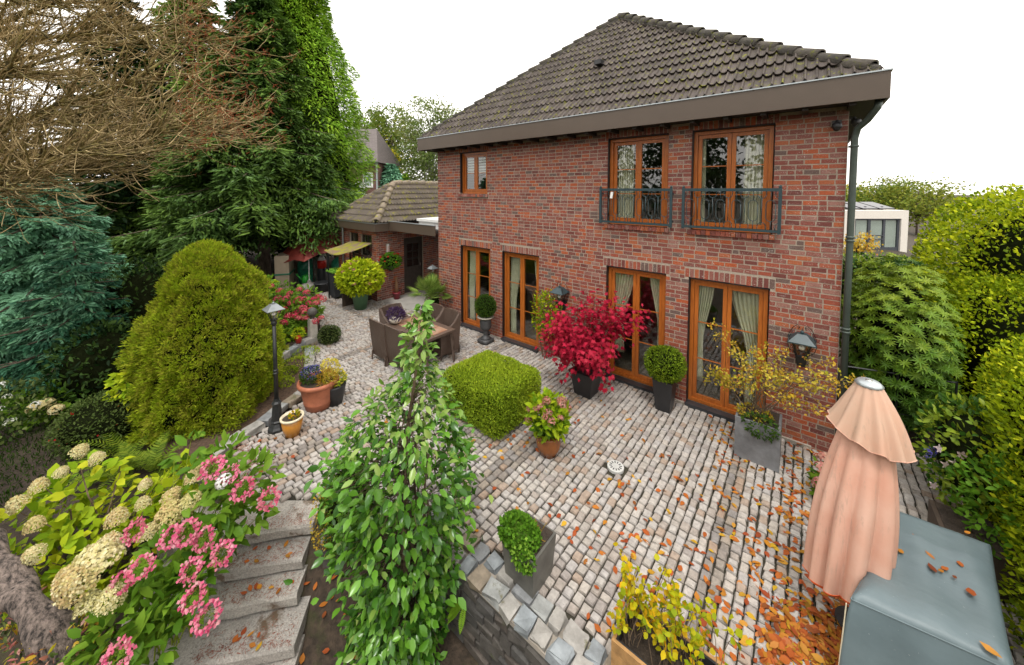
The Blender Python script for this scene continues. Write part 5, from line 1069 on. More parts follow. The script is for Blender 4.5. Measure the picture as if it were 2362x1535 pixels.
# ------------------------------------------------------------------ clipped box block
c = ((hb[0] + hb[1]) / 2, (hb[2] + hb[3]) / 2); t = thing('box_hedge', 'low square clipped box hedge in the middle of the patio', 'hedge', (*c, 0))
n_ = 34000; rad = np.array([(hb[1] - hb[0]) / 2, (hb[3] - hb[2]) / 2, .345]); d = rdir(n_); fc = rng.choice(5, n_, p=[.3, .175, .175, .175, .175]); P = U(-1, 1, (n_, 3)); P[fc == 0, 2] = 1; P[fc == 1, 0] = 1; P[fc == 2, 0] = -1; P[fc == 3, 1] = 1; P[fc == 4, 1] = -1; e3 = np.sort(np.abs(P), 1); P *= (1 - .05 * np.clip((e3[:, 1] - .82) / .18, 0, 1) ** 2)[:, None]; d = norm(P ** 7)
P = P * rad * (1 + .05 * (clump(P, 5) - .5)[:, None] * 2) * (1 - .08 * rng.random(n_)[:, None]) + [*c, .36]; k = P[:, 2] > .02; P, d = P[k], d[k]; m = len(P)
obj('foliage', leaf_mesh('foliage', (P, norm(d + [0, 0, .5] + .8 * rng.normal(size=(m, 3))), norm(d + .8 * rng.normal(size=(m, 3))), U(.025, .045, m), U(.013, .022, m), 'diamond', tone(P, 3, .5))), 'leaf_box', t)
q = MB(); q.bb(hb[0] + .1, hb[1] - .1, hb[2] + .1, hb[3] - .1, 0, .64); obj('shade_core', q.mesh('shade_core'), 'inner_shade', t)  # dark box added inside the hedge to block light

# ------------------------------------------------------------------ big cone conifer
cc = D(494, 990, 6.55); cc[2] = .05; Hc, Rc = 2.9, 1.0
t = thing('cone_conifer', 'large rounded cone of dense yellow green dwarf spruce beside the lamp post', 'conifer', cc)
def cone_surface(n_, f0, f1):
    z = rng.random(n_) ** 1.15; a = U(0, 2 * math.pi, n_); r_ = Rc * np.sqrt(np.maximum(0, 1 - z ** 1.9)) * (1 - .12 * np.exp(-z * 14)); P = np.stack([r_ * np.cos(a), r_ * np.sin(a), z * Hc], -1)
    lump = 1 + .40 * (clump(P, 3.4, 9) - .5) + .34 * (clump(P, 8, 9) - .5); P[:, :2] *= (lump * U(f0, f1, n_))[:, None]; dn = norm(P * [1, 1, .0] + np.stack([0 * z, 0 * z, .25 + 1.1 * z ** 2], -1) * Rc * .9); return P + cc, dn
Pt, dt = cone_surface(5400, .90, 1.07); k = 26; m = len(Pt) * k; rv = rdir(m); dn = np.repeat(dt, k, 0); A = norm(dn * .9 + [0, 0, .35] + .9 * rv); P = np.repeat(Pt, k, 0) + A * U(0, .05, (m, 1)) + rv * .02
obj('foliage', leaf_mesh('foliage', (P, A, rdir(m), U(.035, .075, m), U(.012, .02, m), 'diamond', np.clip(np.repeat(.6 * rng.random(len(Pt)) + .2 * clump(Pt, 5), k) + .25 * rng.random(m), .02, .97))), 'leaf_cone', t)
mb_ = MB().ball((0, 0, 0), 1, 28, 16); V = np.array(mb_.V); zz = (V[:, 2] + 1) / 2; rr = np.sqrt(np.maximum(0, 1 - zz ** 1.9)) * Rc * .80; hx = norm(V[:, :2] + 1e-6); V = np.stack([hx[:, 0] * rr, hx[:, 1] * rr, zz * Hc * .96], -1) + cc; obj('shade_core', mesh_np('shade_core', V, mb_.F, np.full(len(V), .2), True), 'inner_shade', t)  # near-black solid added inside the cone to keep light out
q = MB(); q.tube([cc, cc + [0, 0, .5]], .1, 8); obj('trunk', q.mesh('trunk'), 'bark', t)

# ------------------------------------------------------------------ camellia in front
cb = G(985, 1440, -.78); t = thing('camellia', 'tall glossy leaved camellia growing from the soil below the patio wall', 'shrub', cb); dC = 3.72
PY = np.array([705, 740, 790, 842, 890, 920, 965, 1080, 1160, 1240, 1320, 1400, 1460, 1500]); XL = np.array([963, 942, 930, 915, 895, 845, 805, 775, 785, 802, 802, 802, 820, 850]); XR = np.array([979, 998, 1005, 1008, 1015, 1045, 1075, 1092, 1082, 1074, 1052, 1035, 1025, 1000])
wts = (XR - XL).astype(float) * np.where(PY < 900, .3, 1); nC = 5200; yy = np.interp(rng.random(nC), np.concatenate([[0], np.cumsum((wts[1:] + wts[:-1]) / 2 * np.diff(PY))]) / np.sum((wts[1:] + wts[:-1]) / 2 * np.diff(PY)), PY)
xc = (np.interp(yy, PY, XL) + np.interp(yy, PY, XR)) / 2; hw = (np.interp(yy, PY, XR) - np.interp(yy, PY, XL)) / 2 * dC / F_PX
az = U(0, 2 * math.pi, nC); tip_i = rng.integers(0, 150, nC); ty = np.where(rng.random(150) < .06, U(710, 880, 150), U(870, 1490, 150)); ta = U(0, 6.283, 150); tf = .30 + .70 * rng.random(150) ** .5
free = rng.random(nC) < .35; yy = np.where(free, yy, np.clip(ty[tip_i] + rng.normal(size=nC) * 22, 706, 1498)); az = np.where(free, az, ta[tip_i] + rng.normal(size=nC) * .30); fr_ = np.where(free, .25 + .75 * rng.random(nC) ** .45, tf[tip_i] * (1 + rng.normal(size=nC) * .14))
xc = (np.interp(yy, PY, XL) + np.interp(yy, PY, XR)) / 2; hw = (np.interp(yy, PY, XR) - np.interp(yy, PY, XL)) / 2 * dC / F_PX
rr = hw * fr_ * (.95 + .3 * (clump(np.stack([2 * np.cos(az), 2 * np.sin(az), yy / 45], -1), 1.3) - .5) * 2)
ctr = np.array([D(x, y, dC) for x, y in zip(xc, yy)]); rad_d = np.stack([np.cos(az), np.sin(az), 0 * az], -1); P = ctr + rad_d * rr[:, None] * [1, 1, 0]
A = norm(rad_d * .8 + [0, 0, -.28] + .6 * rng.normal(size=(nC, 3))); Nn = norm(rad_d * .5 + [0, 0, 1.] + .35 * rng.normal(size=(nC, 3))); Ls = U(.05, .125, nC) * np.interp(yy, [700, 900], [1.1, 1.0]); up_ = yy < 960
k = (~up_) | (rng.random(nC) < .85); young = (up_ & (rng.random(nC) < .65)) | (rng.random(nC) < .10)
q = MB(); ax = [cb] + [D(np.interp(y, PY, (XL + XR) / 2), y, dC) for y in (1300, 1150, 1000, 880, 790, 715)]; q.tube(ax, np.linspace(.032, .006, 7), 7)
for j in range(6): q.tube(np.array([cb + [U(-.05, .05), U(-.05, .05), 0]] + [ax[2] + rdir(1)[0] * .25, ax[3] + rdir(1)[0] * .4 * [1, 1, .3]]), [.018, .012, .006], 5)
for i in range(0, nC, 16):
    a0 = np.array([np.interp(P[i][2] - .12, [p[2] for p in ax], [p[w] for p in ax]) for w in range(3)]); q.tube([a0, (a0 + P[i]) / 2 + [0, 0, .04], P[i]], [.006, .004, .002], 3)
obj('branches', q.mesh('branches', True), 'twig', t)
leaf_objs(t, P[~young], A[~young], Nn[~young], Ls[~young], Ls[~young] * .6, 'leaf_camellia', 'leaf', 240); obj('young_leaves', leaf_mesh('young_leaves', (P[young], A[young], Nn[young], Ls[young], Ls[young] * .5, 'leaf', rng.random(young.sum()))), 'leaf_camellia_young', t, kind='stuff')
# dark small-leaved shrub behind the steps' side wall
c = D(806, 1150, 4.2); t = thing('dark_shrub', 'dark small leaved shrub between the steps and the camellia', 'shrub', (c[0], c[1], -.6)); bush(t, c + [0, 0, -.10], (.33, .33, .60), 5200, .032, .02, 'leaf_boxdark', up=.2, shell=.3, amp=.2); bush(t, c + [-.12, -.18, -.2], (.2, .2, .42), 700, .03, .02, 'leaf_autumn', inner=None, shell=.4, name='yellowing_leaves')
# bright fern in the wall
c = G(1062, 1385, -.25) + [0, -.05, 0]; c = np.array([-3.0, -4.63, -.26]); t = thing('wall_fern', 'small bright green fern growing from the low wall face', 'fern', c)
def fern(t, c, n_, L, mat, el=(.2, 1.), leafl=.05, azr=(0, 6.28), nm='fronds', wid=.17):
    sets = []
    for k in range(n_):
        az = U(*azr); e = U(*el); d = np.array([math.cos(az) * math.cos(e), math.sin(az) * math.cos(e), math.sin(e)]); P = grow(c, d, L * U(.7, 1.1), 16, curve=(0, 0, -1.1), wob=.08)[1:]; T = norm(np.gradient(P, axis=0)); sd_ = norm(np.cross(T, [0, 0, 1])); w = np.sin(np.linspace(.35, 3.0, len(P)))
        for s in (-1, 1): sets.append((P, sd_ * s + T * .5, np.cross(T, sd_), L * wid * w, leafl * .35, 'strip'))
    obj(nm, leaf_mesh(nm, *sets), mat, t)
fern(t, c, 7, .24, 'leaf_fern_bright', (-.1, .7), .035, (R(190), R(340)))

# ------------------------------------------------------------------ hydrangeas at the lower left
def px_cloud(n_, regs):
    """points inside blobs (px, py, radius px, depth): world positions"""
    regs = np.array(regs, float); w = regs[:, 2] ** 2; i = rng.choice(len(regs), n_, p=w / w.sum()); d = rdir(n_); f = .45 + .55 * rng.random(n_) ** .5; r_ = regs[i, 2] * regs[i, 3] / F_PX * .92
    return np.array([D(a, b, z) for a, b, _, z in regs[i]]) + d * (f * r_)[:, None] * [1, 1, .75], d
c = D(230, 1330, 3.9); t = thing('panicle_hydrangea', 'yellowing hydrangea with big cream flower cones by the leaning trunk', 'shrub', (c[0], c[1], -.35))
RG = [(90, 1200, 90, 3.9), (190, 1130, 85, 4.1), (160, 1270, 90, 3.8), (290, 1180, 80, 4.2), (370, 1160, 70, 4.2), (60, 1320, 75, 3.6), (270, 1290, 90, 3.8), (180, 1370, 80, 3.5), (420, 1110, 60, 4.3)]
P, d = px_cloud(900, RG); m = len(P); Ls = U(.09, .16, m); leaf_objs(t, P, d * .7 + [0, 0, -.1] + .6 * rng.normal(size=(m, 3)), [0, 0, 1.2] + d * .6 - FW * .5 + .3 * rng.normal(size=(m, 3)), Ls, Ls * .75, 'leaf_lime', 'leaf', 230)
q = MB()
for k in range(30): e = P[rng.integers(0, m)]; q.tube([(c[0] + U(-.35, .35), c[1] + U(-.35, .35), -.4), (e + [c[0], c[1], e[2] - .5]) / 2, e], [.009, .007, .004], 4)
obj('stems', q.mesh('stems'), 'twig', t)
HP = [(180, 1045, 4.1, 1), (225, 1060, 4.1, .9), (140, 1092, 4.0, .8), (90, 1125, 3.9, 1), (45, 1165, 3.8, 1.1), (80, 1215, 3.7, 1.), (80, 1280, 3.4, 1.), (270, 1200, 3.9, 1.25), (330, 1165, 4.0, .9), (390, 1195, 3.8, 1.6), (395, 1150, 4.0, 1.2), (440, 1160, 3.9, 1.3), (345, 1235, 3.7, 1.1), (225, 1310, 3.35, 2.2), (180, 1350, 3.2, 1.8), (250, 1270, 3.5, 1.5), (160, 1340, 3.2, 1.3), (255, 1385, 3.2, 1.3), (335, 1120, 4.2, .8), (445, 1105, 4.1, 1.0), (460, 1090, 4.2, .8), (205, 1400, 3.2, 1.2)]
hm = [head_mesh('panicle', .09, 900) for _ in range(4)]
for (a, b, z, s) in HP:
    p = D(a, b, z - .12); s *= .82; obj('flower_head', random.choice(hm), 'fl_cream', t, p, (U(-.5, .3) + .35, U(-.6, .3), U(0, 6)), (s, s, s))
c = D(480, 1380, 3.55); t = thing('lacecap_hydrangea', 'green hydrangea with pink lacecap flowers beside the granite steps', 'shrub', (c[0], c[1], -.6))
RG = [(480, 1090, 55, 4.1), (560, 1110, 65, 4.0), (575, 1190, 45, 3.9), (490, 1190, 75, 3.8), (400, 1290, 75, 3.5), (500, 1255, 55, 3.6), (310, 1420, 75, 3.2), (390, 1390, 75, 3.25), (250, 1480, 70, 3.0), (330, 1500, 65, 3.0), (445, 1335, 55, 3.3), (440, 1040, 40, 4.3), (520, 1050, 40, 4.2), (600, 1100, 40, 4.1)]
P, d = px_cloud(950, RG); m = len(P); Ls = U(.10, .18, m); leaf_objs(t, P, d * .8 + [0, 0, -.05] + .5 * rng.normal(size=(m, 3)), [0, 0, 1.2] + d * .6 - FW * .4 + .3 * rng.normal(size=(m, 3)), Ls, Ls * .52, 'leaf_hydrangea', 'leaf', 230)
q = MB()
for k in range(26): e = P[rng.integers(0, m)]; cs = c - RT * .35; q.tube([(cs[0] + U(-.2, .2), cs[1] + U(-.2, .2), -.7), (e + [cs[0], cs[1], e[2] - .5]) / 2, e], [.007, .005, .003], 4)
obj('stems', q.mesh('stems'), 'leaf_fern', t)
LP = [(512, 1277, 3.35), (440, 1315, 3.25), (430, 1230, 3.5), (325, 1310, 3.2), (445, 1380, 3.1), (478, 1425, 3.05), (310, 1225, 3.5), (490, 1080, 3.9), (530, 1095, 3.9), (560, 1130, 3.85), (270, 1515, 2.8), (395, 1240, 3.5), (620, 1150, 3.85), (470, 1245, 3.5), (280, 1345, 3.2)]
lm = [head_mesh('lace', .088, 110) for _ in range(3)]; cm = leaf_mesh('flower_centre', (np.stack([.062 * np.sqrt(rng.random(140)) * np.cos(a_ := U(0, 6.28, 140)), .062 * np.sqrt(rng.random(140)) * np.sin(a_), U(-.004, .012, 140)], -1), rdir(140) + [0, 0, 1.5], rdir(140), .014, .009, 'diamond'))
for (a, b, z) in LP:
    nrm_ = Vector(-FW * .9 + np.array([0, 0, .7]) + U(-.3, .3, 3)); e = nrm_.to_track_quat('Z', 'Y').to_euler(); o = obj('flower_head', random.choice(lm), 'fl_pink', t, D(a, b, z - .1), e, (U(.85, 1.15),) * 3); lobj('flower_centre', cm, 'leaf_fern', o)
o = obj('flower_head', head_mesh('mop', .07, 90), 'fl_white', t, D(515, 1110, 3.75), (.6, 0, 0)); o['label'] = 'single white flower head'

# ------------------------------------------------------------------ pink hydrangea bed and its neighbours
c = G(650, 760, .24); t = thing('hydrangea_bed', 'mass of crimson pink hydrangeas behind the curved stone wall', 'shrub', (c[0], c[1], .2))
RG = [(690, 720, 48, 9.6), (640, 705, 48, 9.8), (660, 760, 48, 9.2), (615, 735, 48, 9.3), (700, 690, 38, 10.4), (650, 680, 40, 10.5), (600, 690, 42, 10.2), (625, 785, 38, 8.7), (600, 660, 34, 10.6), (722, 715, 22, 10.0), (680, 775, 26, 9.1)]
P, d = px_cloud(2600, RG); m = len(P); obj('foliage', leaf_mesh('foliage', (P, d * .8 + .5 * rng.normal(size=(m, 3)), [0, 0, 1.] + d * .8 + .3 * rng.normal(size=(m, 3)), U(.10, .16, m), U(.06, .10, m), 'leaf', tone(P, 3, .6))), 'leaf_hydrangea', t)
P, d = px_cloud(800, RG[3:4] + RG[6:9]); m = len(P); obj('yellowing_leaves', leaf_mesh('yellowing_leaves', (P, d * .8 + .5 * rng.normal(size=(m, 3)), [0, 0, 1.] + d * .8 - FW * .5 + .3 * rng.normal(size=(m, 3)), U(.10, .15, m), U(.07, .10, m), 'leaf')), 'leaf_lime', t)
HP = [(x, y) for x, y in ((645,672),(668,678),(690,668),(707,675),(735,685),(660,690),(672,700),(690,693),(712,700),(724,690),(655,715),(700,712),(686,718),(705,722),(718,716),(690,735),(740,735),(625,660),(610,655),(640,690),(730,700),(665,730),(655,745),(705,735),(680,728),(728,742),(612,700),(640,720),(700,690),(745,690))]
heads(t, [D(x, y, 9.25 + (720 - y) * .012) for x, y in HP], 'mop', 'fl_crimson', .095, 70)
c = G(760, 790); t = thing('box_bush', 'small round low bush beside the stone post', 'shrub', (c[0], c[1], 0)); bush(t, (c[0], c[1], .2), (.27, .27, .23), 2000, .045, .018, 'leaf_coton', up=.2, zmin=0)
c = G(722, 793); t = thing('stone_post', 'pale square stone post topped by a dark ball', 'post', (c[0], c[1], 0)); q = MB(); q.frustum((c[0], c[1], 0), .19, .19, .16, .16, .66); obj('post', q.mesh('post'), 'post_stone', t); q = MB(); q.lathe([(.06, .66), (.035, .71), (.05, .73)], (c[0], c[1], 0), 10); q.ball((c[0], c[1], .82), .115, 14, 10); obj('finial', q.mesh('finial', True), 'finial_stone', t)
for (px, py, r_) in ((705, 815, .30), (685, 840, .30), (655, 885, .18), (668, 860, .16)):
    c = G(px, py, .06); o = thing('cushion_plant', 'low mossy cushion plant spreading over the bark mulch', 'ground cover', (c[0], c[1], .05), group='cushion plants on the mulch'); bush(o, (c[0], c[1], .06), (r_, r_, .12), 900, .04, .02, 'leaf_box', inner=None, up=.6, zmin=.05)

# ------------------------------------------------------------------ lower-left odds: ferns, cotoneaster, lawn, trunk
c = D(280, 1090, 5.2); c[2] = -.05; t = thing('fern_clump', 'pale green fern clump under the cone conifer', 'fern', c)
for (px, py) in ((270, 1100), (310, 1085), (350, 1090), (290, 1050)): fern(t, G(px, py, .0), 13, .62, 'leaf_fern', (.35, 1.2), .05)
c = G(240, 1010, 0.05); t = thing('cotoneaster', 'grey green cotoneaster with red berries beside the cone conifer', 'shrub', c); bush(t, c + [0, 0, .25], (.55, .55, .42), 3600, .05, .022, 'leaf_coton', up=.3, zmin=0); bush(t, c + [0, 0, .25], (.55, .55, .42), 60, .03, .03, 'fl_red', inner=None, zmin=0, name='berries')
g_ = rng.random((26000, 2)) * [7.5, 6.0] + [-15.5, -12.6]; P = np.stack([g_[:, 0], g_[:, 1], ground_z(g_[:, 0], g_[:, 1])], -1); m = len(P); obj('grass', leaf_mesh('grass', (P, [0, 0, 1.] + .5 * rng.normal(size=(m, 3)), rdir(m), U(.05, .10, m), U(.010, .016, m), 'diamond')), 'grass', kind='stuff')
c = G(110, 955, 0.0); t = thing('mophead_hydrangea', 'small hydrangea with faded cream heads at the lawn edge', 'shrub', c); bush(t, c + [0, 0, .2], (.55, .55, .3), 500, .11, .06, 'leaf_hydrangea', shape='leaf', inner=None, shell=.5); heads(t, [D(88, 940, 5.9), D(130, 945, 5.9), D(110, 930, 6.0)], 'mop', 'fl_cream', .11, 120)
c = G(10, 1000, 0.0); t = thing('white_flower_bush', 'white flowering bush at the lawn edge', 'shrub', c); bush(t, c + [0, 0, .35], (.6, .6, .5), 700, .08, .05, 'leaf_coton', shape='leaf', inner=None, shell=.6); heads(t, shell_pts(c + [0, 0, .4], (.6, .6, .5), 14), 'mop', 'fl_white', .06, 26)
c = D(60, 1500, 3.0); t = thing('tinted_shrub', 'low shrub with red and cream tinted leaves at the trunk foot', 'shrub', (c[0], c[1], -.7)); RG = [(50, 1480, 70, 3.1), (140, 1500, 60, 3.0), (20, 1420, 50, 3.2), (200, 1530, 50, 2.9)]; P, d = px_cloud(900, RG); m = len(P)
for nm, mt, k in (('green_leaves', 'leaf_coton', slice(0, 420)), ('tinted_leaves', 'fl_dusty', slice(420, 620)), ('cream_leaves', 'leaf_autumn', slice(620, 900))): obj(nm, leaf_mesh(nm, (P[k], d[k] + .5 * rng.normal(size=d[k].shape), rng.normal(size=d[k].shape) * .5 + [0, 0, 1], U(.04, .08, len(P[k])), U(.02, .035, len(P[k])), 'leaf')), mt, t)

# ------------------------------------------------------------------ the bare tree
b0 = D(260, 1640, 3.05); t = thing('bare_tree', 'leafless mossy tree with a leaning trunk and drooping tangled twigs', 'tree', b0)
trunk = np.array([b0 + [.05, .0, -.4], b0, D(95, 1430, 3.05), D(0, 1325, 3.15), D(-130, 1130, 3.5), D(-260, 800, 5.2), D(-330, 450, 5.8), D(-340, 150, 6.2), D(-330, -250, 6.6)])
q = MB(); u_ = np.linspace(0, 1, len(trunk)); ui = np.linspace(0, 1, 40); tr = np.stack([np.interp(ui, u_, trunk[:, i]) for i in range(3)], -1); n0 = len(q.V); q.tube(tr, np.linspace(.11, .10, 40) * (1 + .06 * np.sin(np.arange(40) * 1.7)), 16)
V = np.array(q.V); V += .035 * np.sin(V @ rng.normal(size=(3, 3)) * 9) ; q.V = [tuple(v) for v in V]; obj('trunk', q.mesh('trunk', True), 'bark_pale', t)
q = MB(); tw = MB(); tipsR = []
def limb(st, end, r0, sag, n_=9):
    s = np.linspace(0, 1, n_); P = np.array(st)[None] * (1 - s)[:, None] + np.array(end)[None] * s[:, None]; P[:, 2] -= sag * np.sin(s * math.pi * .85); P[1:-1] += rng.normal(size=(n_ - 2, 3)) * .05; q.tube(P, np.linspace(r0, r0 * .25, n_), 6, r=.3); return P
LM = []
for (sx, sy, sd_, ex, ey, ed, r0, sg) in ((-330, 330, 5.9, 380, 110, 6.6, .075, .5), (-330, 250, 6.0, 520, 130, 7.4, .07, .7), (-340, 420, 5.8, 470, 210, 6.6, .075, .7), (-330, 400, 5.7, 400, 270, 6.2, .06, .4), (-320, 150, 6.2, 250, -60, 6.8, .07, .2), (-330, 60, 6.3, 430, 30, 7.2, .06, .4),
        (-320, 440, 5.6, 330, 330, 6.0, .055, .3), (-330, 200, 6.1, 150, 60, 5.6, .06, .3), (-330, 380, 5.9, 150, 200, 5.4, .06, .4), (-330, 400, 5.7, 180, 330, 5.2, .05, .2), (-340, 300, 6, 560, 230, 7.6, .055, .9), (-340, 430, 5.5, 90, 390, 5.0, .04, .15), (-330, -20, 6.4, 100, -40, 6., .05, .2), (-330, 0, 6.4, 560, 60, 7.8, .05, .5), (-330, 100, 7.4, 120, 150, 8.2, .06, .4), (-330, 250, 7.4, 220, 250, 8.4, .06, .4), (-330, 20, 7.6, 200, 60, 8.6, .06, .4), (-330, 350, 7.0, 250, 280, 7.6, .05, .3), (-330, -40, 7.4, 330, -20, 8.2, .05, .3), (-330, 330, 6.6, 60, 330, 6.8, .05, .3), (-330, 150, 5.0, 40, 130, 5.0, .05, .3)):
    LM.append(limb(D(sx, sy, sd_), D(ex, ey, ed), r0, sg))
xh = norm(RT)
for P in LM:
    for rep in range(46):
        j = rng.integers(2, len(P)); st = P[j] + (P[j - 1] - P[j]) * rng.random(); di = norm(P[-1] - P[0]) * .8 + rng.normal(size=3) * [.45, .45, .45] + [0, 0, -.05]; L1 = U(.5, 1.3); B = grow(st, di, L1, 7, curve=xh * .5 + np.array([0, 0, .55]), wob=.3); q.tube(B, np.linspace(.018, .006, 8), 4, cap=False, r=rng.random())
        for k in range(7):
            s2 = B[rng.integers(1, 8)]; d2 = norm(B[-1] - B[0]) + rng.normal(size=3) * .6 + [0, 0, -.25]; T2 = grow(s2, d2, U(.25, .7), 5, curve=xh * .6 + np.array([0, 0, 1.0]), wob=.25); tw.tube(T2, np.linspace(.0062, .003, 6), 3, cap=False, r=rng.random()); tipsR.append(T2[-1])
obj('limbs', q.mesh('limbs', True), 'bark_moss', t); obj('twigs', tw.mesh('twigs'), 'twig_pale', t)
tp = np.array(tipsR); sx_ = np.array([(p - CAM) @ RT / ((p - CAM) @ FW) * F_PX + PX0 for p in tp]); sel = tp[(sx_ > 420)]
P = np.repeat(sel, 5, 0) + rng.normal(size=(len(sel) * 5, 3)) * .05; m = len(P); obj('red_buds', leaf_mesh('red_buds', (P, rdir(m) + [0, 0, -.3], rdir(m), U(.05, .11, m), U(.005, .009, m), 'strip')), 'leaf_redtips', t)
# ------------------------------------------------------------------ conifers and trees
def spruce(name, label, base, H, Rb, nbr, per, mat, L=.2, Wd=.05, z0=.1, droop=.55, tr=.2, power=.85, tipmat=None, hang=.5, zcut=99):
    t = thing(name, label, 'conifer', base); base = np.array(base, float); q = MB(); q.tube([base + [0, 0, -.2], base + [0, 0, H * .5], base + [0, 0, H]], [tr, tr * .6, .02], 9); obj('trunk', q.mesh('trunk', True), 'bark', t)
    Ps, As, Ns, Ts = [], [], [], []; br = MB()
    for i in range(nbr):
        u = ((i + rng.random()) / nbr) ** 1.15; z = H * (z0 + (1 - z0) * u)
        if z > zcut: continue
        az = i * 2.39996 + U(-.3, .3); ln = (Rb * (1 - u) ** power + .15) * U(.72, 1.1); d = np.array([math.cos(az), math.sin(az), 0]); sd_ = np.array([-d[1], d[0], 0]); n_ = max(6, int(per * ln))
        s = rng.random(n_) ** .7; axis_ = lambda s: base + [0, 0, z] + d * (ln * s)[:, None] + np.stack([0 * s, 0 * s, ln * (.12 * s - droop * s ** 1.7 + .30 * droop * s ** 4)], -1)
        side = U(-1, 1, n_) * .42 * ln * (1.05 - s) ** .7 + rng.normal(size=n_) * .04; hg = rng.random(n_) ** 2 * hang * ln * .3
        P = axis_(s) + sd_ * side[:, None] - np.stack([0 * s, 0 * s, hg + .25 * np.abs(side)], -1)
        Ps.append(P); As.append(d * .8 + sd_ * (np.sign(side) * .7)[:, None] + [0, 0, -.35] + .35 * rng.normal(size=(n_, 3))); Ns.append(np.array([0, 0, 1.]) + .4 * rng.normal(size=(n_, 3)) + d * .3); Ts.append(np.clip(.15 + .6 * s + .3 * rng.random(n_) - .2, .02, .97))
        ss = np.linspace(0, 1, 5); br.tube(axis_(ss), np.linspace(.04, .01, 5) * min(1, ln), 4, cap=False)
    P, A, Nn, T = map(np.concatenate, (Ps, As, Ns, Ts)); m = len(P); obj('branches', br.mesh('branches'), 'bark', t); T = np.clip(.6 * T + .4 * clump(P, 2.), .02, .97)
    obj('crown', leaf_mesh('crown', (P, A, Nn, L * U(.6, 1.3, m), Wd * U(.6, 1.3, m), 'strip', T)), mat, t)
    if tipmat: k = rng.random(m) < .12; obj('bright_tips', leaf_mesh('bright_tips', (P[k] + [0, 0, .02], A[k], Nn[k], L * .7, Wd * .9, 'strip')), tipmat, t)
    return t
b = D(612, 640, 15.2); spruce('norway_spruce', 'tall grey green spruce with drooping branches over the storage cabinet', (b[0], b[1], 0), 13.5, 4.0, 210, 290, 'leaf_spruce', .27, .06, .23, .42, .24, 1.0, 'leaf_spruce_tip', .9)
b = D(462, 560, 16.5); spruce('dark_spruce', 'dark spruce with a bare lower trunk behind the cone conifer', (b[0], b[1], 0), 14, 3.3, 150, 130, 'leaf_spruce', .32, .09, .17, .5, .2, .7, None, .9)
b = D(300, 560, 14.5); spruce('dark_green_spruce', 'dark green spruce behind the blue spruce', (b[0], b[1], 0), 12, 3.0, 120, 130, 'leaf_dark', .3, .09, .05, .4, .2, .7)  # needles use the plain dark leaf colour
b = D(110, 760, 8.6); b[2] = 0; spruce('blue_spruce', 'blue green spruce with layered branches at the lawn edge', b, 4.6, 2.0, 120, 420, 'leaf_blue', .15, .04, .08, .30, .12, .75, None, .6)
b = D(185, 800, 7.4); b[2] = 0; spruce('young_blue_spruce', 'smaller blue spruce between the lawn and the cone conifer', b, 2.9, 1.1, 60, 380, 'leaf_blue', .13, .035, .15, .25, .06, .8)
def thuja(name, label, base, H, Rb, n_, mat, L, Wd, power=.75, z0=0.0, bulge=.12):
    t = thing(name, label, 'conifer', base); base = np.array(base, float); q = MB(); q.tube([base + [0, 0, -.1], base + [0, 0, H * .9]], [Rb * .12 + .03, .02], 9); obj('trunk', q.mesh('trunk'), 'bark', t)
    z = rng.random(n_) ** 1.25; a = U(0, 6.283, n_); r_ = Rb * (1 - z ** 1.6) ** power * np.minimum(1, .55 + z * 6); P = np.stack([r_ * np.cos(a), r_ * np.sin(a), H * (z0 + (1 - z0) * z)], -1); f = 1 + bulge * 2 * (clump(P, 1.1, 8) - .5) + bulge * (clump(P, 3.1, 8) - .5) * 1.4; P[:, :2] *= (f * (1 - .3 * rng.random(n_) ** 2))[:, None]
    d = norm(P * [1, 1, 0]); A = d + [0, 0, -.55] + .5 * rng.normal(size=(n_, 3)); T = np.clip(.55 * clump(P, 3.) + .45 * rng.random(n_), .02, .97); obj('crown', leaf_mesh('crown', (P + base, A, d * .6 + [0, 0, .9] + .4 * rng.normal(size=(n_, 3)), L * U(.6, 1.3, n_), Wd * U(.6, 1.3, n_), 'strip' if n_ > 30000 else 'leaf', T)), mat, t)
    mb_ = MB().ball((0, 0, 0), 1, 16, 14); V = np.array(mb_.V); zz = (V[:, 2] + 1) / 2; rr = Rb * .72 * np.maximum(0, 1 - zz ** 1.6) ** power * np.minimum(1, .55 + zz * 6); hx = norm(V[:, :2] + 1e-6); obj('shade_core', mesh_np('shade_core', np.stack([hx[:, 0] * rr, hx[:, 1] * rr, H * (z0 + (1 - z0) * zz * .97)], -1) + base, mb_.F, np.full(len(V), .2), True), 'inner_shade', t)  # near-black filler added inside the crown to block light
b = D(692, 650, 17.6); thuja('red_cedar', 'tall bright green cedar rising behind the spruce', (b[0], b[1], 0), 16.5, 3.5, 70000, 'leaf_thuja', .22, .055, .95, .12, .26)
b = D(810, 600, 19.5); thuja('golden_thuja', 'small golden green thuja left of the mossy tiled roof', (b[0], b[1], 0), 3.4, .62, 1800, 'leaf_gold', .2, .07)
b = D(938, 560, 24); thuja('pointed_thuja', 'pointed yellow green thuja above the mossy tiled roof', (b[0], b[1], 0), 5.0, .55, 1600, 'leaf_thuja', .22, .08)
b = D(905, 560, 32); thuja('blue_cypress', 'dark blue green conifer behind the mossy tiled roof', (b[0], b[1], 0), 6.2, 2.1, 4500, 'leaf_blue', .4, .14); b = D(872, 560, 33); thuja('blue_cypress', 'smaller dark conifer beside the neighbour drainpipe', (b[0], b[1], 0), 5.0, 1.0, 2000, 'leaf_blue', .4, .14)
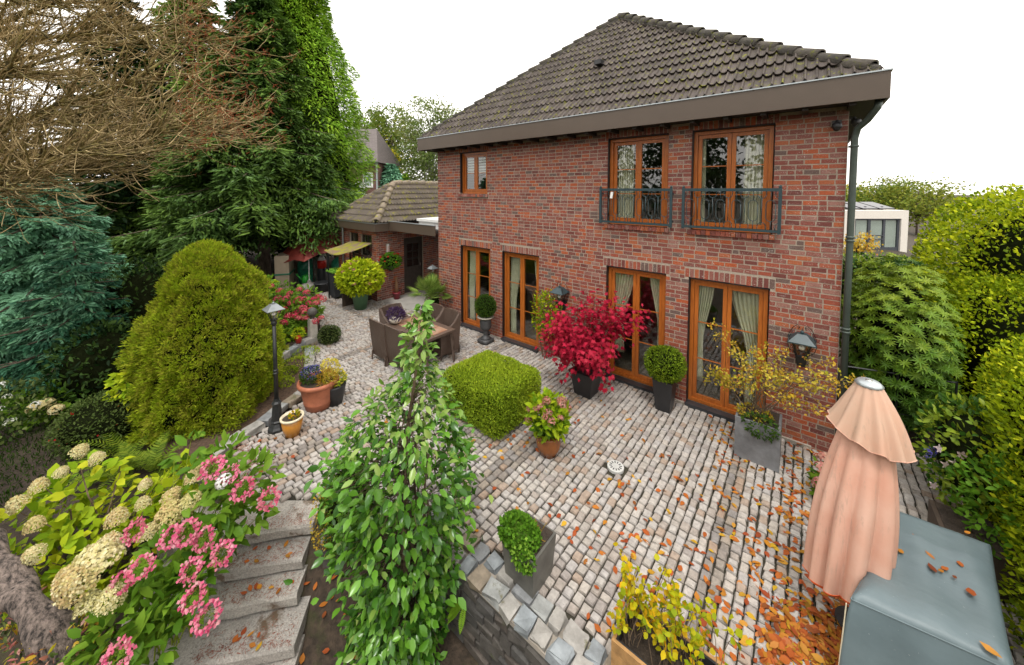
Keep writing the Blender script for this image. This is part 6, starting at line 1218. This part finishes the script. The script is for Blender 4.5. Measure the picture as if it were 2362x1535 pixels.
def tree(name, label, base, H, crown, n_, mat, L, Wd, ncl=40, spread=.2, barkm='bark', tr=.14, up=0, shape='diamond'):
    """crown = (centre height, radius xy, radius z); leaves gather in clumps at the limb ends"""
    t = thing(name, label, 'tree', base); base = np.array(base, float); hc, rx, rz = crown; q = MB(); d = rdir(ncl) * (rng.random(ncl) ** .4)[:, None]; cl = base + [0, 0, hc] + d * [rx, rx, rz]
    q.tube([base + [0, 0, -.2], base + [U(-.1, .1), U(-.1, .1), hc * .6], base + [0, 0, hc + rz * .6]], [tr, tr * .7, .03], 8)
    for c in cl: z0 = min(max(H * .3, c[2] - base[2] - rx * .8), hc + rz * .4); q.tube([base + [0, 0, z0], (base + [0, 0, z0] + c) / 2 + [0, 0, .1], c], [tr * .35, tr * .2, .012], 4)
    obj('trunk', q.mesh('trunk', True), barkm, t); i = rng.integers(0, ncl, n_); P = cl[i] + rng.normal(size=(n_, 3)) * spread * [rx, rx, rx * .75]; obj('crown', leaf_mesh('crown', (P, rdir(n_) + [0, 0, -.3 + up], rdir(n_) + [0, 0, .5], L * U(.6, 1.3, n_), Wd * U(.6, 1.3, n_), shape, np.clip(.5 * rng.random(ncl)[i] + .5 * rng.random(n_), .02, .97))), mat, t); return t
def at(px, d, z=0): b = D(px, 437, d); return (b[0], b[1], z)
tree('birch', 'tall feathery birch behind the mossy tiled roof', at(1000, 36), 14, (8.0, 3.6, 5.2), 13000, 'leaf_birch', .26, .15, 90, .15, 'bark_birch', .16)
tree('birch', 'thinner birch with visible dark trunk left of the tall feathery one', at(905, 42), 15, (8.8, 3.4, 5.0), 6500, 'leaf_treegreen', .3, .2, 60, .15, 'bark', .16); tree('birch', 'sparse tree beside the cedar behind the neighbour roof', at(858, 46), 15, (9.0, 3.0, 5.2), 5000, 'leaf_treegreen', .32, .2, 45, .16, 'bark', .15)
tree('yellow_tree', 'bright yellow tree behind the neighbour house', at(875, 38), 9, (6.8, 2.4, 3.0), 2600, 'leaf_gold', .3, .2, 30, .2)
tree('yellow_bush', 'yellow bush glimpsed between the conifers and the outbuilding', at(772, 21), 3, (1.9, 1.4, 1.3), 1300, 'leaf_gold', .2, .13, 20, .25); tree('golden_shrub', 'golden orange shrub glimpsed through the spruce trunks', at(385, 21), 4, (2.2, 1.6, 1.3), 1000, 'leaf_autumn', .2, .13, 20, .25)
# dense dark hedge behind the conifers, closing the garden
for i, (px, dpt, rx, rz, lb) in enumerate(((330, 19, 3.4, 1.9, 'dark evergreen hedge bush behind the cone conifer'), (520, 21, 3.2, 2.0, 'dark evergreen hedge bush behind the spruce trunks'), (690, 20, 2.6, 1.7, 'dark evergreen hedge bush behind the green sacks'), (80, 15, 3.6, 2.6, 'dark evergreen hedge bush behind the blue spruce'), (-160, 12, 3.5, 3.0, 'dark evergreen hedge bush at the lawn end'))):
    b = at(px, dpt); t = thing('laurel_bush', lb, 'shrub', b); bush(t, (b[0], b[1], rz * .9), (rx, rx * .8, rz), 2600, .2, .1, 'leaf_dark', shape='leaf', shell=.25, zmin=0)
for (px, py, lb, r_) in ((330, 660, 'glossy dark laurel beside the cone conifer', 1.0), (250, 860, 'low dark laurel at the foot of the blue spruce', .8)):
    b = D(px, py, 8.4 if py < 800 else 7.0); t = thing('laurel_bush', lb, 'shrub', (b[0], b[1], 0)); bush(t, (b[0], b[1], max(.5, b[2] - .5)), (r_, r_, r_ * 1.1), 1700, .12, .05, 'leaf_dark', shape='leaf', shell=.3, zmin=0)
b = G(285, 900, .3); t = thing('autumn_hydrangea', 'lime and pink tinted hydrangea leaves left of the cone conifer', 'shrub', (b[0], b[1], 0)); P = np.array([D(280 + U(-22, 22), 895 + U(-38, 38), 5.7) for _ in range(60)]); obj('foliage', leaf_mesh('foliage', (P, rdir(60) - FW, [0, 0, 1.] - FW, U(.1, .16, 60), U(.06, .09, 60), 'leaf')), 'leaf_lime', t)
# right-hand side
b = np.array([.80, 1.85, 0]); t = thing('rhododendron', 'large rhododendron with whorled leaves beside the house corner', 'shrub', b)
n_ = 2100; d = rdir(n_); Pw = b + [0, 0, 1.4] + d * [.68, 1.5, 1.42] * (1 + .15 * (clump(d, 3.) - .5)[:, None]) * (1 - .4 * rng.random((n_, 1)) ** 2); k = Pw[:, 2] > .05; Pw, d = Pw[k], d[k]; Ps, As, Ns, Ts = [], [], [], []
for p, dd in zip(Pw, d):
    ax_ = norm(dd * .8 + [0, 0, .7] + .35 * rng.normal(size=3)); u1 = norm(np.cross(ax_, [.3, .9, .1])); u2 = np.cross(ax_, u1); k = 9; a = np.linspace(0, 6.283, k, endpoint=False) + U(0, 1); rd = np.cos(a)[:, None] * u1 + np.sin(a)[:, None] * u2; Ps.append(np.repeat(p[None], k, 0)); As.append(rd + ax_ * .25); Ns.append(np.repeat(ax_[None], k, 0)); Ts.append(np.full(k, np.clip(.25 + .3 * (p[2] - 1.3) + U(-.15, .2), .02, .95)))
P, A, Nn, T = map(np.concatenate, (Ps, As, Ns, Ts)); obj('foliage', leaf_mesh('foliage', (P, A, Nn, .092 * U(.7, 1.2, len(P)), .022, 'leaf', T)), 'leaf_rhodo', t); V, Fq = lumpy(b + [0, 0, 1.3], (.46, 1.1, 1.05)); V[:, 2] = np.maximum(V[:, 2], -.05); obj('shade_core', mesh_np('shade_core', V, Fq, np.full(len(V), .2), True), 'inner_shade', t)  # dark lump added behind the whorls as a light blocker
def hedge(name, label, c, rad, n_, mat, L, Wd, box=5, shape='diamond', shell=.2, amp=.12):
    t = thing(name, label, 'hedge', (c[0], c[1], ground_z(c[0], c[1]))); bush(t, c, rad, n_, L, Wd, mat, shape=shape, shell=shell, box=box, zmin=float(ground_z(c[0], c[1])), amp=amp, tsc=5, sc=4); return t
hedge('hornbeam_hedge', 'tall yellow green hornbeam hedge closing the garden behind the lower hedge', (4.9, 4.9, 1.2), (3.2, 2.4, 2.95), 65000, 'leaf_hornbeam', .085, .055, 4, amp=.14)
hedge('beech_hedge', 'clipped yellow green hedge running past the covered furniture', (2.0, -1.6, .72), (.80, 2.4, 1.6), 46000, 'leaf_hornbeam', .055, .036, 4, amp=.18)
hedge('middle_hedge', 'lower clipped hedge between the rhododendron and the tall hornbeam hedge', (2.75, 2.7, .65), (1.25, 1.5, 1.85), 30000, 'leaf_hornbeam', .065, .042, 5)
c = np.array([1.25, -.35, .75]); t = thing('leafy_bush', 'mid green leafy bush between the closed parasol and the hedge', 'shrub', (c[0], c[1], 0)); bush(t, c, (.48, .8, .72), 1500, .085, .05, 'leaf_rhodo', shape='leaf', shell=.35, zmin=0)
c = np.array([1.2, -1.15, .5]); t = thing('mandevilla', 'climbing plant with pale pink trumpet flowers beside the covered furniture', 'shrub', (c[0], c[1], -.05)); bush(t, c + [0, 0, .25], (.32, .45, .55), 700, .075, .045, 'leaf_clover', shape='leaf', shell=.5, inner=None)
def trumpet():
    q = MB(); q.lathe([(.006, -.06), (.012, -.03), (.02, -.005), (.028, .004)], (0, 0, 0), 8); a = np.arange(5) * 1.2566; A = np.stack([np.cos(a), np.sin(a), 0 * a + .15], -1); V, Fa, r_ = leaf_arrays(np.stack([.015 * np.cos(a), .015 * np.sin(a), 0 * a], -1), A, np.repeat([[0, 0, 1.]], 5, 0), .055, .05, 'leaf'); q.add(V, [tuple(f) for f in Fa]); return q.mesh('flower')
TM = trumpet()
for (px, py) in ((2165, 1035), (2218, 1050), (2180, 1072), (2200, 1068), (2153, 1120), (2218, 1155), (2265, 1168)): obj('flower', TM, 'fl_palepink', t, D(px, py, 4.05), Vector(-FW + U(-.4, .4, 3)).to_track_quat('Z', 'Y').to_euler(), (.72, .72, .72))
obj('blue_flowers', leaf_mesh('blue_flowers', (np.array([D(2148 + U(-14, 14), 1045 + U(-12, 12), 4.1) for _ in range(50)]), rdir(50), rdir(50), .025, .02, 'diamond')), 'fl_blue', t)
c = np.array([-.04, -1.05, 0]); t = thing('wall_hydrangea', 'small dusty pink hydrangea at the wall foot behind the parasol', 'shrub', (c[0], c[1], 0)); bush(t, c + [0, 0, .2], (.22, .3, .25), 160, .11, .065, 'leaf_hydrangea', shape='leaf', inner=None, shell=.5); heads(t, [c + p for p in ([-.12, -.1, .42], [-.05, .12, .46], [.03, -.2, .40], [-.14, -.25, .3], [-.1, .02, .50])], 'mop', 'fl_dusty', .085, 90)
t = thing('wire_fence', 'low black wire fence behind the house corner', 'fence', (.5, .55, 0)); q = MB(); q.tube([(.1, .5, 1.2), (1.3, .85, 1.2)], .012, 5); q.tube([(.1, .5, .6), (1.3, .85, .6)], .006, 4); obj('wires', q.mesh('wires'), 'iron', t)
for u in (0, .5, 1): q = MB(); q.tube([(.1 + 1.2 * u, .5 + .35 * u, -.1), (.1 + 1.2 * u, .5 + .35 * u, 1.22)], .014, 5); obj('post', q.mesh('post'), 'iron', t)
hedge('laurel_hedge', 'dark hedge at the foot of the pale modern house', (1.75, 10.2, .1), (1.9, .9, 1.55), 6000, 'leaf_rhodo', .13, .065, 5)
tree('orange_maple', 'orange leafed small tree in front of the pale modern house', at(1985, 15, -1.5), 4, (3.1, .75, .55), 700, 'leaf_autumn', .12, .07, 24, .2, 'bark', .05)
for (px, d, H, hc, rx, rz, mt, lb) in ((2010, 60, 9, 1.8, 4.6, 3.3, 'leaf_treegreen', 'rounded green tree behind the pale modern house'), (2120, 55, 10, 2.0, 4.8, 3.2, 'leaf_treegreen', 'green tree right behind the tall hedge'), (2065, 75, 10, 2.5, 4.0, 3.6, 'leaf_birch', 'darker tree in the gap beyond the pale modern house'), (1950, 70, 9, 1.6, 4.5, 3.2, 'leaf_gold', 'yellowish tree beyond the green downpipe')):
    tree('far_tree', lb, at(px, d, -3.2), H, (hc + 3.2, rx, rz), 3200, mt, .45, .3, 50, .2)
# trees behind the viewpoint, mirrored in the panes
for i, (x, y, H, rx, mt, lb) in enumerate(((-8, -22, 13, 4.2, 'leaf_dark', 'dark tree mirrored in the middle panes'), (0.5, -24, 14, 4.5, 'leaf_birch', 'open tree mirrored in the right panes'), (7, -22, 10, 4.0, 'leaf_autumn', 'russet tree mirrored beside the curtain'), (-16, -20, 12, 4.2, 'leaf_dark', 'dark tree mirrored in the left panes'))):
    tree('garden_tree', lb, (x, y, float(ground_z(x, y))), H, (H * .55, rx, H * .42), 5200, mt, .4, .24, 60, .17)

# ------------------------------------------------------------------ closed parasol
pc = np.array([.035, -2.70, 0]); t = thing('closed_parasol', 'closed salmon pink parasol with grey cap beside the covered furniture', 'parasol', pc)
q = MB(); q.tube([pc, pc + [0, 0, 2.3]], .024, 10); obj('pole', q.mesh('pole', True), 'chrome', t); q = MB(); q.lathe([(.15, 0), (.15, .05), (.06, .08), (.04, .2)], pc, 18); obj('base', q.mesh('base'), 'charcoal', t)
def cloth(z0, z1, r0, r1, nf, amp, seedv, n_u=140, n_v=22, hem=0, skew=(0, 0), bulge=0):
    g = np.random.default_rng(seedv); ph = g.uniform(0, 6, 4); V = []
    for j in range(n_v):
        v = j / (n_v - 1)
        for i in range(n_u):
            a = 2 * math.pi * i / n_u; fold = math.sin(nf * a + ph[0] + .5 * math.sin(2 * a + ph[1]) + .8 * v * math.sin(a + ph[2])); fold = 2 * abs(math.sin(nf * a / 2 * 1.0 + ph[0] + .5 * math.sin(2 * a + ph[1]) + .5 * v * math.sin(a + ph[2]))) - 1.2 if bulge > .02 else fold
            r_ = (r0 + (r1 - r0) * v + bulge * math.sin(v * math.pi)) * (1 + amp * (.25 + .75 * v) * fold); z = z1 + (z0 - z1) * v + hem * v ** 4 * math.sin(a * 1 + ph[3]) + .02 * v * fold
            V.append((pc[0] + skew[0] * v + r_ * math.cos(a), pc[1] + skew[1] * v + r_ * math.sin(a), z))
    return V, [(j * n_u + i, (j + 1) * n_u + i, (j + 1) * n_u + (i + 1) % n_u, j * n_u + (i + 1) % n_u) for j in range(n_v - 1) for i in range(n_u)]
o = obj('canopy_cloth', mesh_np('canopy_cloth', *cloth(.50, 1.93, .145, .25, 10, .20, 5, hem=.09, skew=tuple(-RT[:2] * .13), bulge=.045), smooth=True), 'parasol_cloth', t)
V, Fq = cloth(.625, .65, .322, .325, 6, .24, 5, n_v=2, hem=0); 
o2 = obj('inner_cloth', mesh_np('inner_cloth', *cloth(.475, 1.92, .13, .237, 10, .20, 5, hem=.09, skew=tuple(-RT[:2] * .13), bulge=.045), smooth=True), 'parasol_orange', t)
for nm_, ar, mt_ in (('hem', (.50, 1.93, .145, .25, 10, .20, 5, 140, 22, .09, tuple(-RT[:2] * .13), .045), 'parasol_orange'), ('hem', (1.80, 2.27, .078, .262, 12, .085, 9, 140, 12, .06, tuple(RT[:2] * .02), .01), 'parasol_cloth')):
    V_ = cloth(*ar)[0][-140:]; q = MB(); q.tube(V_ + [V_[0]], .0045, 4); obj(nm_, q.mesh(nm_, True), mt_, t)
obj('top_flap', mesh_np('top_flap', *cloth(1.80, 2.27, .078, .262, 12, .085, 9, n_v=12, hem=.06, skew=tuple(RT[:2] * .02), bulge=.01), smooth=True), 'parasol_top', t); q = MB(); q.lathe([(.085, 2.25), (.095, 2.265), (.07, 2.29), (.0001, 2.30)], pc, 20); obj('cap', q.mesh('cap', True), 'zinc', t)

# ------------------------------------------------------------------ covered furniture
A_, B_, C_, D_ = (G(1957, 1368, .82), G(2072, 1168, .80), G(2288, 1246, .80), G(2352, 1545, .82)); t = thing('furniture_cover', 'grey green tarpaulin cover over a stack of furniture, leaves on top', 'cover', ((A_ + C_) / 2) * [1, 1, 0])
nu, nv = 30, 34; V = []; g = np.random.default_rng(3)
def top_pt(u, v): return (A_ * (1 - u) + D_ * u) * (1 - v) + (B_ * (1 - u) + C_ * u) * v
rings = []
ctr_ = top_pt(.5, .5)
for lv in range(9):           # skirt rings from hem to shoulder
    s = lv / 8; ring = []
    for k in range(120):
        p4 = k / 30; e = int(p4) % 4; f = p4 - int(p4); cs = ((0, 0), (1, 0), (1, 1), (0, 1)); u, v = np.array(cs[e]) * (1 - f) + np.array(cs[(e + 1) % 4]) * f; p = top_pt(u, v); od = norm((p - ctr_) * [1, 1, 0]); w = (.075 * (1 - s) ** 1.0 + .022 * (1 - s) * math.sin(k * .9 + 2 * math.sin(k * .23)) + .03 * (1 - s) * math.sin(k * .37 + 1.5 * s))
        ring.append(p * [1, 1, 0] + od * (w - .03 * s ** 6) + [0, 0, .05 + (.755 - .05) * s]); 
    rings.append(ring)
V = [tuple(p) for r_ in rings for p in r_]; Fq = [(l * 120 + k, l * 120 + (k + 1) % 120, (l + 1) * 120 + (k + 1) % 120, (l + 1) * 120 + k) for l in range(8) for k in range(120)]
skirt = mesh_np('skirt', V, Fq, smooth=True); obj('skirt', skirt, 'tarp', t)
n_ = 41; V = []
for j in range(n_):
    for i in range(n_):
        u, v = i / (n_ - 1), j / (n_ - 1); p = top_pt(u, v); ed = min(u, 1 - u, v, 1 - v); od = norm((p - ctr_) * [1, 1, 0]) if ed < .5 else np.zeros(3)
        z = .752 + .06 * (1 - math.exp(-ed * 22)) + .022 * math.sin(v * 11.0 + .8) * (1 - math.exp(-ed * 9)) + .008 * math.sin(u * 14 + v * 5) * (1 - math.exp(-ed * 12)) - .015 * math.exp(-((v - .62) / .05) ** 2); V.append(tuple(p * [1, 1, 0] - od * .026 * (ed < .02) + [0, 0, z]))
Fq = [(j * n_ + i, j * n_ + i + 1, (j + 1) * n_ + i + 1, (j + 1) * n_ + i) for j in range(n_ - 1) for i in range(n_ - 1)]; obj('top_sheet', mesh_np('top_sheet', V, Fq, smooth=True), 'tarp', t)
q = MB(); q.tube([A_ * [1, 1, 0] + norm((A_ - ctr_) * [1, 1, 0]) * (.083 - .09 * z) + [0, 0, z] for z in np.linspace(.06, .74, 9)], .004, 4); obj('seam_piping', q.mesh('seam_piping'), 'cream_rim', t)
q = MB(); q.tube([np.array(p) + [0, 0, .004] for p in rings[8]] + [np.array(rings[8][0]) + [0, 0, .004]], .006, 5); obj('top_seam', q.mesh('top_seam', True), 'tarp', t)
q = MB(); q.tube([np.array(p) for p in rings[0]] + [np.array(rings[0][0])], .008, 5); obj('hem', q.mesh('hem', True), 'tarp', t)
b = D(2085, 1125, 4.6); t = thing('trough', 'brown trough with trailing plant behind the covered furniture', 'planter', (1.0, -1.2, 0)); q = MB(); q.bb(.75, 1.25, -1.5, -.95, 0, .42); obj('box', q.mesh('box'), 'fence_wood', t); q = MB(); q.bb(.79, 1.21, -1.46, -.99, .421, .43); obj('soil', q.mesh('soil'), 'soil', t)

# ------------------------------------------------------------------ clutter by the outbuilding
t = thing('wooden_screen', 'dark brown board screen with scalloped top beside the outbuilding', 'fence', (-12.35, -.9, 0))
for i in range(9):
    q = MB(); y = -1.45 + i * .117; h = 1.42 + .03 * math.sin(i * 1.3) + .025 * i; q.bb(-12.38, -12.35, y, y + .112, 0, h); q.ball((-12.365, y + .056, h), .03, 8, 6); obj('board', q.mesh('board'), 'fence_wood', t)
t = thing('swing_canopy', 'mossy grey fabric canopy on posts behind the wooden screen', 'canopy', (-13.0, -.85, 0)); n_ = 12; V = []
for k in (0, .03):
    for j in range(n_):
        for i in range(n_): u, v = i / 11, j / 11; V.append((-13.75 + 1.5 * u, -1.4 + .98 * v, 1.74 + .22 * v + .07 * u - .10 * math.sin(u * math.pi) * (1 - v) - .03 * math.sin(v * math.pi) + k))
Fq = [(k * 144 + j * n_ + i, k * 144 + j * n_ + i + 1, k * 144 + (j + 1) * n_ + i + 1, k * 144 + (j + 1) * n_ + i) for k in (0, 1) for j in range(11) for i in range(11)] + [(i, i + 1, 145 + i, 144 + i) for i in range(11)] + [(11 + 12 * j, 23 + 12 * j, 167 + 12 * j, 155 + 12 * j) for j in range(11)]
obj('roof_cloth', mesh_np('roof_cloth', V, Fq, smooth=True), 'moss_canopy', t)
for x, y in ((-13.7, -1.3), (-12.42, -1.0), (-13.7, -.5), (-12.42, -.5)): q = MB(); q.tube([(x, y, 0), (x, y, 1.8)], .025, 6); obj('post', q.mesh('post'), 'iron', t)
b = G(772, 688); x, y = b[0], b[1] + .15; t = thing('wheelie_bin', 'grey wheeled bin with a green lid beside the wooden screen', 'bin', (x, y, 0)); q = MB(); q.frustum((x, y, .08), .44, .48, .54, .58, .90); obj('body', q.mesh('body'), 'bin_grey', t); q = MB(); q.box((x, y, 1.01), (.58, .64, .05), tilt=(R(3), 0, 0)); q.box((x, y, 1.045), (.48, .54, .03)); obj('lid', q.mesh('lid'), 'lid_green', t)
for s in (-1, 1): q = MB(); q.tube([(x + s * .2, y + .22, .09), (x + s * .26, y + .22, .09)], .09, 12); obj('wheel', q.mesh('wheel'), 'gap_black', t)
b = G(745, 672); t = thing('black_tub', 'round black plastic tub at the foot of the cedar', 'tub', (b[0], b[1], 0)); q = MB(); q.lathe([(.24, 0), (.29, .30), (.315, .31), (.315, .36), (.28, .36), (.25, .05)], (b[0], b[1], 0), 22); obj('body', q.mesh('body', True), 'bin_grey', t); q = MB(); q.tube([(b[0] + .31, b[1], .33), (b[0] + .37, b[1], .30), (b[0] + .31, b[1], .25)], .015, 5); obj('handle', q.mesh('handle'), 'bin_grey', t)
b = G(645, 674); cx, cy = b[0], b[1] + .2; rz = R(-30); t = thing('storage_cabinet', 'tall beige plastic cabinet tied with a dark strap under the spruce', 'cabinet', (cx, cy, 0)); q = MB(); q.box((cx, cy, .72), (.85, .45, 1.44), rz); obj('body', q.mesh('body'), 'plastic_beige', t)
dl = np.array([math.cos(rz), math.sin(rz), 0]); dn_ = np.array([math.sin(rz), -math.cos(rz), 0])
for s in (-1, 1):
    for zz, hh in ((.37, .66), (1.08, .68)): q = MB(); c = np.array([cx, cy, zz]) + dl * s * .21 + dn_ * .235; q.box(c, (.40, .02, hh), rz); obj('door', q.mesh('door'), 'plastic_beige', t)
q = MB(); q.box((cx, cy, .74), (.90, .52, .05), rz); obj('strap', q.mesh('strap'), 'tarp_green', t)
b = G(714, 670); t = thing('parasol_stand', 'grey round parasol stand with a slim white pole', 'parasol stand', (b[0], b[1], 0)); q = MB(); q.lathe([(.30, 0), (.31, .18), (.25, .26), (.08, .30), (.06, .40)], (b[0], b[1], 0), 18); obj('stand', q.mesh('stand', True), 'concrete', t); q = MB(); q.tube([(b[0], b[1], .3), (b[0], b[1], 2.0)], .022, 8); obj('pole', q.mesh('pole'), 'white', t)
c = np.array([b[0], b[1], 0]) - RT * .22 + FH * .15; c[2] = .36; t = thing('watering_can', 'bright green watering can on the grey parasol stand', 'watering can', (c[0], c[1], .2)); q = MB(); q.lathe([(.14, -.1), (.15, .0), (.13, .18), (.10, .2)], c, 14); obj('body', q.mesh('body', True), 'plastic_green', t); q = MB(); q.tube([c - RT * .12, c - RT * .25 + [0, 0, .1], c - RT * .36 + [0, 0, .24]], [.03, .022, .035], 8); obj('spout', q.mesh('spout'), 'plastic_green', t); q = MB(); q.tube([c + [0, 0, .18], c + [0, 0, .3] + RT * .08, c + RT * .2 + [0, 0, .18], c + RT * .15], .014, 6); obj('handle', q.mesh('handle'), 'plastic_green', t)
b = G(728, 664); b = b + FH * .5; t = thing('sprayer', 'red and white garden sprayer bottle near the cedar trunk', 'sprayer', (b[0], b[1], 0)); q = MB(); q.lathe([(.14, 0), (.17, .1), (.17, .7), (.15, .8)], b * [1, 1, 0], 14); obj('tank', q.mesh('tank', True), 'bin_grey', t); q = MB(); q.lathe([(.17, .70), (.175, .95), (.16, 1.02)], b * [1, 1, 0], 14); obj('red_band', q.mesh('red_band', True), 'red_glaze', t); q = MB(); q.lathe([(.15, 1.02), (.1, 1.15), (.03, 1.22)], b * [1, 1, 0], 14); obj('cap', q.mesh('cap', True), 'white', t)
for (px, py, z, r_, lb) in ((686, 655, .3, (.38, .3, .34), 'dark green filled garden sack behind the cabinet'), (684, 635, .75, (.34, .3, .45), 'dark green chair cover standing behind the lower sack'), (765, 640, .75, (.35, .3, .5), 'green tarpaulin bundle leaning behind the wheeled bin')):
    b = G(px, 670) + FH * .7; t = thing('garden_sack', lb, 'sack', (b[0], b[1], 0)); V, Fq = lumpy((b[0], b[1], z), r_, .16, 16, 10, 3.5); V[:, 2] = np.maximum(V[:, 2], 0.0); obj('sack', mesh_np('sack', V, Fq, np.zeros(len(V))), 'tarp_green', t); q = MB(); q.tube([(b[0] + r_[0] * 1.0 * math.cos(a), b[1] + r_[1] * 1.0 * math.sin(a), z + .05 * math.sin(3 * a)) for a in np.linspace(0, 6.283, 17)], .012, 4); obj('strap', q.mesh('strap'), 'bin_grey', t)
b = D(722, 560, 14.4); t = thing('red_umbrella', 'faded dark red garden umbrella sagging open under the spruce', 'parasol', (b[0], b[1], 0)); n_ = 8; tip = b + [0, 0, .75]; ring = [b + RT * 1.3 * math.cos(a) + FH * 1.1 * math.sin(a) + np.array([0, 0, .22 * math.cos(a) + .35 * math.sin(a) - .25]) for a in np.arange(n_) * 2 * math.pi / n_ + .2]
for i in range(n_):
    j = (i + 1) % n_; mdp = (ring[i] + ring[j]) / 2 * .93 + tip * .07; V = [tip, ring[i], mdp, ring[j]]; V = V + [v + np.array([0, 0, -.012]) for v in V]; obj('panel', mesh_np('panel', V, [(0, 1, 2), (0, 2, 3), (4, 6, 5), (4, 7, 6), (1, 5, 6, 2), (2, 6, 7, 3)]), 'red_cloth', t); q = MB(); q.tube([tip + [0, 0, -.02], ring[i] + [0, 0, -.02]], .012, 5); obj('rib', q.mesh('rib'), 'dark_wood', t)
q = MB(); q.tube([tip, (b[0], b[1], 0)], .03, 8); obj('pole', q.mesh('pole'), 'dark_wood', t)

# ------------------------------------------------------------------ fallen leaves
def fl_mesh():
    T, TF = TEMPL['leaf']; V = np.array(T); V[:, 1] *= U(.5, .75); V[:, 2] = .10 * (V[:, 0] - .5) ** 2 * U(.5, 3) + U(-.02, .05, len(V)) + .2 * np.abs(V[:, 1]) * U(-.2, 1); return mesh_np('fallen_leaf', V - [.5, 0, 0], TF, np.zeros(len(V)), True)
FLM = [fl_mesh() for _ in range(8)]
def px_scatter(n_, x0, x1, y0, y1, dens=None):
    out_ = []
    while len(out_) < n_:
        x, y = U(x0, x1), U(y0, y1)
        if dens is None or rng.random() < dens(x, y): out_.append(G(x, y, .012))
    return out_
pts = px_scatter(150, 1740, 1960, 1330, 1535, lambda x, y: max(.05, min(1, ((x - 1640) / 220) * ((y - 1250) / 280)))) + px_scatter(420, 1300, 1950, 1040, 1535, lambda x, y: .15 + .85 * ((x - 1300) / 650) ** 1.2) + px_scatter(70, 1640, 1730, 930, 1070) + px_scatter(90, 1800, 1890, 1010, 1200) + px_scatter(70, 1050, 1500, 900, 1300) + px_scatter(35, 560, 1000, 800, 1130) + px_scatter(20, 1130, 1240, 940, 1040) + px_scatter(120, 1780, 1950, 1400, 1535)
pts = [p for p in pts if inpoly(np.array([p[0]]), np.array([p[1]]), PATIO)[0] and p[0] < .05]
# two soft heaps swept together
pile = [G(U(1740, 1950), U(1390, 1535), .012) + [0, 0, U(0, .035)] for _ in range(90)]; pts += pile
pts = np.array(pts); o_ = np.argsort(np.linalg.norm(pts - CAM, axis=1)); sz = U(.055, .10, len(pts))
for i in o_[:290]:
    tag(obj('fallen_leaf', random.choice(FLM), 'leaf_fallen', None, pts[i], (U(-.3, .3), U(-.3, .3), U(0, 6.28)), (sz[i],) * 3), 'russet autumn leaf fallen on the cobbles', 'leaf', 'autumn leaves fallen on the cobbles')
r_ = o_[290:]; m = len(r_); a = U(0, 6.28, m); obj('fallen_leaves', leaf_mesh('fallen_leaves', (pts[r_], np.stack([np.cos(a), np.sin(a), U(-.2, .2, m)], -1), np.array([0, 0, 1.]) + .25 * rng.normal(size=(m, 3)), sz[r_], sz[r_] * .6, 'leaf')), 'leaf_fallen', kind='stuff')
SL = px_scatter(26, 690, 1040, 1380, 1535)
for i in range(26):
    p = G(U(690, 1040), U(1390, 1535), -.78); tag(obj('fallen_leaf', random.choice(FLM), 'leaf_fallen', None, (p[0], p[1], float(ground_z(p[0], p[1])) + .03), (U(-.3, .3), U(-.3, .3), U(0, 6.28)), (U(.06, .1),) * 3), 'orange leaf fallen on the dark soil under the camellia', 'leaf', 'leaves on the soil')
for i, (fr, z) in enumerate(SF[1:4]):
    for k in range(7):
        p = np.array(fr) + sd * U(.05, .6) - sn * U(.03, .2); tag(obj('fallen_leaf', random.choice(FLM), 'leaf_fallen', None, (p[0], p[1], z + .012), (U(-.2, .2), U(-.2, .2), U(0, 6.28)), (U(.05, .09),) * 3), 'rust coloured leaf lying on a granite step', 'leaf', 'leaves on the granite steps')
for k, (px, py, L) in enumerate(((2077, 1270, .07), (2108, 1238, .06), (2145, 1280, .07), (2180, 1310, .07), (2215, 1300, .07), (2150, 1310, .08), (2202, 1330, .05), (2240, 1365, .09), (2232, 1228, .05), (2285, 1498, .10), (2170, 1316, .06))):
    p = G(px, py, .83); tag(obj('fallen_leaf', random.choice(FLM), 'leaf_fallen', None, p + [0, 0, -.005], (U(-.2, .2), U(-.2, .2), U(0, 6.28)), (L,) * 3), 'curled brown leaf lying on the tarpaulin cover', 'leaf', 'leaves on the tarpaulin cover')
# brown needle litter on the steps and the patio corner
Q = [(*(np.array(fr) + sd * U(.02, .9) - sn * abs(rng.normal() * .11 + .05)), z + .008) for fr, z in SF for _ in range(380)] + [tuple(G(560 + rng.normal() * 38, 1065 + rng.normal() * 30, .012)) for _ in range(1500)]
Q = np.array(Q); m = len(Q); a = U(0, 6.28, m); obj('needle_litter', leaf_mesh('needle_litter', (Q, np.stack([np.cos(a), np.sin(a), 0 * a], -1), np.repeat([[0, 0, 1.]], m, 0), U(.015, .045, m), U(.002, .005, m), 'diamond')), 'leaf_redtips', kind='stuff')
